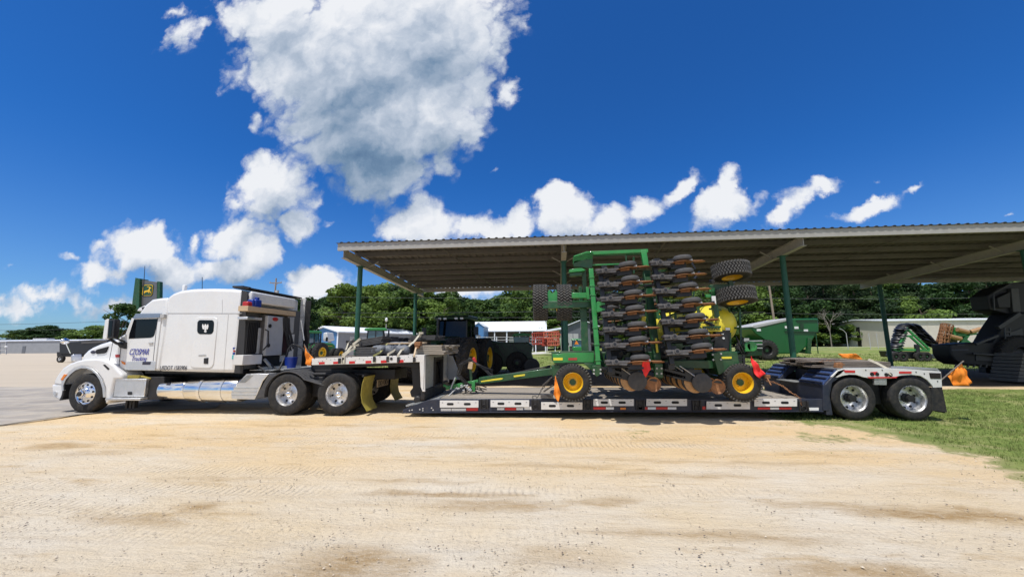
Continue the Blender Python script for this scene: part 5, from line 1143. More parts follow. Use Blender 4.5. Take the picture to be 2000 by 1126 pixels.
    for q in ([(1166, 589), (1168.5, 588), (1182, 591.5), (1182, 594.5), (1171, 596.5), (1171, 600), (1182, 602.5), (1182, 605), (1168, 609), (1166, 607)], [(1281, 603), (1284, 601.5), (1300, 606), (1300, 609), (1287, 610), (1287, 614), (1302, 617), (1301, 620), (1283, 622)]):
        pan('pivot_bracket', q, 8.85, 9.0, G, .004, Yp=8.85)
    # raised lift wheels: two on the left seen tread-on, two on the right lying flat
    q = at(1055.7, 590, 9.9)
    for px in (1055.7, 1101.5):
        q = at(px, 590, 9.9); wheel(T, 'yellow', q.x-.19, 9.95, q.z, .44, .38, .24, 'turf', rot=(0, 0, R(-90)))
    for (px, py, tl) in ((1427, 531, 14), (1437.5, 579, 14)):
        q = at(px, py, 9.55); wheel(T, 'yellow', q.x+.02, q.y, q.z-.15, .395, .34, .225, 'turf', rot=(R(90-tl+5), 0, R(5)))
    b = MB(); b.bar(at(1425, 548, 9.7), at(1432, 575, 9.7), .10, .08, (0, 1, 0)); b.bar(at(1432, 560, 9.75), at(1385, 562, 9.8), .14, .14); b.bar(at(1390, 560, 9.8), at(1408, 680, 9.8), .12, .12, (0, 1, 0)); b.build('wheel_arm', D, T, bev=.008)
    b = MB(); b.rbox(at(1390, 566, 9.6), (.12, .05, .10)); b.rbox(at(1383, 578, 9.6), (.12, .06, .08)); b.build('bracket', G, T, bev=.01)
    b = MB(); b.rbox(at(1394, 586, 9.5), (.09, .04, .20)); b.build('label_plate', K['white_tape'], T, bev=.004)
    # tanks
    ty = 10.4
    for (px, py, rx, rz_) in ((1322, 640, .62, .50), (1392, 634, .50, .52)):
        q = at(px, py, ty); b = MB(); b.ell((q.x, ty, q.z), rx, .72, rz_, 40, 20)
        tk = b.build('seed_tank', K['ytank'], T, smooth=80)
        b = MB(); b.lathe([(.20, 0), (.20, .06), (.17, .09), (0, .09)], (q.x, ty, q.z+rz_-.03), 'z', 24); b.build('tank_lid', K['black'], tk)
    b = MB(); q = at(1362, 655, 10.0); b.pp([(1300, 650), (1424, 642), (1424, 672), (1300, 672)], 9.9, 10.9, 9.9); b.build('tank_cradle', K['shadeg'], T, bev=.02)
    q = at(1349, 640, 9.6); b = MB(); b.box(q.x-.02, q.x+.75, 9.66, 9.68, q.z-.09, q.z+.1); tp = b.build('name_panel', K['ytank'], T, bev=.004)
    text('JOHN DEERE', 'lettering', .125, K['dgreen'], tp, (q.x+.0, 9.655, q.z-.05), (R(90), 0, 0), 0, .004, .98)
    b = MB(); b.pp([(1386, 634), (1427, 632), (1427, 644), (1424, 690), (1392, 690), (1398, 650)], 9.72, 9.95, 9.72); bbx = b.build('control_box', K['bblack'], T, bev=.015)
    b = MB(); b.rbox(at(1421, 642, 9.7), (.10, .03, .06)); b.cyl(at(1413, 660, 9.7), .025, .03, n=10); b.rbox(at(1411, 652, 9.7), (.05, .02, .02)); b.build('label_plate', K['white_tape'], bbx)
    b = MB()
    for x0, y0_, x1, y1_ in ((1424, 604, 1427, 700), (1444, 604, 1448, 688), (1432, 606, 1446, 606), (1424, 640, 1446, 640), (1438, 684, 1465, 684), (1440, 690, 1462, 688)):
        b.bar(at(x0, y0_, 9.9), at(x1, y1_, 9.7), .045, .045, (0, 1, 0))
    b.build('rear_rail', D, T, bev=.004)
    b = MB(); b.bar(at(1440, 698, 9.5), at(1455, 698, 9.5), .04); b.bar(at(1452, 693, 9.5), at(1453, 718, 9.5), .05, .05, (0, 1, 0)); b.bar(at(1436, 703, 9.5), at(1453, 703, 9.5), .03); b.build('step', K['bblack'], T, bev=.004)
    b = MB(); q = at(1467, 676, 9.6); b.cyl(q, .12, .10); b.rbox(q+Vector((-.1, 0, -.02)), (.14, .1, .2)); b.build('fan_hub', G, T, bev=.015)
    b = MB()
    for i in range(10): a = at(1436+rnd.random()*16, 655+rnd.random()*20, 9.6); b.tube([a, a+Vector((.02, -.05, -.14)), a+Vector((.09, 0, -.26)), a+Vector((.2, .02, -.24))], .012, 5)
    b.build('hose_bundle', K['black'], T, smooth=60)
    b = MB(); b.rbox(at(1256, 627, 9.2), (.10, .06, .24), (0, R(14), 0)); b.build('yellow_guard', K['ytank'], T, bev=.02)
    rnd = random.Random(12)
    for i in range(34):   # small frames, chutes and lines inside the folded wing
        b = MB(); a = at(rnd.uniform(1185, 1290), rnd.uniform(530, 700), rnd.uniform(9.5, 10.2)); L_ = rnd.uniform(.15, .5); dv = Vector((L_, 0, rnd.gauss(0, .04))) if rnd.random() < .6 else Vector((rnd.gauss(0, .03), 0, L_))
        b.bar(a, a+dv, rnd.uniform(.02, .06)); b.build('inner_linkage', D, T, bev=.003); b = MB()
        a = at(rnd.uniform(1300, 1385), rnd.uniform(560, 690), rnd.uniform(9.5, 10)); b.bar(a, a+dv, rnd.uniform(.02, .06)); b.build('inner_linkage', D, T, bev=.003)
    for i in range(60):
        b = MB(); a = at(rnd.uniform(1180, 1290) if i % 2 else rnd.uniform(1290, 1400), rnd.uniform(520, 705), rnd.uniform(9.3, 9.9)); L_ = rnd.uniform(.12, .35); b.bar(a, a+Vector((rnd.gauss(0, L_), rnd.gauss(0, .1), rnd.gauss(0, L_*.5))), rnd.uniform(.03, .09)); b.build('inner_bracket', K['bblack'], T, bev=.003)
    # row units: built once lying on their side, copied up both tool bars
    def unit_meshes():
        U = {}
        b = MB(); b.rbox((.09, 0, 0), (.20, .14, .10)); b.rbox((.02, 0, .03), (.10, .18, .05)); b.bar((.16, -.04, .01), (.50, -.03, .005), .05, .05, (0, 1, 0)); b.bar((.18, -.06, -.035), (.42, -.05, -.055), .035, .02, (0, 1, 0)); b.cyl((.20, -.07, .01), .055, .05, 'y', 12); b.rbox((.36, .06, -.02), (.36, .05, .06)); U['parallel_arm'] = (b, K['iron'])
        b = MB(); b.cyl((.20, -.096, .01), .032, .012, 'y', 12); b.cyl((.09, -.075, .0), .018, .02, 'y', 10); b.rbox((.62, .14, -.08), (.34, .26, .13)); b.rbox((.46, .20, -.02), (.7, .20, .15)); b.rbox((.66, .34, .06), (.42, .26, .16)); b.rbox((.2, .3, .05), (.12, .3, .22)); b.tube([(.3, .0, -.05), (.44, .0, -.10), (.55, .05, -.08)], .02, 6); U['shank'] = (b, K['bblack'])
        b = MB(); b.lathe([(0, .045), (.10, .045), (.14, .062), (.175, .058), (.20, .03), (.205, 0), (.20, -.03), (.17, -.052), (.12, -.05), (0, -.04)], (.71, -.02, .075), 'z', 32); U['gauge_wheel'] = (b, K['rubberg'])
        b = MB(); b.lathe([(0, .012), (.10, .016), (.16, .004), (.235, -.016), (.235, -.021), (.10, -.004), (0, -.004)], (.68, -.02, .0), 'z', 36); b.rbox((.64, .02, -.03), (.20, .1, .05)); U['opener_disc'] = (b, K['rust'])
        b = MB(); b.lathe([(0, .003), (.10, .006), (.125, .003), (.125, -.003), (0, -.003)], (1.10, .05, -.005), 'z', 28); b.bar((.82, -.03, .015), (1.14, -.06, .0), .022, .014, (0, 1, 0)); U['closing_wheel'] = (b, K['rust'])
        b = MB(); b.rbox((.865, -.09, .02), (.07, .04, .035)); U['depth_handle'] = (b, K['lgrey'])
        return {k: v[0].mesh(k, v[1]) for k, v in U.items()}
    U = unit_meshes()
    def unit(loc, rot, hub=True):
        o = link('row_unit', U['parallel_arm'], T, loc, rot)
        for k in ('shank', 'gauge_wheel', 'opener_disc', 'closing_wheel', 'depth_handle'):
            c = bpy.data.objects.new(k, U[k]); col.objects.link(c); c.parent = o
    rA = [(1165.6, 530.6), (1169.5, 556.5), (1174, 585), (1177, 614.6), (1180, 644), (1181.5, 675), (1184, 708)]
    rB = [(1270.5, 515), (1274, 542), (1280, 569.6), (1285.5, 599), (1292, 629), (1297, 659.5), (1302, 689)]
    jr = random.Random(6)
    for i, (A_, B_) in enumerate(zip(rA, rB)):
        Y = 9.0-.08*i
        for q_ in (A_, B_): unit(at(*q_, Y), (R(-1-1.4*i+jr.gauss(0, .8)), R(-3+jr.gauss(0, 1)), R(jr.gauss(-2, 1))))
    for p0, p1, Ya, Yb in (((1172, 528), (1192, 728), 9.15, 8.65), ((1276, 508), (1312, 712), 9.15, 8.65)):
        b = MB(); b.bar(at(*p0, Ya), at(*p1, Yb), .10, .12, (0, 1, 0)); b.build('tool_bar', K['bblack'], T, bev=.01)
    # the far wing, folded up the same way
    for i, (A_, B_) in enumerate(zip(rA, rB)):
        for q_ in (A_, B_):
            p = at(*q_, 9.0-.08*i); unit((p.x+.12, 12.05, p.z+.02), (R(jr.gauss(3, 1)), R(-3+jr.gauss(0, 1)), R(jr.gauss(-2, 1))))
    for p0, p1 in (((1172, 528), (1192, 728)), ((1276, 508), (1312, 712))):
        a, c = at(*p0, 9.15), at(*p1, 8.65); b = MB(); b.bar((a.x+.1, 12.2, a.z), (c.x+.1, 12.2, c.z), .12, .12, (0, 1, 0)); b.build('tool_bar', K['bblack'], T, bev=.01)
    b = MB(); a, c = at(1154, 525, 9.3), at(1168.5, 712, 9.0); b.bar((a.x, 12.2, a.z), (c.x, 12.2, c.z), .10, .105, (0, 1, 0)); b.build('far_tower', D, T, bev=.008)
    x0, x1 = at(1175, 700, 9.2).x, at(1440, 700, 9.2).x
    for y in (9.35, 10.9, 11.9): b = MB(); b.box(x0, x1, y, y+.16, 1.12, 1.30); b.build('frame_rail', D, T, bev=.01)
    for k in range(6): b = MB(); x = x0+.1+(x1-x0-.2)*k/5; b.box(x, x+.10, 9.51, 11.9, 1.16, 1.26); b.build('cross_member', D, T, bev=.008)
    for k in range(5): b = MB(); x = x0+.25+(x1-x0-.6)*k/4; b.box(x, x+.34, 9.7+.3*(k % 2), 10.9, 1.32, 1.62); b.build('seed_box', K['bblack'], T, bev=.04)
    # centre units, discs upright
    V = {}
    b = MB(); b.lathe([(0, -.02), (.05, -.03), (.10, -.012), (.19, -.004), (.205, .012), (.205, .05), (.19, .07), (0, .07)], n=36)
    for k in range(8): b.cyl((.12*math.cos(k*.785), -.014, .12*math.sin(k*.785)), .008, .012, n=6)
    V['gauge_wheel'] = b.mesh('gauge_wheel', K['rubberg'])
    b = MB(); b.lathe([(0, .0), (.12, .004), (.225, .012), (.225, .018), (0, .010)], n=40); V['opener_disc'] = b.mesh('opener_disc', K['disc'])
    b = MB(); b.lathe([(0, .0), (.232, .0), (.232, .05), (0, .05)], n=36); V['gap_shade_disc'] = b.mesh('gap_shade_disc', K['bblack'])  # black disc added behind each opener disc to paint the shaded gap
    b = MB(); b.lathe([(0, .02), (.12, .012), (.135, -.005), (.155, -.01), (.16, .01), (.155, .03), (0, .03)], n=32); V['closing_wheel'] = b.mesh('closing_wheel', K['rust'])
    b = MB(); b.bar((-.75, .1, .28), (-.1, .1, .10), .05, .09, (0, 1, 0)); b.rbox((-.15, .12, .16), (.35, .12, .22)); b.bar((-.6, .05, .12), (-.1, .08, .0), .04, .05, (0, 1, 0)); b.bar((.0, .1, .08), (.42, .08, .0), .05, .06, (0, 1, 0)); V['row_unit'] = b.mesh('row_unit', K['bblack'])
    b = MB(); pts = [(-.45+.30*t/60+.012*math.cos(t*1.6), .0+.012*math.sin(t*1.6), .36-.22*t/60) for t in range(0, 61)]; b.tube(pts, .006, 5); V['spring'] = b.mesh('spring', K['alu'])
    for (px, py, cpx, cpy) in ((1245.5, 743.5, 1278, 750.5), (1372, 747, 1404, 755)):
        for k in range(6):
            Y = 8.75+.42*k; q = at(px, py, 8.75); c = at(cpx, cpy, 8.75)
            o = link('row_unit', V['row_unit'], T, (q.x, Y, q.z))
            for nm, lc in (('gauge_wheel', (0, 0, 0)), ('opener_disc', (-.12, .09, .0)), ('gap_shade_disc', (-.15, .12, .02)), ('closing_wheel', (c.x-q.x, .05, c.z-q.z)), ('spring', (0, 0, 0))):
                w_ = bpy.data.objects.new(nm, V[nm]); col.objects.link(w_); w_.parent = o; w_.location = lc
    b = MB(); b.bar(at(1195, 725, 8.65)+Vector((0, 0, 0)), at(1195, 725, 8.65)+Vector((0, 3.2, 0)), .14, .14); b.bar(at(1312, 715, 8.65), at(1312, 715, 8.65)+Vector((0, 3.2, 0)), .14, .14); b.build('tool_bar', K['bblack'], T, bev=.01)
build_planter()
# ---------------------------------------------------------------- loads, straps, flags
def slab(name, px, Ya, Yb, m, label, cat, group=None, bev=.02, ribs=0):
    b = MB(); b.pp(px, Ya, Yb)
    if ribs:
        q = [at(a, c, Ya) for a, c in px]; x0 = min(p.x for p in q); x1 = max(p.x for p in q); z0 = min(p.z for p in q); z1 = max(p.z for p in q)
    return b.build(name, m, None, bev=bev, label=label, cat=cat, group=group)
def stack(name, x0, x1, ya, yb, Y, depth, n, m, label, cat, tilt=0, jit=.03, group=None, gap=.12):
    """n boards lying on one another, outline measured at the near side"""
    a, c = at(x0, ya, Y), at(x1, yb, Y); h = (a.z-c.z)/n; b = MB(); rnd = random.Random(int(x0))
    k = max(1, int(depth/.28))
    for i in range(n):
        for j in range(k):
            y = Y+depth*j/k; o = rnd.uniform(-jit, jit); o2 = rnd.uniform(-jit, jit)
            z = c.z+h*i; s = tilt
            b.add([(a.x+o, y, z), (a.x+o, y+depth/k*.94, z), (a.x+o, y, z+h*(1-gap)), (a.x+o, y+depth/k*.94, z+h*(1-gap)), (c.x+o2, y, z+s), (c.x+o2, y+depth/k*.94, z+s), (c.x+o2, y, z+h*(1-gap)+s), (c.x+o2, y+depth/k*.94, z+h*(1-gap)+s)],
                  [(0, 1, 3, 2), (4, 6, 7, 5), (0, 4, 5, 1), (2, 3, 7, 6), (0, 2, 6, 4), (1, 5, 7, 3)])
    return b.build(name, m, None, bev=.008, label=label, cat=cat, group=group)
def build_loads():
    stack('rubber_mat_stack', 693, 735, 677.5, 695, 9.62, .9, 4, K['rubberg'], 'low stack of black rubber mats on the gooseneck deck behind the twisted straps', 'rubber mats')
    stack('rubber_mat_stack', 699, 745.5, 663, 677, 9.8, 1.2, 5, K['rubberg'], 'upper tilted pile of black rubber mats strapped on the gooseneck', 'rubber mats', tilt=.10)
    stack('rubber_mat_stack', 677, 692, 664, 683, 10.7, .7, 4, K['rubber'], 'small black mat pile at the front end of the gooseneck, behind the straps', 'rubber mats')
    stack('rubber_mat_stack', 801, 850, 654.5, 663.5, 10.5, 1.0, 4, K['rubberg'], 'flat black mats lying on top of the grey timber near the dark tractor', 'rubber mats')
    b = MB(); b.rbox((at(820, 668, 10.9).x, 10.9, at(820, 668, 10.9).z), (.5, .5, .14)); b.build('dunnage_block', K['woodd'], None, bev=.01, label='short dark block under the flat mats on the timber', cat='wood block')
    for i, (x0, x1, y, Y, r) in enumerate(((727, 752, 684, 9.75, .13), (750, 776, 683.5, 9.85, .135), (774, 800, 683, 9.72, .125), (757, 801, 676, 10.3, .12))):
        a, c = at(x0, y, Y), at(x1, y, Y); b = MB(); n = 9; pts = []; rs = []; rnd = random.Random(i)
        for k in range(n): t = k/(n-1); pts.append(a.lerp(c, t)+Vector((0, rnd.uniform(-.015, .015), rnd.uniform(-.012, .012)))); rs.append(r*(.55 if k in (0, n-1) else 1)*rnd.uniform(.93, 1.05))
        b.tube(pts, rs, 18); b.build('rolled_tarp', K['tarp'], None, smooth=70, label=('first grey rolled tarp beside the rubber mats', 'middle rolled tarp under the crossing straps', 'rolled tarp nearest the timber stack', 'rolled tarp lying behind the three front rolls under the long plank')[i], cat='tarp')
    stack('plank', 741, 829, 669.5, 672, 10.0, .25, 1, K['board'], 'long pale plank laid over the rolled tarps', 'plank', tilt=.02, jit=0)
    stack('plank', 729, 766, 661, 664, 10.9, .3, 1, K['board'], 'short pale board behind the upper rubber mats', 'plank', jit=0)
    stack('timber_stack', 812, 866, 673.5, 692, 9.75, 1.9, 5, K['wood'], 'stack of weathered grey planks at the rear of the gooseneck deck', 'timber', jit=.06)
    b = MB(); b.rbox(at(817, 671, 9.7), (.16, .16, .10)); b.rbox(at(815, 677, 9.68), (.10, .10, .08)); b.build('ratchet', K['rust'], None, bev=.01, label='rusty ratchet binder sitting on the front corner of the timber stack', cat='ratchet')
    def strap(pts, lab, m='strap', w=.05):
        b = MB(); pts = [at(*p) for p in pts]
        for a, c in zip(pts, pts[1:]):
            d = (c-a); e = d.normalized()*.012; b.bar(a-e, c+e, w, .006, (0, 1, .2))
        b.build('strap', K[m], None, label=lab, cat='strap')
    strap([(668, 708, 9.38), (670, 692, 9.4), (678, 686, 9.5), (686, 676, 9.6), (700, 673, 9.65)], 'pale strap running from the front of the gooseneck rail up to the mats')
    strap([(671, 708, 9.36), (672, 694, 9.38), (684, 684, 9.5), (693, 680, 9.6)], 'lower twisted pale strap over the black mats')
    strap([(693, 679, 9.6), (690, 672, 9.65), (703, 661.5, 9.75), (706, 660, 10.4)], 'bent pale strap crossing the upper mat pile', w=.06)
    strap([(676, 682, 9.8), (680, 670, 10.0), (692, 661, 10.6)], 'thin pale strap over the small front mat pile')
    strap([(730, 706, 9.37), (730.5, 694, 9.4), (742, 688, 9.55), (756, 671, 9.95)], 'olive strap pulled over the first rolled tarp', 'ystrap')
    strap([(757, 702, 9.37), (758, 691, 9.4), (770, 684, 9.55), (780, 672, 9.95), (786, 669, 10.1)], 'pale strap over the middle rolled tarp')
    strap([(777, 705, 9.37), (778, 692, 9.4), (784, 683, 9.55), (798, 676, 9.7), (806, 668, 9.95)], 'pale strap beside the ratchet end of the tarps')
    strap([(806, 670, 9.9), (818, 655, 10.3), (821, 650, 10.5)], 'tight pale strap rising to the knob above the flat mats')
    strap([(809, 706, 9.37), (809, 693, 9.4), (813, 676, 9.66), (813, 670, 9.7)], 'brownish strap hanging down the front of the timber stack', 'board', .045)
    b = MB(); b.tube([at(820, 658, 10.4), at(821, 648, 10.4)], .04, 8); b.rbox(at(823, 650, 10.4), (.12, .08, .05)); b.build('ratchet', K['strap'], None, label='pale ratchet knob standing above the flat mats', cat='ratchet')
    # rear deck timber
    stack('timber_stack', 1577, 1640, 700.5, 713, 10.2, 1.0, 4, K['woodd'], 'dark old planks bundled over the rear ramps, left end', 'timber', jit=.12)
    stack('timber_stack', 1600, 1738, 704, 717, 9.8, 1.3, 5, K['woodd'], 'long stack of dark brown boards over the trailer axles', 'timber', tilt=-.03, jit=.2)
    stack('plank', 1640, 1732, 699.5, 702, 10.6, .4, 1, K['wood'], 'loose grey plank on top of the boards over the trailer axles', 'plank', tilt=-.08, jit=0)
    strap([(1568, 704, 10.6), (1620, 697, 11.0), (1700, 703, 11.2)], 'thin dark strap stretched over the rear planks', 'ystrap', .02)
    strap([(1697, 702, 9.7), (1712, 708, 9.6), (1738, 722, 9.42), (1739, 731, 9.37)], 'pale strap tying the rear boards to the fender')
    b = MB(); q = at(1637, 714, 9.6); b.rbox(q, (.14, .1, .12), (0, .3, 0)); b.rbox(at(1641, 711, 9.6), (.08, .08, .08)); b.build('ratchet', K['rust'], None, bev=.01, label='rusty orange binder on the near ramp top', cat='ratchet')
    # chains
    def chain(pts, lab, m='rust', r=.014, link=.05):
        b = MB(); pts = [at(*p) for p in pts]; k = 0
        for a, c in zip(pts, pts[1:]):
            n = max(1, int((c-a).length/link))
            for i in range(n):
                p = a.lerp(c, (i+.5)/n); d = (c-a).normalized(); x = d.cross(Vector((0, 1, 0))).normalized() if k % 2 else d.cross(Vector((0, 0, 1))).normalized(); k += 1
                o = [p+d*link*.62*math.cos(t)+x*link*.34*math.sin(t) for t in [6.2832*j/8 for j in range(9)]]; b.tube(o, r*.55, 4, False)
        b.build('chain', K[m], None, smooth=60, label=lab, cat='chain')
    chain([(1492, 742, 10.2), (1512, 746, 10.0), (1530, 754, 9.7), (1545, 766, 9.5), (1562, 776, 9.42), (1566, 790, 9.38)], 'rusty chain lying from the ramps to the rear of the deck')
    chain([(1600, 706, 9.8), (1624, 704, 9.9), (1650, 712, 9.7)], 'rusty chain draped over the rear planks', link=.06)
    chain([(1076, 737, 9.2), (1068, 748, 9.3), (1058, 760, 9.4), (1050, 775, 9.42)], 'dark chain from the front transport wheel to the deck edge', 'iron')
    b = MB(); b.bar(at(1078, 736, 9.2), at(1060, 752, 9.35), .03, .03, (0, 1, 0)); b.bar(at(1080, 752, 9.2), at(1062, 764, 9.35), .035, .03, (0, 1, 0)); b.rbox(at(1068, 772, 9.45), (.30, .2, .08)); b.build('load_binder', K['iron'], None, bev=.006, label='dark lever binder hooked in front of the front transport wheel', cat='binder')
    b = MB(); b.tube([at(1049, 777, 9.4), at(1046, 772, 9.4), at(1040, 773, 9.4), at(1041, 778, 9.4)], .012, 6); b.build('hook', K['iron'], None, label='small dark hook on the deck edge near the front transport wheel', cat='hook')
    b = MB(); b.rbox(at(1497, 735, 10.0), (.14, .1, .09)); b.tube([at(1497, 735, 10), at(1506, 752, 9.8)], .02, 6); b.build('ratchet', K['rust'], None, bev=.01, label='small rusty binder on the deck in front of the near ramp', cat='ratchet')
    # flags
    def flag(pts, Y, m, lab, pole=None, seed=0, sub=5):
        T = thing('flag', lab, 'flag', at(*pts[0], Y)); q = [at(a, c, Y) for a, c in pts]
        cen = sum(q, Vector())/len(q); bm = bmesh.new(); vs = [bm.verts.new(p) for p in q]; bm.faces.new(vs); bmesh.ops.triangulate(bm, faces=bm.faces[:])
        for _ in range(3): bmesh.ops.subdivide_edges(bm, edges=bm.edges[:], cuts=1, use_grid_fill=True)
        for v in bm.verts: v.co.y += .032*math.sin(v.co.x*19+v.co.z*7+seed)+.018*math.sin(v.co.z*23-v.co.x*9+seed)+.015*math.sin(v.co.x*47+seed)
        off = OFF[T.name]
        for v in bm.verts: v.co -= off
        me = bpy.data.meshes.new('cloth'); bm.to_mesh(me); bm.free(); me.polygons.foreach_set('use_smooth', [True]*len(me.polygons)); me.materials.append(m)
        o = bpy.data.objects.new('cloth', me); col.objects.link(o); o.parent = T; sd_ = o.modifiers.new('thickness', 'SOLIDIFY'); sd_.thickness = .004
        if pole: b = MB(); b.tube([at(*pole[0], Y), at(*pole[1], Y)], .014, 6); b.build('flag_pole', K['woodd'], T)
    flag([(1881, 705.5), (1866, 719), (1850.5, 733.8), (1856, 745), (1862, 754), (1876, 753), (1888, 752.6), (1899, 747), (1890, 724)], 9.45, K['orange'], 'orange warning flag on a stick at the back corner of the trailer', ((1838, 742), (1882, 704.5)), 1)
    flag([(1640, 690.5), (1671, 690), (1680, 697), (1685, 703.5), (1668, 704), (1649, 702.5)], 11.9, K['orange'], 'orange flag lying on the far side above the rear planks', None, 2)
    flag([(595.5, 675.5), (601, 685), (612, 699), (609.5, 713), (602, 713), (595, 710)], 9.55, K['orange'], 'orange warning flag hanging at the front corner of the gooseneck', ((594, 672), (610, 703)), 3)
    flag([(1084.5, 733), (1089, 748), (1095.5, 769), (1090.5, 784), (1085, 777), (1081.5, 770)], 9.05, K['orange'], 'narrow orange flag hanging beside the front transport wheel', None, 4)
    flag([(1255, 692), (1265, 693), (1268, 705), (1270.5, 721), (1267, 724), (1262, 736.5), (1258, 731), (1255, 720)], 8.45, K['redc'], 'bright red flag hanging from the middle of the folded planter', None, 5)
    flag([(1468.5, 694.5), (1472, 700), (1482, 713), (1493.5, 729), (1484, 739), (1478, 735), (1474, 729), (1468, 712)], 9.05, K['redc'], 'dark red flag hanging behind the rear transport wheel of the planter', None, 6)
build_loads()

# ---------------------------------------------------------------- machines in the yard
def tractor(name, label, x, y, rz, s=1., dual=True, bright=True, artic=False, z=None, front_big=False):
    """built facing +x, origin on the ground below the rear axle"""
    T = thing(name, label, 'tractor', (x, y, terr(x, y) if z is None else z))
    OFF[T.name] = Vector((0, 0, 0)); G = K['green'] if bright else K['shadeg']; BK = K['bblack']  # machines under the shelter get the shade-darkened green
    def bb(nm, m, *a, bev=.03, par=T): b = MB(); b.box(*a); return b.build(nm, m, par, bev=bev)
    b = MB(); b.ex([(.6, -.42, 1.0), (3.6, -.42, 1.0), (3.75, -.42, 1.35), (3.7, -.42, 1.75), (3.3, -.42, 1.95), (.8, -.42, 2.1), (.6, -.42, 2.1)], (0, .84, 0)); h = b.build('hood', G, T, bev=.10, seg=3)
    b = MB(); b.box(1.2, 3.2, -.428, -.42, 1.62, 1.70); b.box(1.2, 3.2, .42, .428, 1.62, 1.70); b.build('stripe', K['yellow'], h)
    b = MB(); b.box(3.70, 3.78, -.34, .34, 1.15, 1.7); b.build('grille', BK, h, bev=.02)
    for yy in (-.22, .22): b = MB(); b.rbox((3.79, yy, 1.55), (.03, .16, .1)); b.build('headlight', K['white_tape'], h)
    b = MB(); b.box(-.6, 3.2, -.30, .30, .65, 1.2); b.box(3.3, 4.1, -.35, .35, .7, 1.0); b.build('chassis', BK, T, bev=.03)
    cab = MB(); cab.box(-.75, .75, -.80, .80, 1.25, 1.9); c = cab.build('cab_base', G, T, bev=.06)
    b = MB(); b.ex([(-.72, -.78, 1.9), (.72, -.78, 1.9), (.62, -.74, 2.95), (-.66, -.74, 2.95)], (0, 1.54, 0)); b.build('cab_glass', K['glassb'] if bright else K['glass'], T, bev=.02)
    for (x0, x1) in ((.72, .62), (-.72, -.66), (.0, .0)):
        for sy in (-1, 1): b = MB(); b.bar((x0, sy*.79, 1.88), (x1, sy*.75, 2.98), .07, .07); b.build('cab_pillar', BK, T)
    b = MB(); b.ex([(-.95, -.9, 2.95), (.95, -.9, 2.95), (.98, -.9, 3.05), (.8, -.9, 3.18), (-.8, -.9, 3.18), (-.95, -.9, 3.1)], (0, 1.8, 0)); r_ = b.build('cab_roof', G, T, bev=.06, seg=3)
    for yy in (-.6, -.3, .3, .6):
        for xx in (.96, -.94): b = MB(); b.rbox((xx, yy, 3.0), (.05, .16, .09)); b.build('roof_lamp', K['white_tape'], r_)
    b = MB(); b.tube([(1.1, -.62, 1.6), (1.1, -.62, 3.0)], .07, 10); b.build('exhaust', BK, T)
    for sy in (-1, 1): b = MB(); b.bar((.7, sy*.8, 2.3), (1.05, sy*1.35, 2.35), .04); b.rbox((1.05, sy*1.4, 2.35), (.06, .24, .42)); b.build('mirror', BK, T, bev=.02)
    b = MB()
    for sy in (-1, 1): b.ex([(-.85, sy*1.0-.28, 1.5), (-.5, sy*1.0-.28, 1.82), (.4, sy*1.0-.28, 1.85), (.8, sy*1.0-.28, 1.55), (.8, sy*1.0-.28, 1.5), (.4, sy*1.0-.28, 1.78), (-.5, sy*1.0-.28, 1.75)], (0, .56, 0))
    b.build('rear_mudguard', G, T, bev=.01)
    RR = .98; fr = .98 if front_big else .70; fx = 2.9
    for xx, r, w in ((0, RR, .5), (fx, fr, .5 if front_big else .42)):
        b = MB(); b.tube([(xx, -1.2, r), (xx, 1.2, r)], .12, 10); b.build('axle', BK, T)
        for sy in (-1, 1):
            for k in range(2 if dual else 1):
                yy = sy*(1.22+.62*k) if not (xx and not dual) else sy*1.15
                wheel(T, 'flat', xx, yy, r, r, w, r*.55, 'lug', rot=(0, 0, 0 if sy < 0 else math.pi))
    b = MB(); b.bar((.8, -.8, .5), (.8, -.8, 1.3), .3, .05); b.box(.75, 1.35, -1.0, -.45, .55, 1.15); b.build('fuel_tank', BK, T, bev=.06)
    if front_big:
        pass
    else:
        b = MB(); b.box(4.1, 4.5, -.4, .4, .55, 1.15); b.build('front_weight', BK if not bright else G, T, bev=.05)
    T.rotation_euler = (0, 0, rz); T.scale = (s, s, s); return T
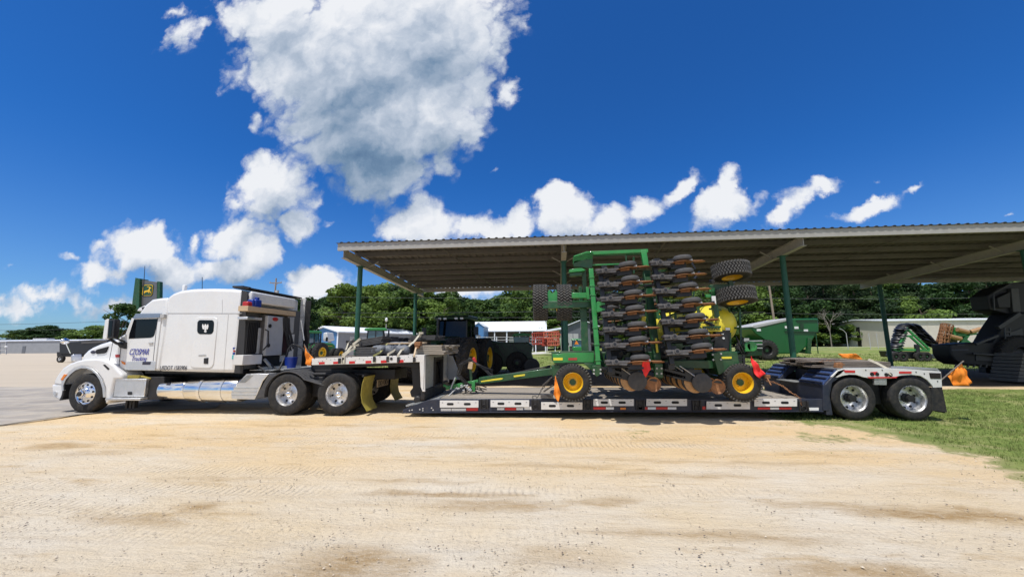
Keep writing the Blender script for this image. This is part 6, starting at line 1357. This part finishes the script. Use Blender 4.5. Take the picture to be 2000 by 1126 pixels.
def build_machines():
    p = at(616, 700, 37); tractor('tractor', 'green tractor with yellow dual wheels in the sun behind the gooseneck flag', at(632, 690, 37).x-1.9, 37.2, R(82), 1.0, True, True, z=0)
    p = at(742, 690, 33); tractor('tractor', 'green tractor whose cab roof rises above the mats between the two left shelter posts', p.x-.4, 33, R(20), .97, True, True, z=.1)
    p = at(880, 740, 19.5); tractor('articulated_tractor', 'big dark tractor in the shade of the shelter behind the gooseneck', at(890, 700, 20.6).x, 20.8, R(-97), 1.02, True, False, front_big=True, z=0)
    p = at(1127, 676, 40); tractor('compact_tractor', 'small tractor with an orange triangle in front of the dark grey workshop', p.x, 40, R(88), .62, False, True)
    o = col.objects; q = at(1126, 669, 38.6); b = MB(); b.ex([(q.x-.2, 38.6, q.z-.15), (q.x+.2, 38.6, q.z-.15), (q.x+.03, 38.6, q.z+.2), (q.x-.03, 38.6, q.z+.2)], (0, .02, 0)); tri = b.build('slow_vehicle_triangle', K['orange'], bpy.data.objects['compact_tractor'] if False else None, label='orange slow-vehicle triangle on the back of the small tractor', cat='sign')
    # second dark machine under the roof with a light green cab roof behind it
    p0, p1 = at(935, 718, 23), at(1040, 718, 23)
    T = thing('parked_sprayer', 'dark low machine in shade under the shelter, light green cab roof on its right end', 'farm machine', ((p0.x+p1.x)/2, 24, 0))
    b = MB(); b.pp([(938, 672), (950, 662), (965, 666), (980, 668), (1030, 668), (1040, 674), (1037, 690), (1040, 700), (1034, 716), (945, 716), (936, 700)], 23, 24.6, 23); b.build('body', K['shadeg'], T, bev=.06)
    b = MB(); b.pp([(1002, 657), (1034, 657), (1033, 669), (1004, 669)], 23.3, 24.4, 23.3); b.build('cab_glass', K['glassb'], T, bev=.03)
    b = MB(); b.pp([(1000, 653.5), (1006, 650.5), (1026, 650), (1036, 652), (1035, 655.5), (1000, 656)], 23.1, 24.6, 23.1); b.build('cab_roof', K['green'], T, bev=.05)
    rnd = random.Random(3); b = MB()
    for i in range(26): a = at(rnd.uniform(938, 1036), rnd.uniform(668, 712), 22.95); b.bar(a, a+Vector((rnd.gauss(0, .3), 0, rnd.gauss(0, .3))), .05)
    b.build('pipework', K['bblack'], T)
    for px in (960, 1010): q = at(px, 712, 22.8); wheel(T, 'dim', q.x, 22.7, .62, .62, .4, .3, 'lug')
    q = at(1040, 718, 22.6); b = MB(); b.cyl((at(1039, 712, 22.6).x, 22.6, .45), .45, .4, 'y', 24); b.build('drum', K['bblack'], T, bev=.02)
    # grain cart
    Y = 36; g = terr(at(1540, 690, Y).x, Y)
    T = thing('grain_cart', 'large dark green grain cart with grey rolled cover on the grass', 'grain cart', (at(1540, 690, Y).x, Y+1.5, g))
    b = MB(); b.pp([(1467, 640), (1480, 634), (1535, 622), (1598, 621), (1600, 646), (1596, 650), (1585, 668), (1560, 690), (1515, 691), (1500, 668), (1474, 650)], Y, Y+3.0, Y); hp = b.build('hopper', K['cart'], T, bev=.08)
    b = MB(); b.pp([(1466, 638), (1470, 634.5), (1535, 621), (1545, 621), (1540, 626), (1475, 641)], Y-.06, Y+3, Y); b.build('rolled_cover', K['lgrey'], hp, bev=.05)
    for x_, y_ in ((1537, 638.5), (1555.5, 639.5), (1574, 645), (1482, 644)): b = MB(); q = at(x_, y_, Y-.02); b.rbox(q, (.34, .03, .2)); b.build('label_plate', K['white_tape'], hp)
    b = MB(); b.pp([(1532, 645.5), (1600, 647.5), (1600, 649), (1532, 647)], Y-.1, Y, Y); b.pp([(1562, 632), (1569, 632), (1569, 641), (1562, 641)], Y-.06, Y, Y); b.pp([(1555, 625), (1598, 624.5), (1598, 626), (1555, 627)], Y-.08, Y, Y); b.build('hopper_rib', K['shadeg'], hp)
    b = MB(); b.pp([(1548, 678), (1580, 682), (1592, 689), (1591, 691), (1560, 688), (1548, 684)], Y+.4, Y+.7, Y); b.bar(at(1580, 660, Y), at(1578, 690, Y), .3, .3, (0, 1, 0)); b.bar(at(1593, 650, Y), at(1598, 690, Y), .07); b.build('drawbar', K['dgreen'], T, bev=.02)
    r = .86; q = at(1496, 692, Y-.3); wheel(T, 'dim', at(1497, 680, Y-.3).x, Y-.5, g+r, r, .8, r*.5, 'lug'); wheel(T, 'flat', at(1497, 680, Y-.3).x, Y+3.5, g+r, r, .8, r*.5, 'lug', rot=(0, 0, math.pi))
    T = thing('utility_trailer', 'low dark green machine with silver rails left of the grain cart', 'farm machine', (at(1475, 690, 33).x, 33, terr(16, 33)))
    b = MB(); b.pp([(1455, 663), (1489, 663), (1489, 694), (1460, 696)], 33, 34, 33); b.build('body', K['shadeg'], T, bev=.04)
    b = MB(); b.pp([(1453, 660), (1462, 660), (1462, 666), (1453, 666)], 32.9, 33, 33); b.pp([(1455, 665), (1488, 664), (1488, 666), (1455, 667)], 32.9, 33, 33); b.pp([(1455, 671), (1488, 671), (1488, 673), (1455, 673)], 32.9, 33, 33); b.pp([(1478, 678), (1488, 678), (1488, 680), (1478, 680)], 32.9, 33, 33); b.build('rail', K['lgrey'], T)
    b = MB(); b.pp([(1456, 667.5), (1488, 667), (1488, 670.5), (1456, 670.5)], 32.95, 33, 33); b.build('side_panel', K['green'], T)
    # folded disc harrow, wings leaning together like an A
    Y = 34; g = terr(at(1780, 700, Y).x, Y)
    T = thing('disc_harrow', 'folded disc harrow with rows of black discs leaning together like a letter A', 'disc harrow', (at(1780, 700, Y).x, Y+.5, g))
    dm = MB(); dm.lathe([(0, .06), (.14, .05), (.28, .0), (.37, -.07), (.37, -.08), (.28, -.01), (0, .05)], axis='z', n=18); dme = dm.mesh('disc', K['bblack'])
    rnd = random.Random(4)
    for (a, c, n, tl) in (((1741, 690), (1757, 640), 12, -.45), ((1749, 688), (1765, 636), 12, -.45), ((1757, 640), (1764, 633), 3, -.2), ((1779, 633), (1822, 676), 13, .75), ((1790, 634), (1824, 668), 12, .75), ((1768, 633), (1776, 640), 3, .4)):
        for i in range(n):
            t = i/(n-1); q = at(a[0]+(c[0]-a[0])*t, a[1]+(c[1]-a[1])*t, Y+rnd.random()*.3)
            link('disc', dme, T, q, (rnd.gauss(R(8), .05), tl*.6+rnd.gauss(0, .04), 0))
    b = MB()
    for a, c in (((1748, 690), (1772, 640)), ((1754, 686), (1768, 652)), ((1772, 642), (1815, 682)), ((1776, 655), (1808, 684)), ((1745, 682), (1815, 684)), ((1765, 656), (1782, 656))): b.bar(at(*a, Y-.1), at(*c, Y-.1), .16, .14, (0, 1, 0))
    b.build('frame', K['green'], T, bev=.02)
    b = MB(); b.pp([(1740, 685), (1816, 687), (1815, 702), (1800, 701), (1790, 699), (1745, 697)], Y, Y+1.2, Y); b.bar(at(1790, 672, Y-.1), at(1792, 690, Y-.1), .3, .2, (0, 1, 0)); b.build('wheel_frame', K['bblack'], T, bev=.04)
    for px in (1748, 1762, 1795, 1808): q = at(px, 690, Y-.2); wheel(T, 'dim', q.x, Y-.3, g+.38, .38, .25, .18, 'road')
    # second implement with rusty baskets
    T = thing('rusty_basket_tiller', 'folded green tiller with rusty rolling baskets beside the disc harrow', 'tiller', (at(1860, 700, Y).x, Y+.5, g))
    for (a, c, r) in (((1850, 634), (1836, 688), .36), ((1846, 634), (1832, 686), .25)):
        b = MB(); A_, C_ = at(*a, Y), at(*c, Y); d = (C_-A_); x = d.cross(Vector((0, 1, 0))).normalized(); y = Vector((0, 1, 0))
        for k in range(10): t = k*.628; o = x*math.cos(t)*r+y*math.sin(t)*r; t2 = t+.8; o2 = x*math.cos(t2)*r+y*math.sin(t2)*r; b.tube([A_+o, C_+o2], .035, 5)
        for k in range(9): m_ = A_.lerp(C_, k/8); b.tube([m_+x*math.cos(t)*r+y*math.sin(t)*r for t in [j*.524 for j in range(13)]], .03, 5)
        b.build('basket', K['rust'], T)
    for i in range(11): q = at(1872-i*3.4, 648+i*3.6, Y+.3); link('disc', dme, T, q, (0, .6, 0))
    b = MB(); b.bar(at(1866, 640, Y), at(1862, 652, Y), .5, .2, (0, 1, 0)); b.bar(at(1862, 655, Y), at(1905, 650, Y), .25, .2, (0, 1, 0)); b.bar(at(1890, 652, Y), at(1870, 680, Y), .25, .2, (0, 1, 0)); b.bar(at(1900, 652, Y), at(1938, 650, Y), .14, .14, (0, 1, 0)); b.bar(at(1880, 660, Y), at(1905, 680, Y), .3, .1, (0, 1, 0)); b.build('frame', K['green'], T, bev=.02)
    for a, c in (((1870, 643), (1890, 648)), ((1855, 656), (1876, 661)), ((1895, 648), (1915, 642)), ((1922, 644), (1936, 643))):
        b = MB(); b.tube([at(*a, Y-.3), at(*c, Y-.3)], [.10, .2, .2, .1][:2] if False else .17, 10); b.build('roller', K['disc'], T)
    b = MB(); b.pp([(1833, 692), (1852, 691), (1852, 700), (1834, 700)], Y, Y+1, Y); b.build('weight_box', K['cream'], T, bev=.03)
    # dark combine at right under the roof
    Y = 19.5; T = thing('combine_harvester', 'huge black silhouette of a combine parked in deep shade at the right edge', 'combine', (at(1950, 740, Y).x, Y+2, 0))
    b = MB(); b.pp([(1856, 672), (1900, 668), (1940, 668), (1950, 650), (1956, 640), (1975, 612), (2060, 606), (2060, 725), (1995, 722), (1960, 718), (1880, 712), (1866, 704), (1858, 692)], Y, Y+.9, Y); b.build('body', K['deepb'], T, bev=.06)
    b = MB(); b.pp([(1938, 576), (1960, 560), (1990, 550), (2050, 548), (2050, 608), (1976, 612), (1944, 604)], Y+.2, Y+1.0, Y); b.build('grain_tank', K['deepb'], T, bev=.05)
    b = MB(); b.pp([(1977, 562), (1992, 562), (1997, 608), (1982, 609)], Y+.05, Y+.2, Y); b.build('ladder_panel', mat('dim_grey_paint', (.05, .05, .05), .5), T, bev=.02)
    b = MB(); b.pp([(1858, 682), (1890, 681), (1890, 684), (1858, 685)], Y-.04, Y, Y); b.pp([(1868, 672), (1882, 672), (1882, 674), (1868, 674)], Y-.04, Y, Y); b.build('side_strip', mat('dim_blue_paint', (.03, .035, .05), .5), T)
    b = MB(); b.bar(at(1926, 712, Y+1), at(1927, 728, Y+1), .35, .3, (0, 1, 0)); b.build('stand', K['deepb'], T)
    dg = mat('dim_trim_paint', (.035, .037, .04), .5)
    for nm, a, c, w in (('handrail', (1940, 572), (1975, 553), .05), ('handrail', (1975, 553), (2030, 545), .05), ('handrail', (1940, 572), (1942, 606), .05), ('auger', (1948, 640), (1990, 612), .16), ('ladder_rail', (1962, 640), (1966, 700), .05), ('ladder_rail', (1972, 640), (1976, 700), .05), ('cylinder', (1905, 672), (1948, 655), .10), ('cylinder', (1900, 690), (1960, 694), .07)):
        b = MB(); b.bar(at(*a, Y-.15), at(*c, Y-.15), w, w, (0, 1, 0)); b.build(nm, dg, T, bev=.01)
    for k in range(7): b = MB(); b.bar(at(1963+k*.6, 648+k*8, Y-.15), at(1974+k*.6, 648+k*8, Y-.15), .05, .05, (0, 1, 0)); b.build('ladder_rung', dg, T)
    for q_ in ([(1946, 582), (1972, 570), (1972, 600), (1950, 600)], [(1962, 652), (1995, 640), (1998, 664), (1962, 668)], [(1905, 690), (1955, 690), (1955, 706), (1905, 704)]):
        b = MB(); b.pp(q_, Y-.03, Y+.3 if q_[0][1] < 600 else Y-.003, Y); b.build('side_cover', dg if q_[0][0] != 1946 else K['deepb'], T, bev=.01)
    for px in (1868, 1880, 1892, 1904, 1916, 1928): b = MB(); b.bar(at(px, 711, Y-.1), at(px-3, 717, Y-.1), .06, .04, (0, 1, 0)); b.build('tine', dg, T)
    wheel(T, 'dim', at(1985, 690, Y).x, Y-.3, .95, .95, .7, .5, 'lug')
    # steps in the lower right of the combine
    b = MB(); 
    for i in range(8): a, c = at(1990-i*1.5+8, 690+i*7, 17.2), at(2050, 690+i*7, 17.2); b.box(a.x, c.x, 17.2+.0, 18.2, a.z-.12, a.z)
    b.build('slatted_crate', mat('dim_grey_slats', (.09, .09, .088), .7, var=.25), None, label='grey slatted crate under the shelter at the right edge', cat='crate')
    # flatbed behind the hood
    Y = 40; T = thing('dump_truck', 'small dark flatbed truck parked on the lot behind the white truck hood', 'truck', (at(160, 700, Y).x, Y+1, 0))
    b = MB(); b.pp([(116, 669), (160, 666), (180, 663), (215, 664), (215, 690), (116, 690)], Y, Y+2.2, Y); b.build('bed', K['bblack'], T, bev=.03)
    b = MB(); b.pp([(108.5, 687), (215, 687), (215, 697), (109, 696)], Y+.1, Y+2.1, Y); b.build('frame', K['black'], T, bev=.02)
    b = MB(); b.pp([(160, 667), (210, 664), (210, 668), (160, 671)], Y-.05, Y, Y); b.build('rail', K['iron'], T)
    for px in (117, 190): wheel(T, 'drive', at(px, 695, Y).x, Y, .42, .42, .3, .2)
    # small grey rack by the warehouse
    Y = 80; b = MB()
    for y_ in (668, 676, 684): b.bar(at(-15, y_, Y), at(13, y_-1, Y), .14)
    for x_ in (-12, 0, 12): b.bar(at(x_, 666, Y), at(x_, 691, Y), .16, .16, (0, 1, 0))
    b.build('metal_rack', K['lgrey'], None, label='grey metal rack in front of the warehouse at the left edge', cat='rack')
    b = MB(); q = at(12, 677, Y); b.ell(q, .25, .25, .25); b.bar(q, q-Vector((0, 0, 1.2)), .08); b.build('round_marker', K['white_tape'], None, label='small white round marker beside the grey metal rack', cat='marker')
    # blue-white truck behind the left tractor
    Y = 44; b = MB(); b.pp([(631, 650), (638, 648), (641, 664), (631, 666)], Y, Y+1.5, Y); b.build('parked_sprayer', K['white'], None, bev=.1, label='small white vehicle half hidden behind the cab of the left tractor', cat='vehicle')
    # red implements by the barn
    rnd = random.Random(5)
    for i, (x0, x1, y0, y1, m) in enumerate(((1040, 1062, 650, 672, 'redm'), (1060, 1074, 660, 674, 'redm'), (1062, 1092, 648, 660, 'orangem'), (1070, 1092, 660, 674, 'orangem'))):
        Y = 48-i*.8; b = MB()
        for k in range(3): yy = y0+(y1-y0)*k/2; b.bar(at(x0, yy, Y), at(x1, yy-1, Y), .14, .14, (0, 1, 0))
        for k in range(7): xx = x0+(x1-x0)*k/6; b.bar(at(xx, y0, Y), at(xx+rnd.uniform(-1, 1), y1, Y), .10, .10, (0, 1, 0))
        for k in range(16): a = at(rnd.uniform(x0, x1), rnd.uniform(y0, y1), Y+.3); b.rbox(a, (rnd.uniform(.1, .5), .3, rnd.uniform(.1, .3)), (0, rnd.random(), 0))
        b.build('hay_rake', K[m], None, label=('dark red implement frame left of the row by the road', 'low dark red implement between the red frames', 'faded red implement frame on top of the row by the road', 'faded red implement frame at the right end of the row')[i], cat='implement', bev=.01)
    b = MB(); b.pp([(1080, 660), (1096, 660), (1096, 674), (1080, 674)], 46, 46.5, 46); b.build('crate', mat('pale_green_paint', (.35, .45, .33), .6), None, bev=.03, label='pale green box at the right end of the red implements', cat='box')
    Y = 55; b = MB(); b.add([at(1064, 648, Y), at(1100, 642, Y), at(1100, 642, Y)+Vector((0, 4, .2)), at(1064, 648, Y)+Vector((0, 4, .2))], [(0, 1, 2, 3)]); b.v += [(v[0], v[1], v[2]+.2) for v in b.v[:4]]; b.f += [(4, 5, 6, 7), (0, 1, 5, 4), (1, 2, 6, 5), (2, 3, 7, 6), (3, 0, 4, 7)]; b.mi += [0]*5
    T = thing('lean_to', 'open lean-to with a thin white curved roof over the red implements', 'shelter', (at(1082, 660, Y).x, Y+2, terr(6, Y))); b.build('roof', K['wroof'], T)
    for px in (1068, 1096):
        q = at(px, 650, Y+.3); b = MB(); b.box(q.x-.08, q.x+.08, Y+.2, Y+.4, terr(6, Y), q.z+.5); b.build('post', K['lgrey'], T)
    # fence posts and rails in front of the barn
    Y = 56; T = thing('rail_fence', 'white three-rail fence in front of the long barn', 'fence', (at(985, 665, Y).x, Y, terr(0, Y)))
    for px in range(932, 1090, 19): q = at(px, 657, Y); b = MB(); b.box(q.x-.06, q.x+.06, Y-.05, Y+.05, terr(q.x, Y), q.z); b.build('post', K['wroof'], T)
    for yy in (658, 663.5, 669): a, c = at(932, yy, Y), at(1090, yy-.3, Y); b = MB(); b.bar(a+Vector((0, -.08, 0)), c+Vector((0, -.08, 0)), .04, .07); b.build('rail', K['lgrey'], T)
    for i, px in enumerate((1655, 1699, 1714)):
        q = at(px, 668, 52+i); b = MB(); z = terr(q.x, 52); b.tube([(q.x, 52+i, z), (q.x, 52+i, z+2.0)]+([(q.x-.3, 52+i, z+2.4), (q.x-.7, 52+i, z+2.6)] if i == 0 else []), .04, 6); b.build('fence_post', K['lgrey'], None, label=('bent grey post standing by the road right of the grain cart', 'thin grey post left of the cream shed door', 'thin grey post in front of the cream shed door')[i], cat='post')
    # concrete slab and tree trunks lying in the shade behind the gooseneck
    b = MB(); q = at(765, 741, 17.5); 
    for i in range(3): b.tube([(q.x-1.6, 18+i*.45, .22+.1*(i == 1)), (q.x-.4, 18.05+i*.45, .30+.1*(i == 1)), (q.x+1.9, 18+i*.45, .20+.1*(i == 1))], [.2, .24, .16], 10)
    b.build('timber_bundle', K['woodd'], None, smooth=60, label='dark bundle of long poles lying on the ground behind the gooseneck', cat='timber')
build_machines()

# ---------------------------------------------------------------- pylon sign, poles, wires
def build_sign():
    Y = 42; T = thing('pylon_sign', 'tall grey and green dealership pylon sign with a yellow leaping deer emblem', 'sign', (at(285, 640, Y).x, Y+.5, 0))
    a = at(272, 545.5, Y); c = at(304, 550, Y); d = at(312, 549, Y); l = at(258, 640, Y)
    def prism(nm, q, y0, y1, m, bev=.03): b = MB(); b.ex([(p.x, y0, p.z) for p in q], (0, y1-y0, 0)); return b.build(nm, m, T, bev=bev)
    lo = lambda px: Vector((at(px, 640, Y).x, Y, 0))
    pn = prism('panel', [at(272, 545.5, Y), at(306, 550, Y), at(306, 640, Y), Vector((at(306, 640, Y).x, Y, 0)), Vector((at(270, 640, Y).x, Y, 0)), at(271, 640, Y)], Y, Y+.7, mat('sign_grey', (.15, .15, .155), .4, .4, var=.05))
    prism('side_fin', [at(264, 542, Y-.3), at(272.5, 543.5, Y-.3), at(271, 600, Y-.3), at(270, 640, Y-.3), lo(270), lo(256), at(256, 640, Y-.3), at(258, 590, Y-.3)], Y-.3, Y+.8, K['dgreen'])
    prism('side_fin', [at(307, 549, Y-.1), at(312, 549.5, Y-.1), at(311, 640, Y-.1), lo(311), lo(306), at(306, 640, Y-.1)], Y-.1, Y+.3, K['dgreen'])
    def rr(x0, y0, x1, y1, r, Yp, th, m, nm, par):
        p0, p1 = at(x0, y1, Yp), at(x1, y0, Yp); pts = []
        for cx, cz, s in ((p1.x-r, p1.z-r, 0), (p0.x+r, p1.z-r, 90), (p0.x+r, p0.z+r, 180), (p1.x-r, p0.z+r, 270)):
            pts += [(cx+r*math.cos(R(s+15*k)), Yp, cz+r*math.sin(R(s+15*k))) for k in range(7)]
        b = MB(); b.ex(pts, (0, th, 0)); return b.build(nm, m, par, smooth=0)
    e0 = rr(276, 554.5, 300, 578.5, .32, Y-.05, .05, K['dgreen'], 'emblem_field', pn)
    rr(276.9, 555.4, 299.1, 577.6, .30, Y-.07, .02, K['yellow'], 'emblem_border', e0)
    rr(278.0, 556.5, 298.0, 576.5, .26, Y-.09, .02, K['dgreen'], 'emblem_field', e0)
    o = at(278, 576.5, Y-.11); W_ = at(298, 556.5, Y-.11)-o; 
    deer = [(.10, .38), (.30, .48), (.52, .50), (.62, .60), (.66, .72), (.60, .82), (.50, .84), (.38, .80), (.40, .86), (.54, .90), (.66, .86), (.70, .80), (.80, .78), (.90, .72), (.88, .68), (.78, .68), (.74, .56), (.76, .44), (.88, .34), (.92, .20), (.88, .19), (.82, .32), (.68, .34), (.74, .20), (.70, .18), (.62, .32), (.46, .34), (.30, .30), (.16, .18), (.06, .10), (.05, .14), (.16, .28), (.10, .34)]
    b = MB(); b.ex([(o.x+W_.x*u, Y-.11, o.z+W_.z*v) for u, v in deer], (0, .02, 0)); b.build('deer_emblem', K['yellow'], e0, smooth=0)
build_sign()
def pole(px, top, Y, lab, arms=True, lean=0, r=.16):
    q = at(px, top, Y); z = terr(q.x, Y); T = thing('utility_pole', lab, 'utility pole', (q.x, Y, z))
    b = MB(); b.tube([(q.x+lean, Y, z-.3), (q.x, Y, q.z)], [r, r*.7], 10); b.build('pole', K['polew'], T)
    if arms:
        b = MB(); b.box(q.x-1.1, q.x+1.1, Y-.1, Y-.02, q.z-.9, q.z-.75); b.bar((q.x-.6, Y-.08, q.z-.8), (q.x, Y-.08, q.z-1.4), .05); b.bar((q.x+.6, Y-.08, q.z-.8), (q.x, Y-.08, q.z-1.4), .05); b.build('crossarm', K['polew'], T)
        for k in (-1, 0, 1): b = MB(); b.cyl((q.x+k, Y-.06, q.z-.66), .06, .18, 'z', 8); b.build('insulator', K['lgrey'], T)
        b = MB(); b.cyl((q.x+.45, Y-.1, q.z-2.6), .28, .9, 'z', 14); b.build('transformer', K['lgrey'], T)
    return q
def wire(pts, lab, m='wire', r=.02, sag=.4, group=None):
    b = MB()
    for a, c in zip(pts, pts[1:]): b.tube([a.lerp(c, k/14)-Vector((0, 0, sag*4*(k/14)*(1-k/14))) for k in range(15)], r, 4, False)
    b.build('power_line', K[m], None, label=lab, cat='power line', group=group)
pole(539.5, 543, 62, 'wooden utility pole with crossarm rising behind the sleeper cab')
pole(1494, 500, 60, 'pale leaning utility pole between the raised planter tyre and the grain cart', False, .5, .17)
wire([at(-60, 634, 60), at(222, 627, 60)], 'upper dark power line crossing the sky at far left', 'dwire', .03, .1)
wire([at(-60, 645, 60), at(235, 640, 60)], 'lower dark power line crossing the sky at far left', 'dwire', .03, .1)
for i, (y0, y1, y2) in enumerate(((577, 581, 584), (609, 607, 609), (615, 619, 612))):
    wire([at(540, y0, 61), at(1100, y1, 59), at(1494, y2, 59)], ('upper', 'middle', 'lower')[i]+' thin wire strung in front of the wood between the two poles', 'wire', .018, .2)
for i, (y0, y1) in enumerate(((582, 578), (611, 610))): wire([at(1494, y0, 58), at(2060, y1, 58)], ('upper', 'lower')[i]+' thin wire running right from the leaning pole above the cream shed', 'wire', .018, .2)
q = at(754, 641, 50); b = MB(); b.tube([(q.x, 50, 0), (q.x, 50, q.z+.6)], .05, 6); T_ = thing('yard_lamp', 'small white-headed lamp post behind the middle tractor', 'lamp post', (q.x, 50, 0)); b.build('pole', K['lgrey'], T_); b = MB(); b.ell((q.x, 50, at(754, 624, 50).z), .18, .18, .28); b.build('lamp_head', K['white_tape'], T_)
for o_ in list(bpy.data.objects):
    if o_.type == 'MESH' and o_.parent is None and 'label' not in o_ and 'kind' not in o_: print('UNLABELLED', o_.name)
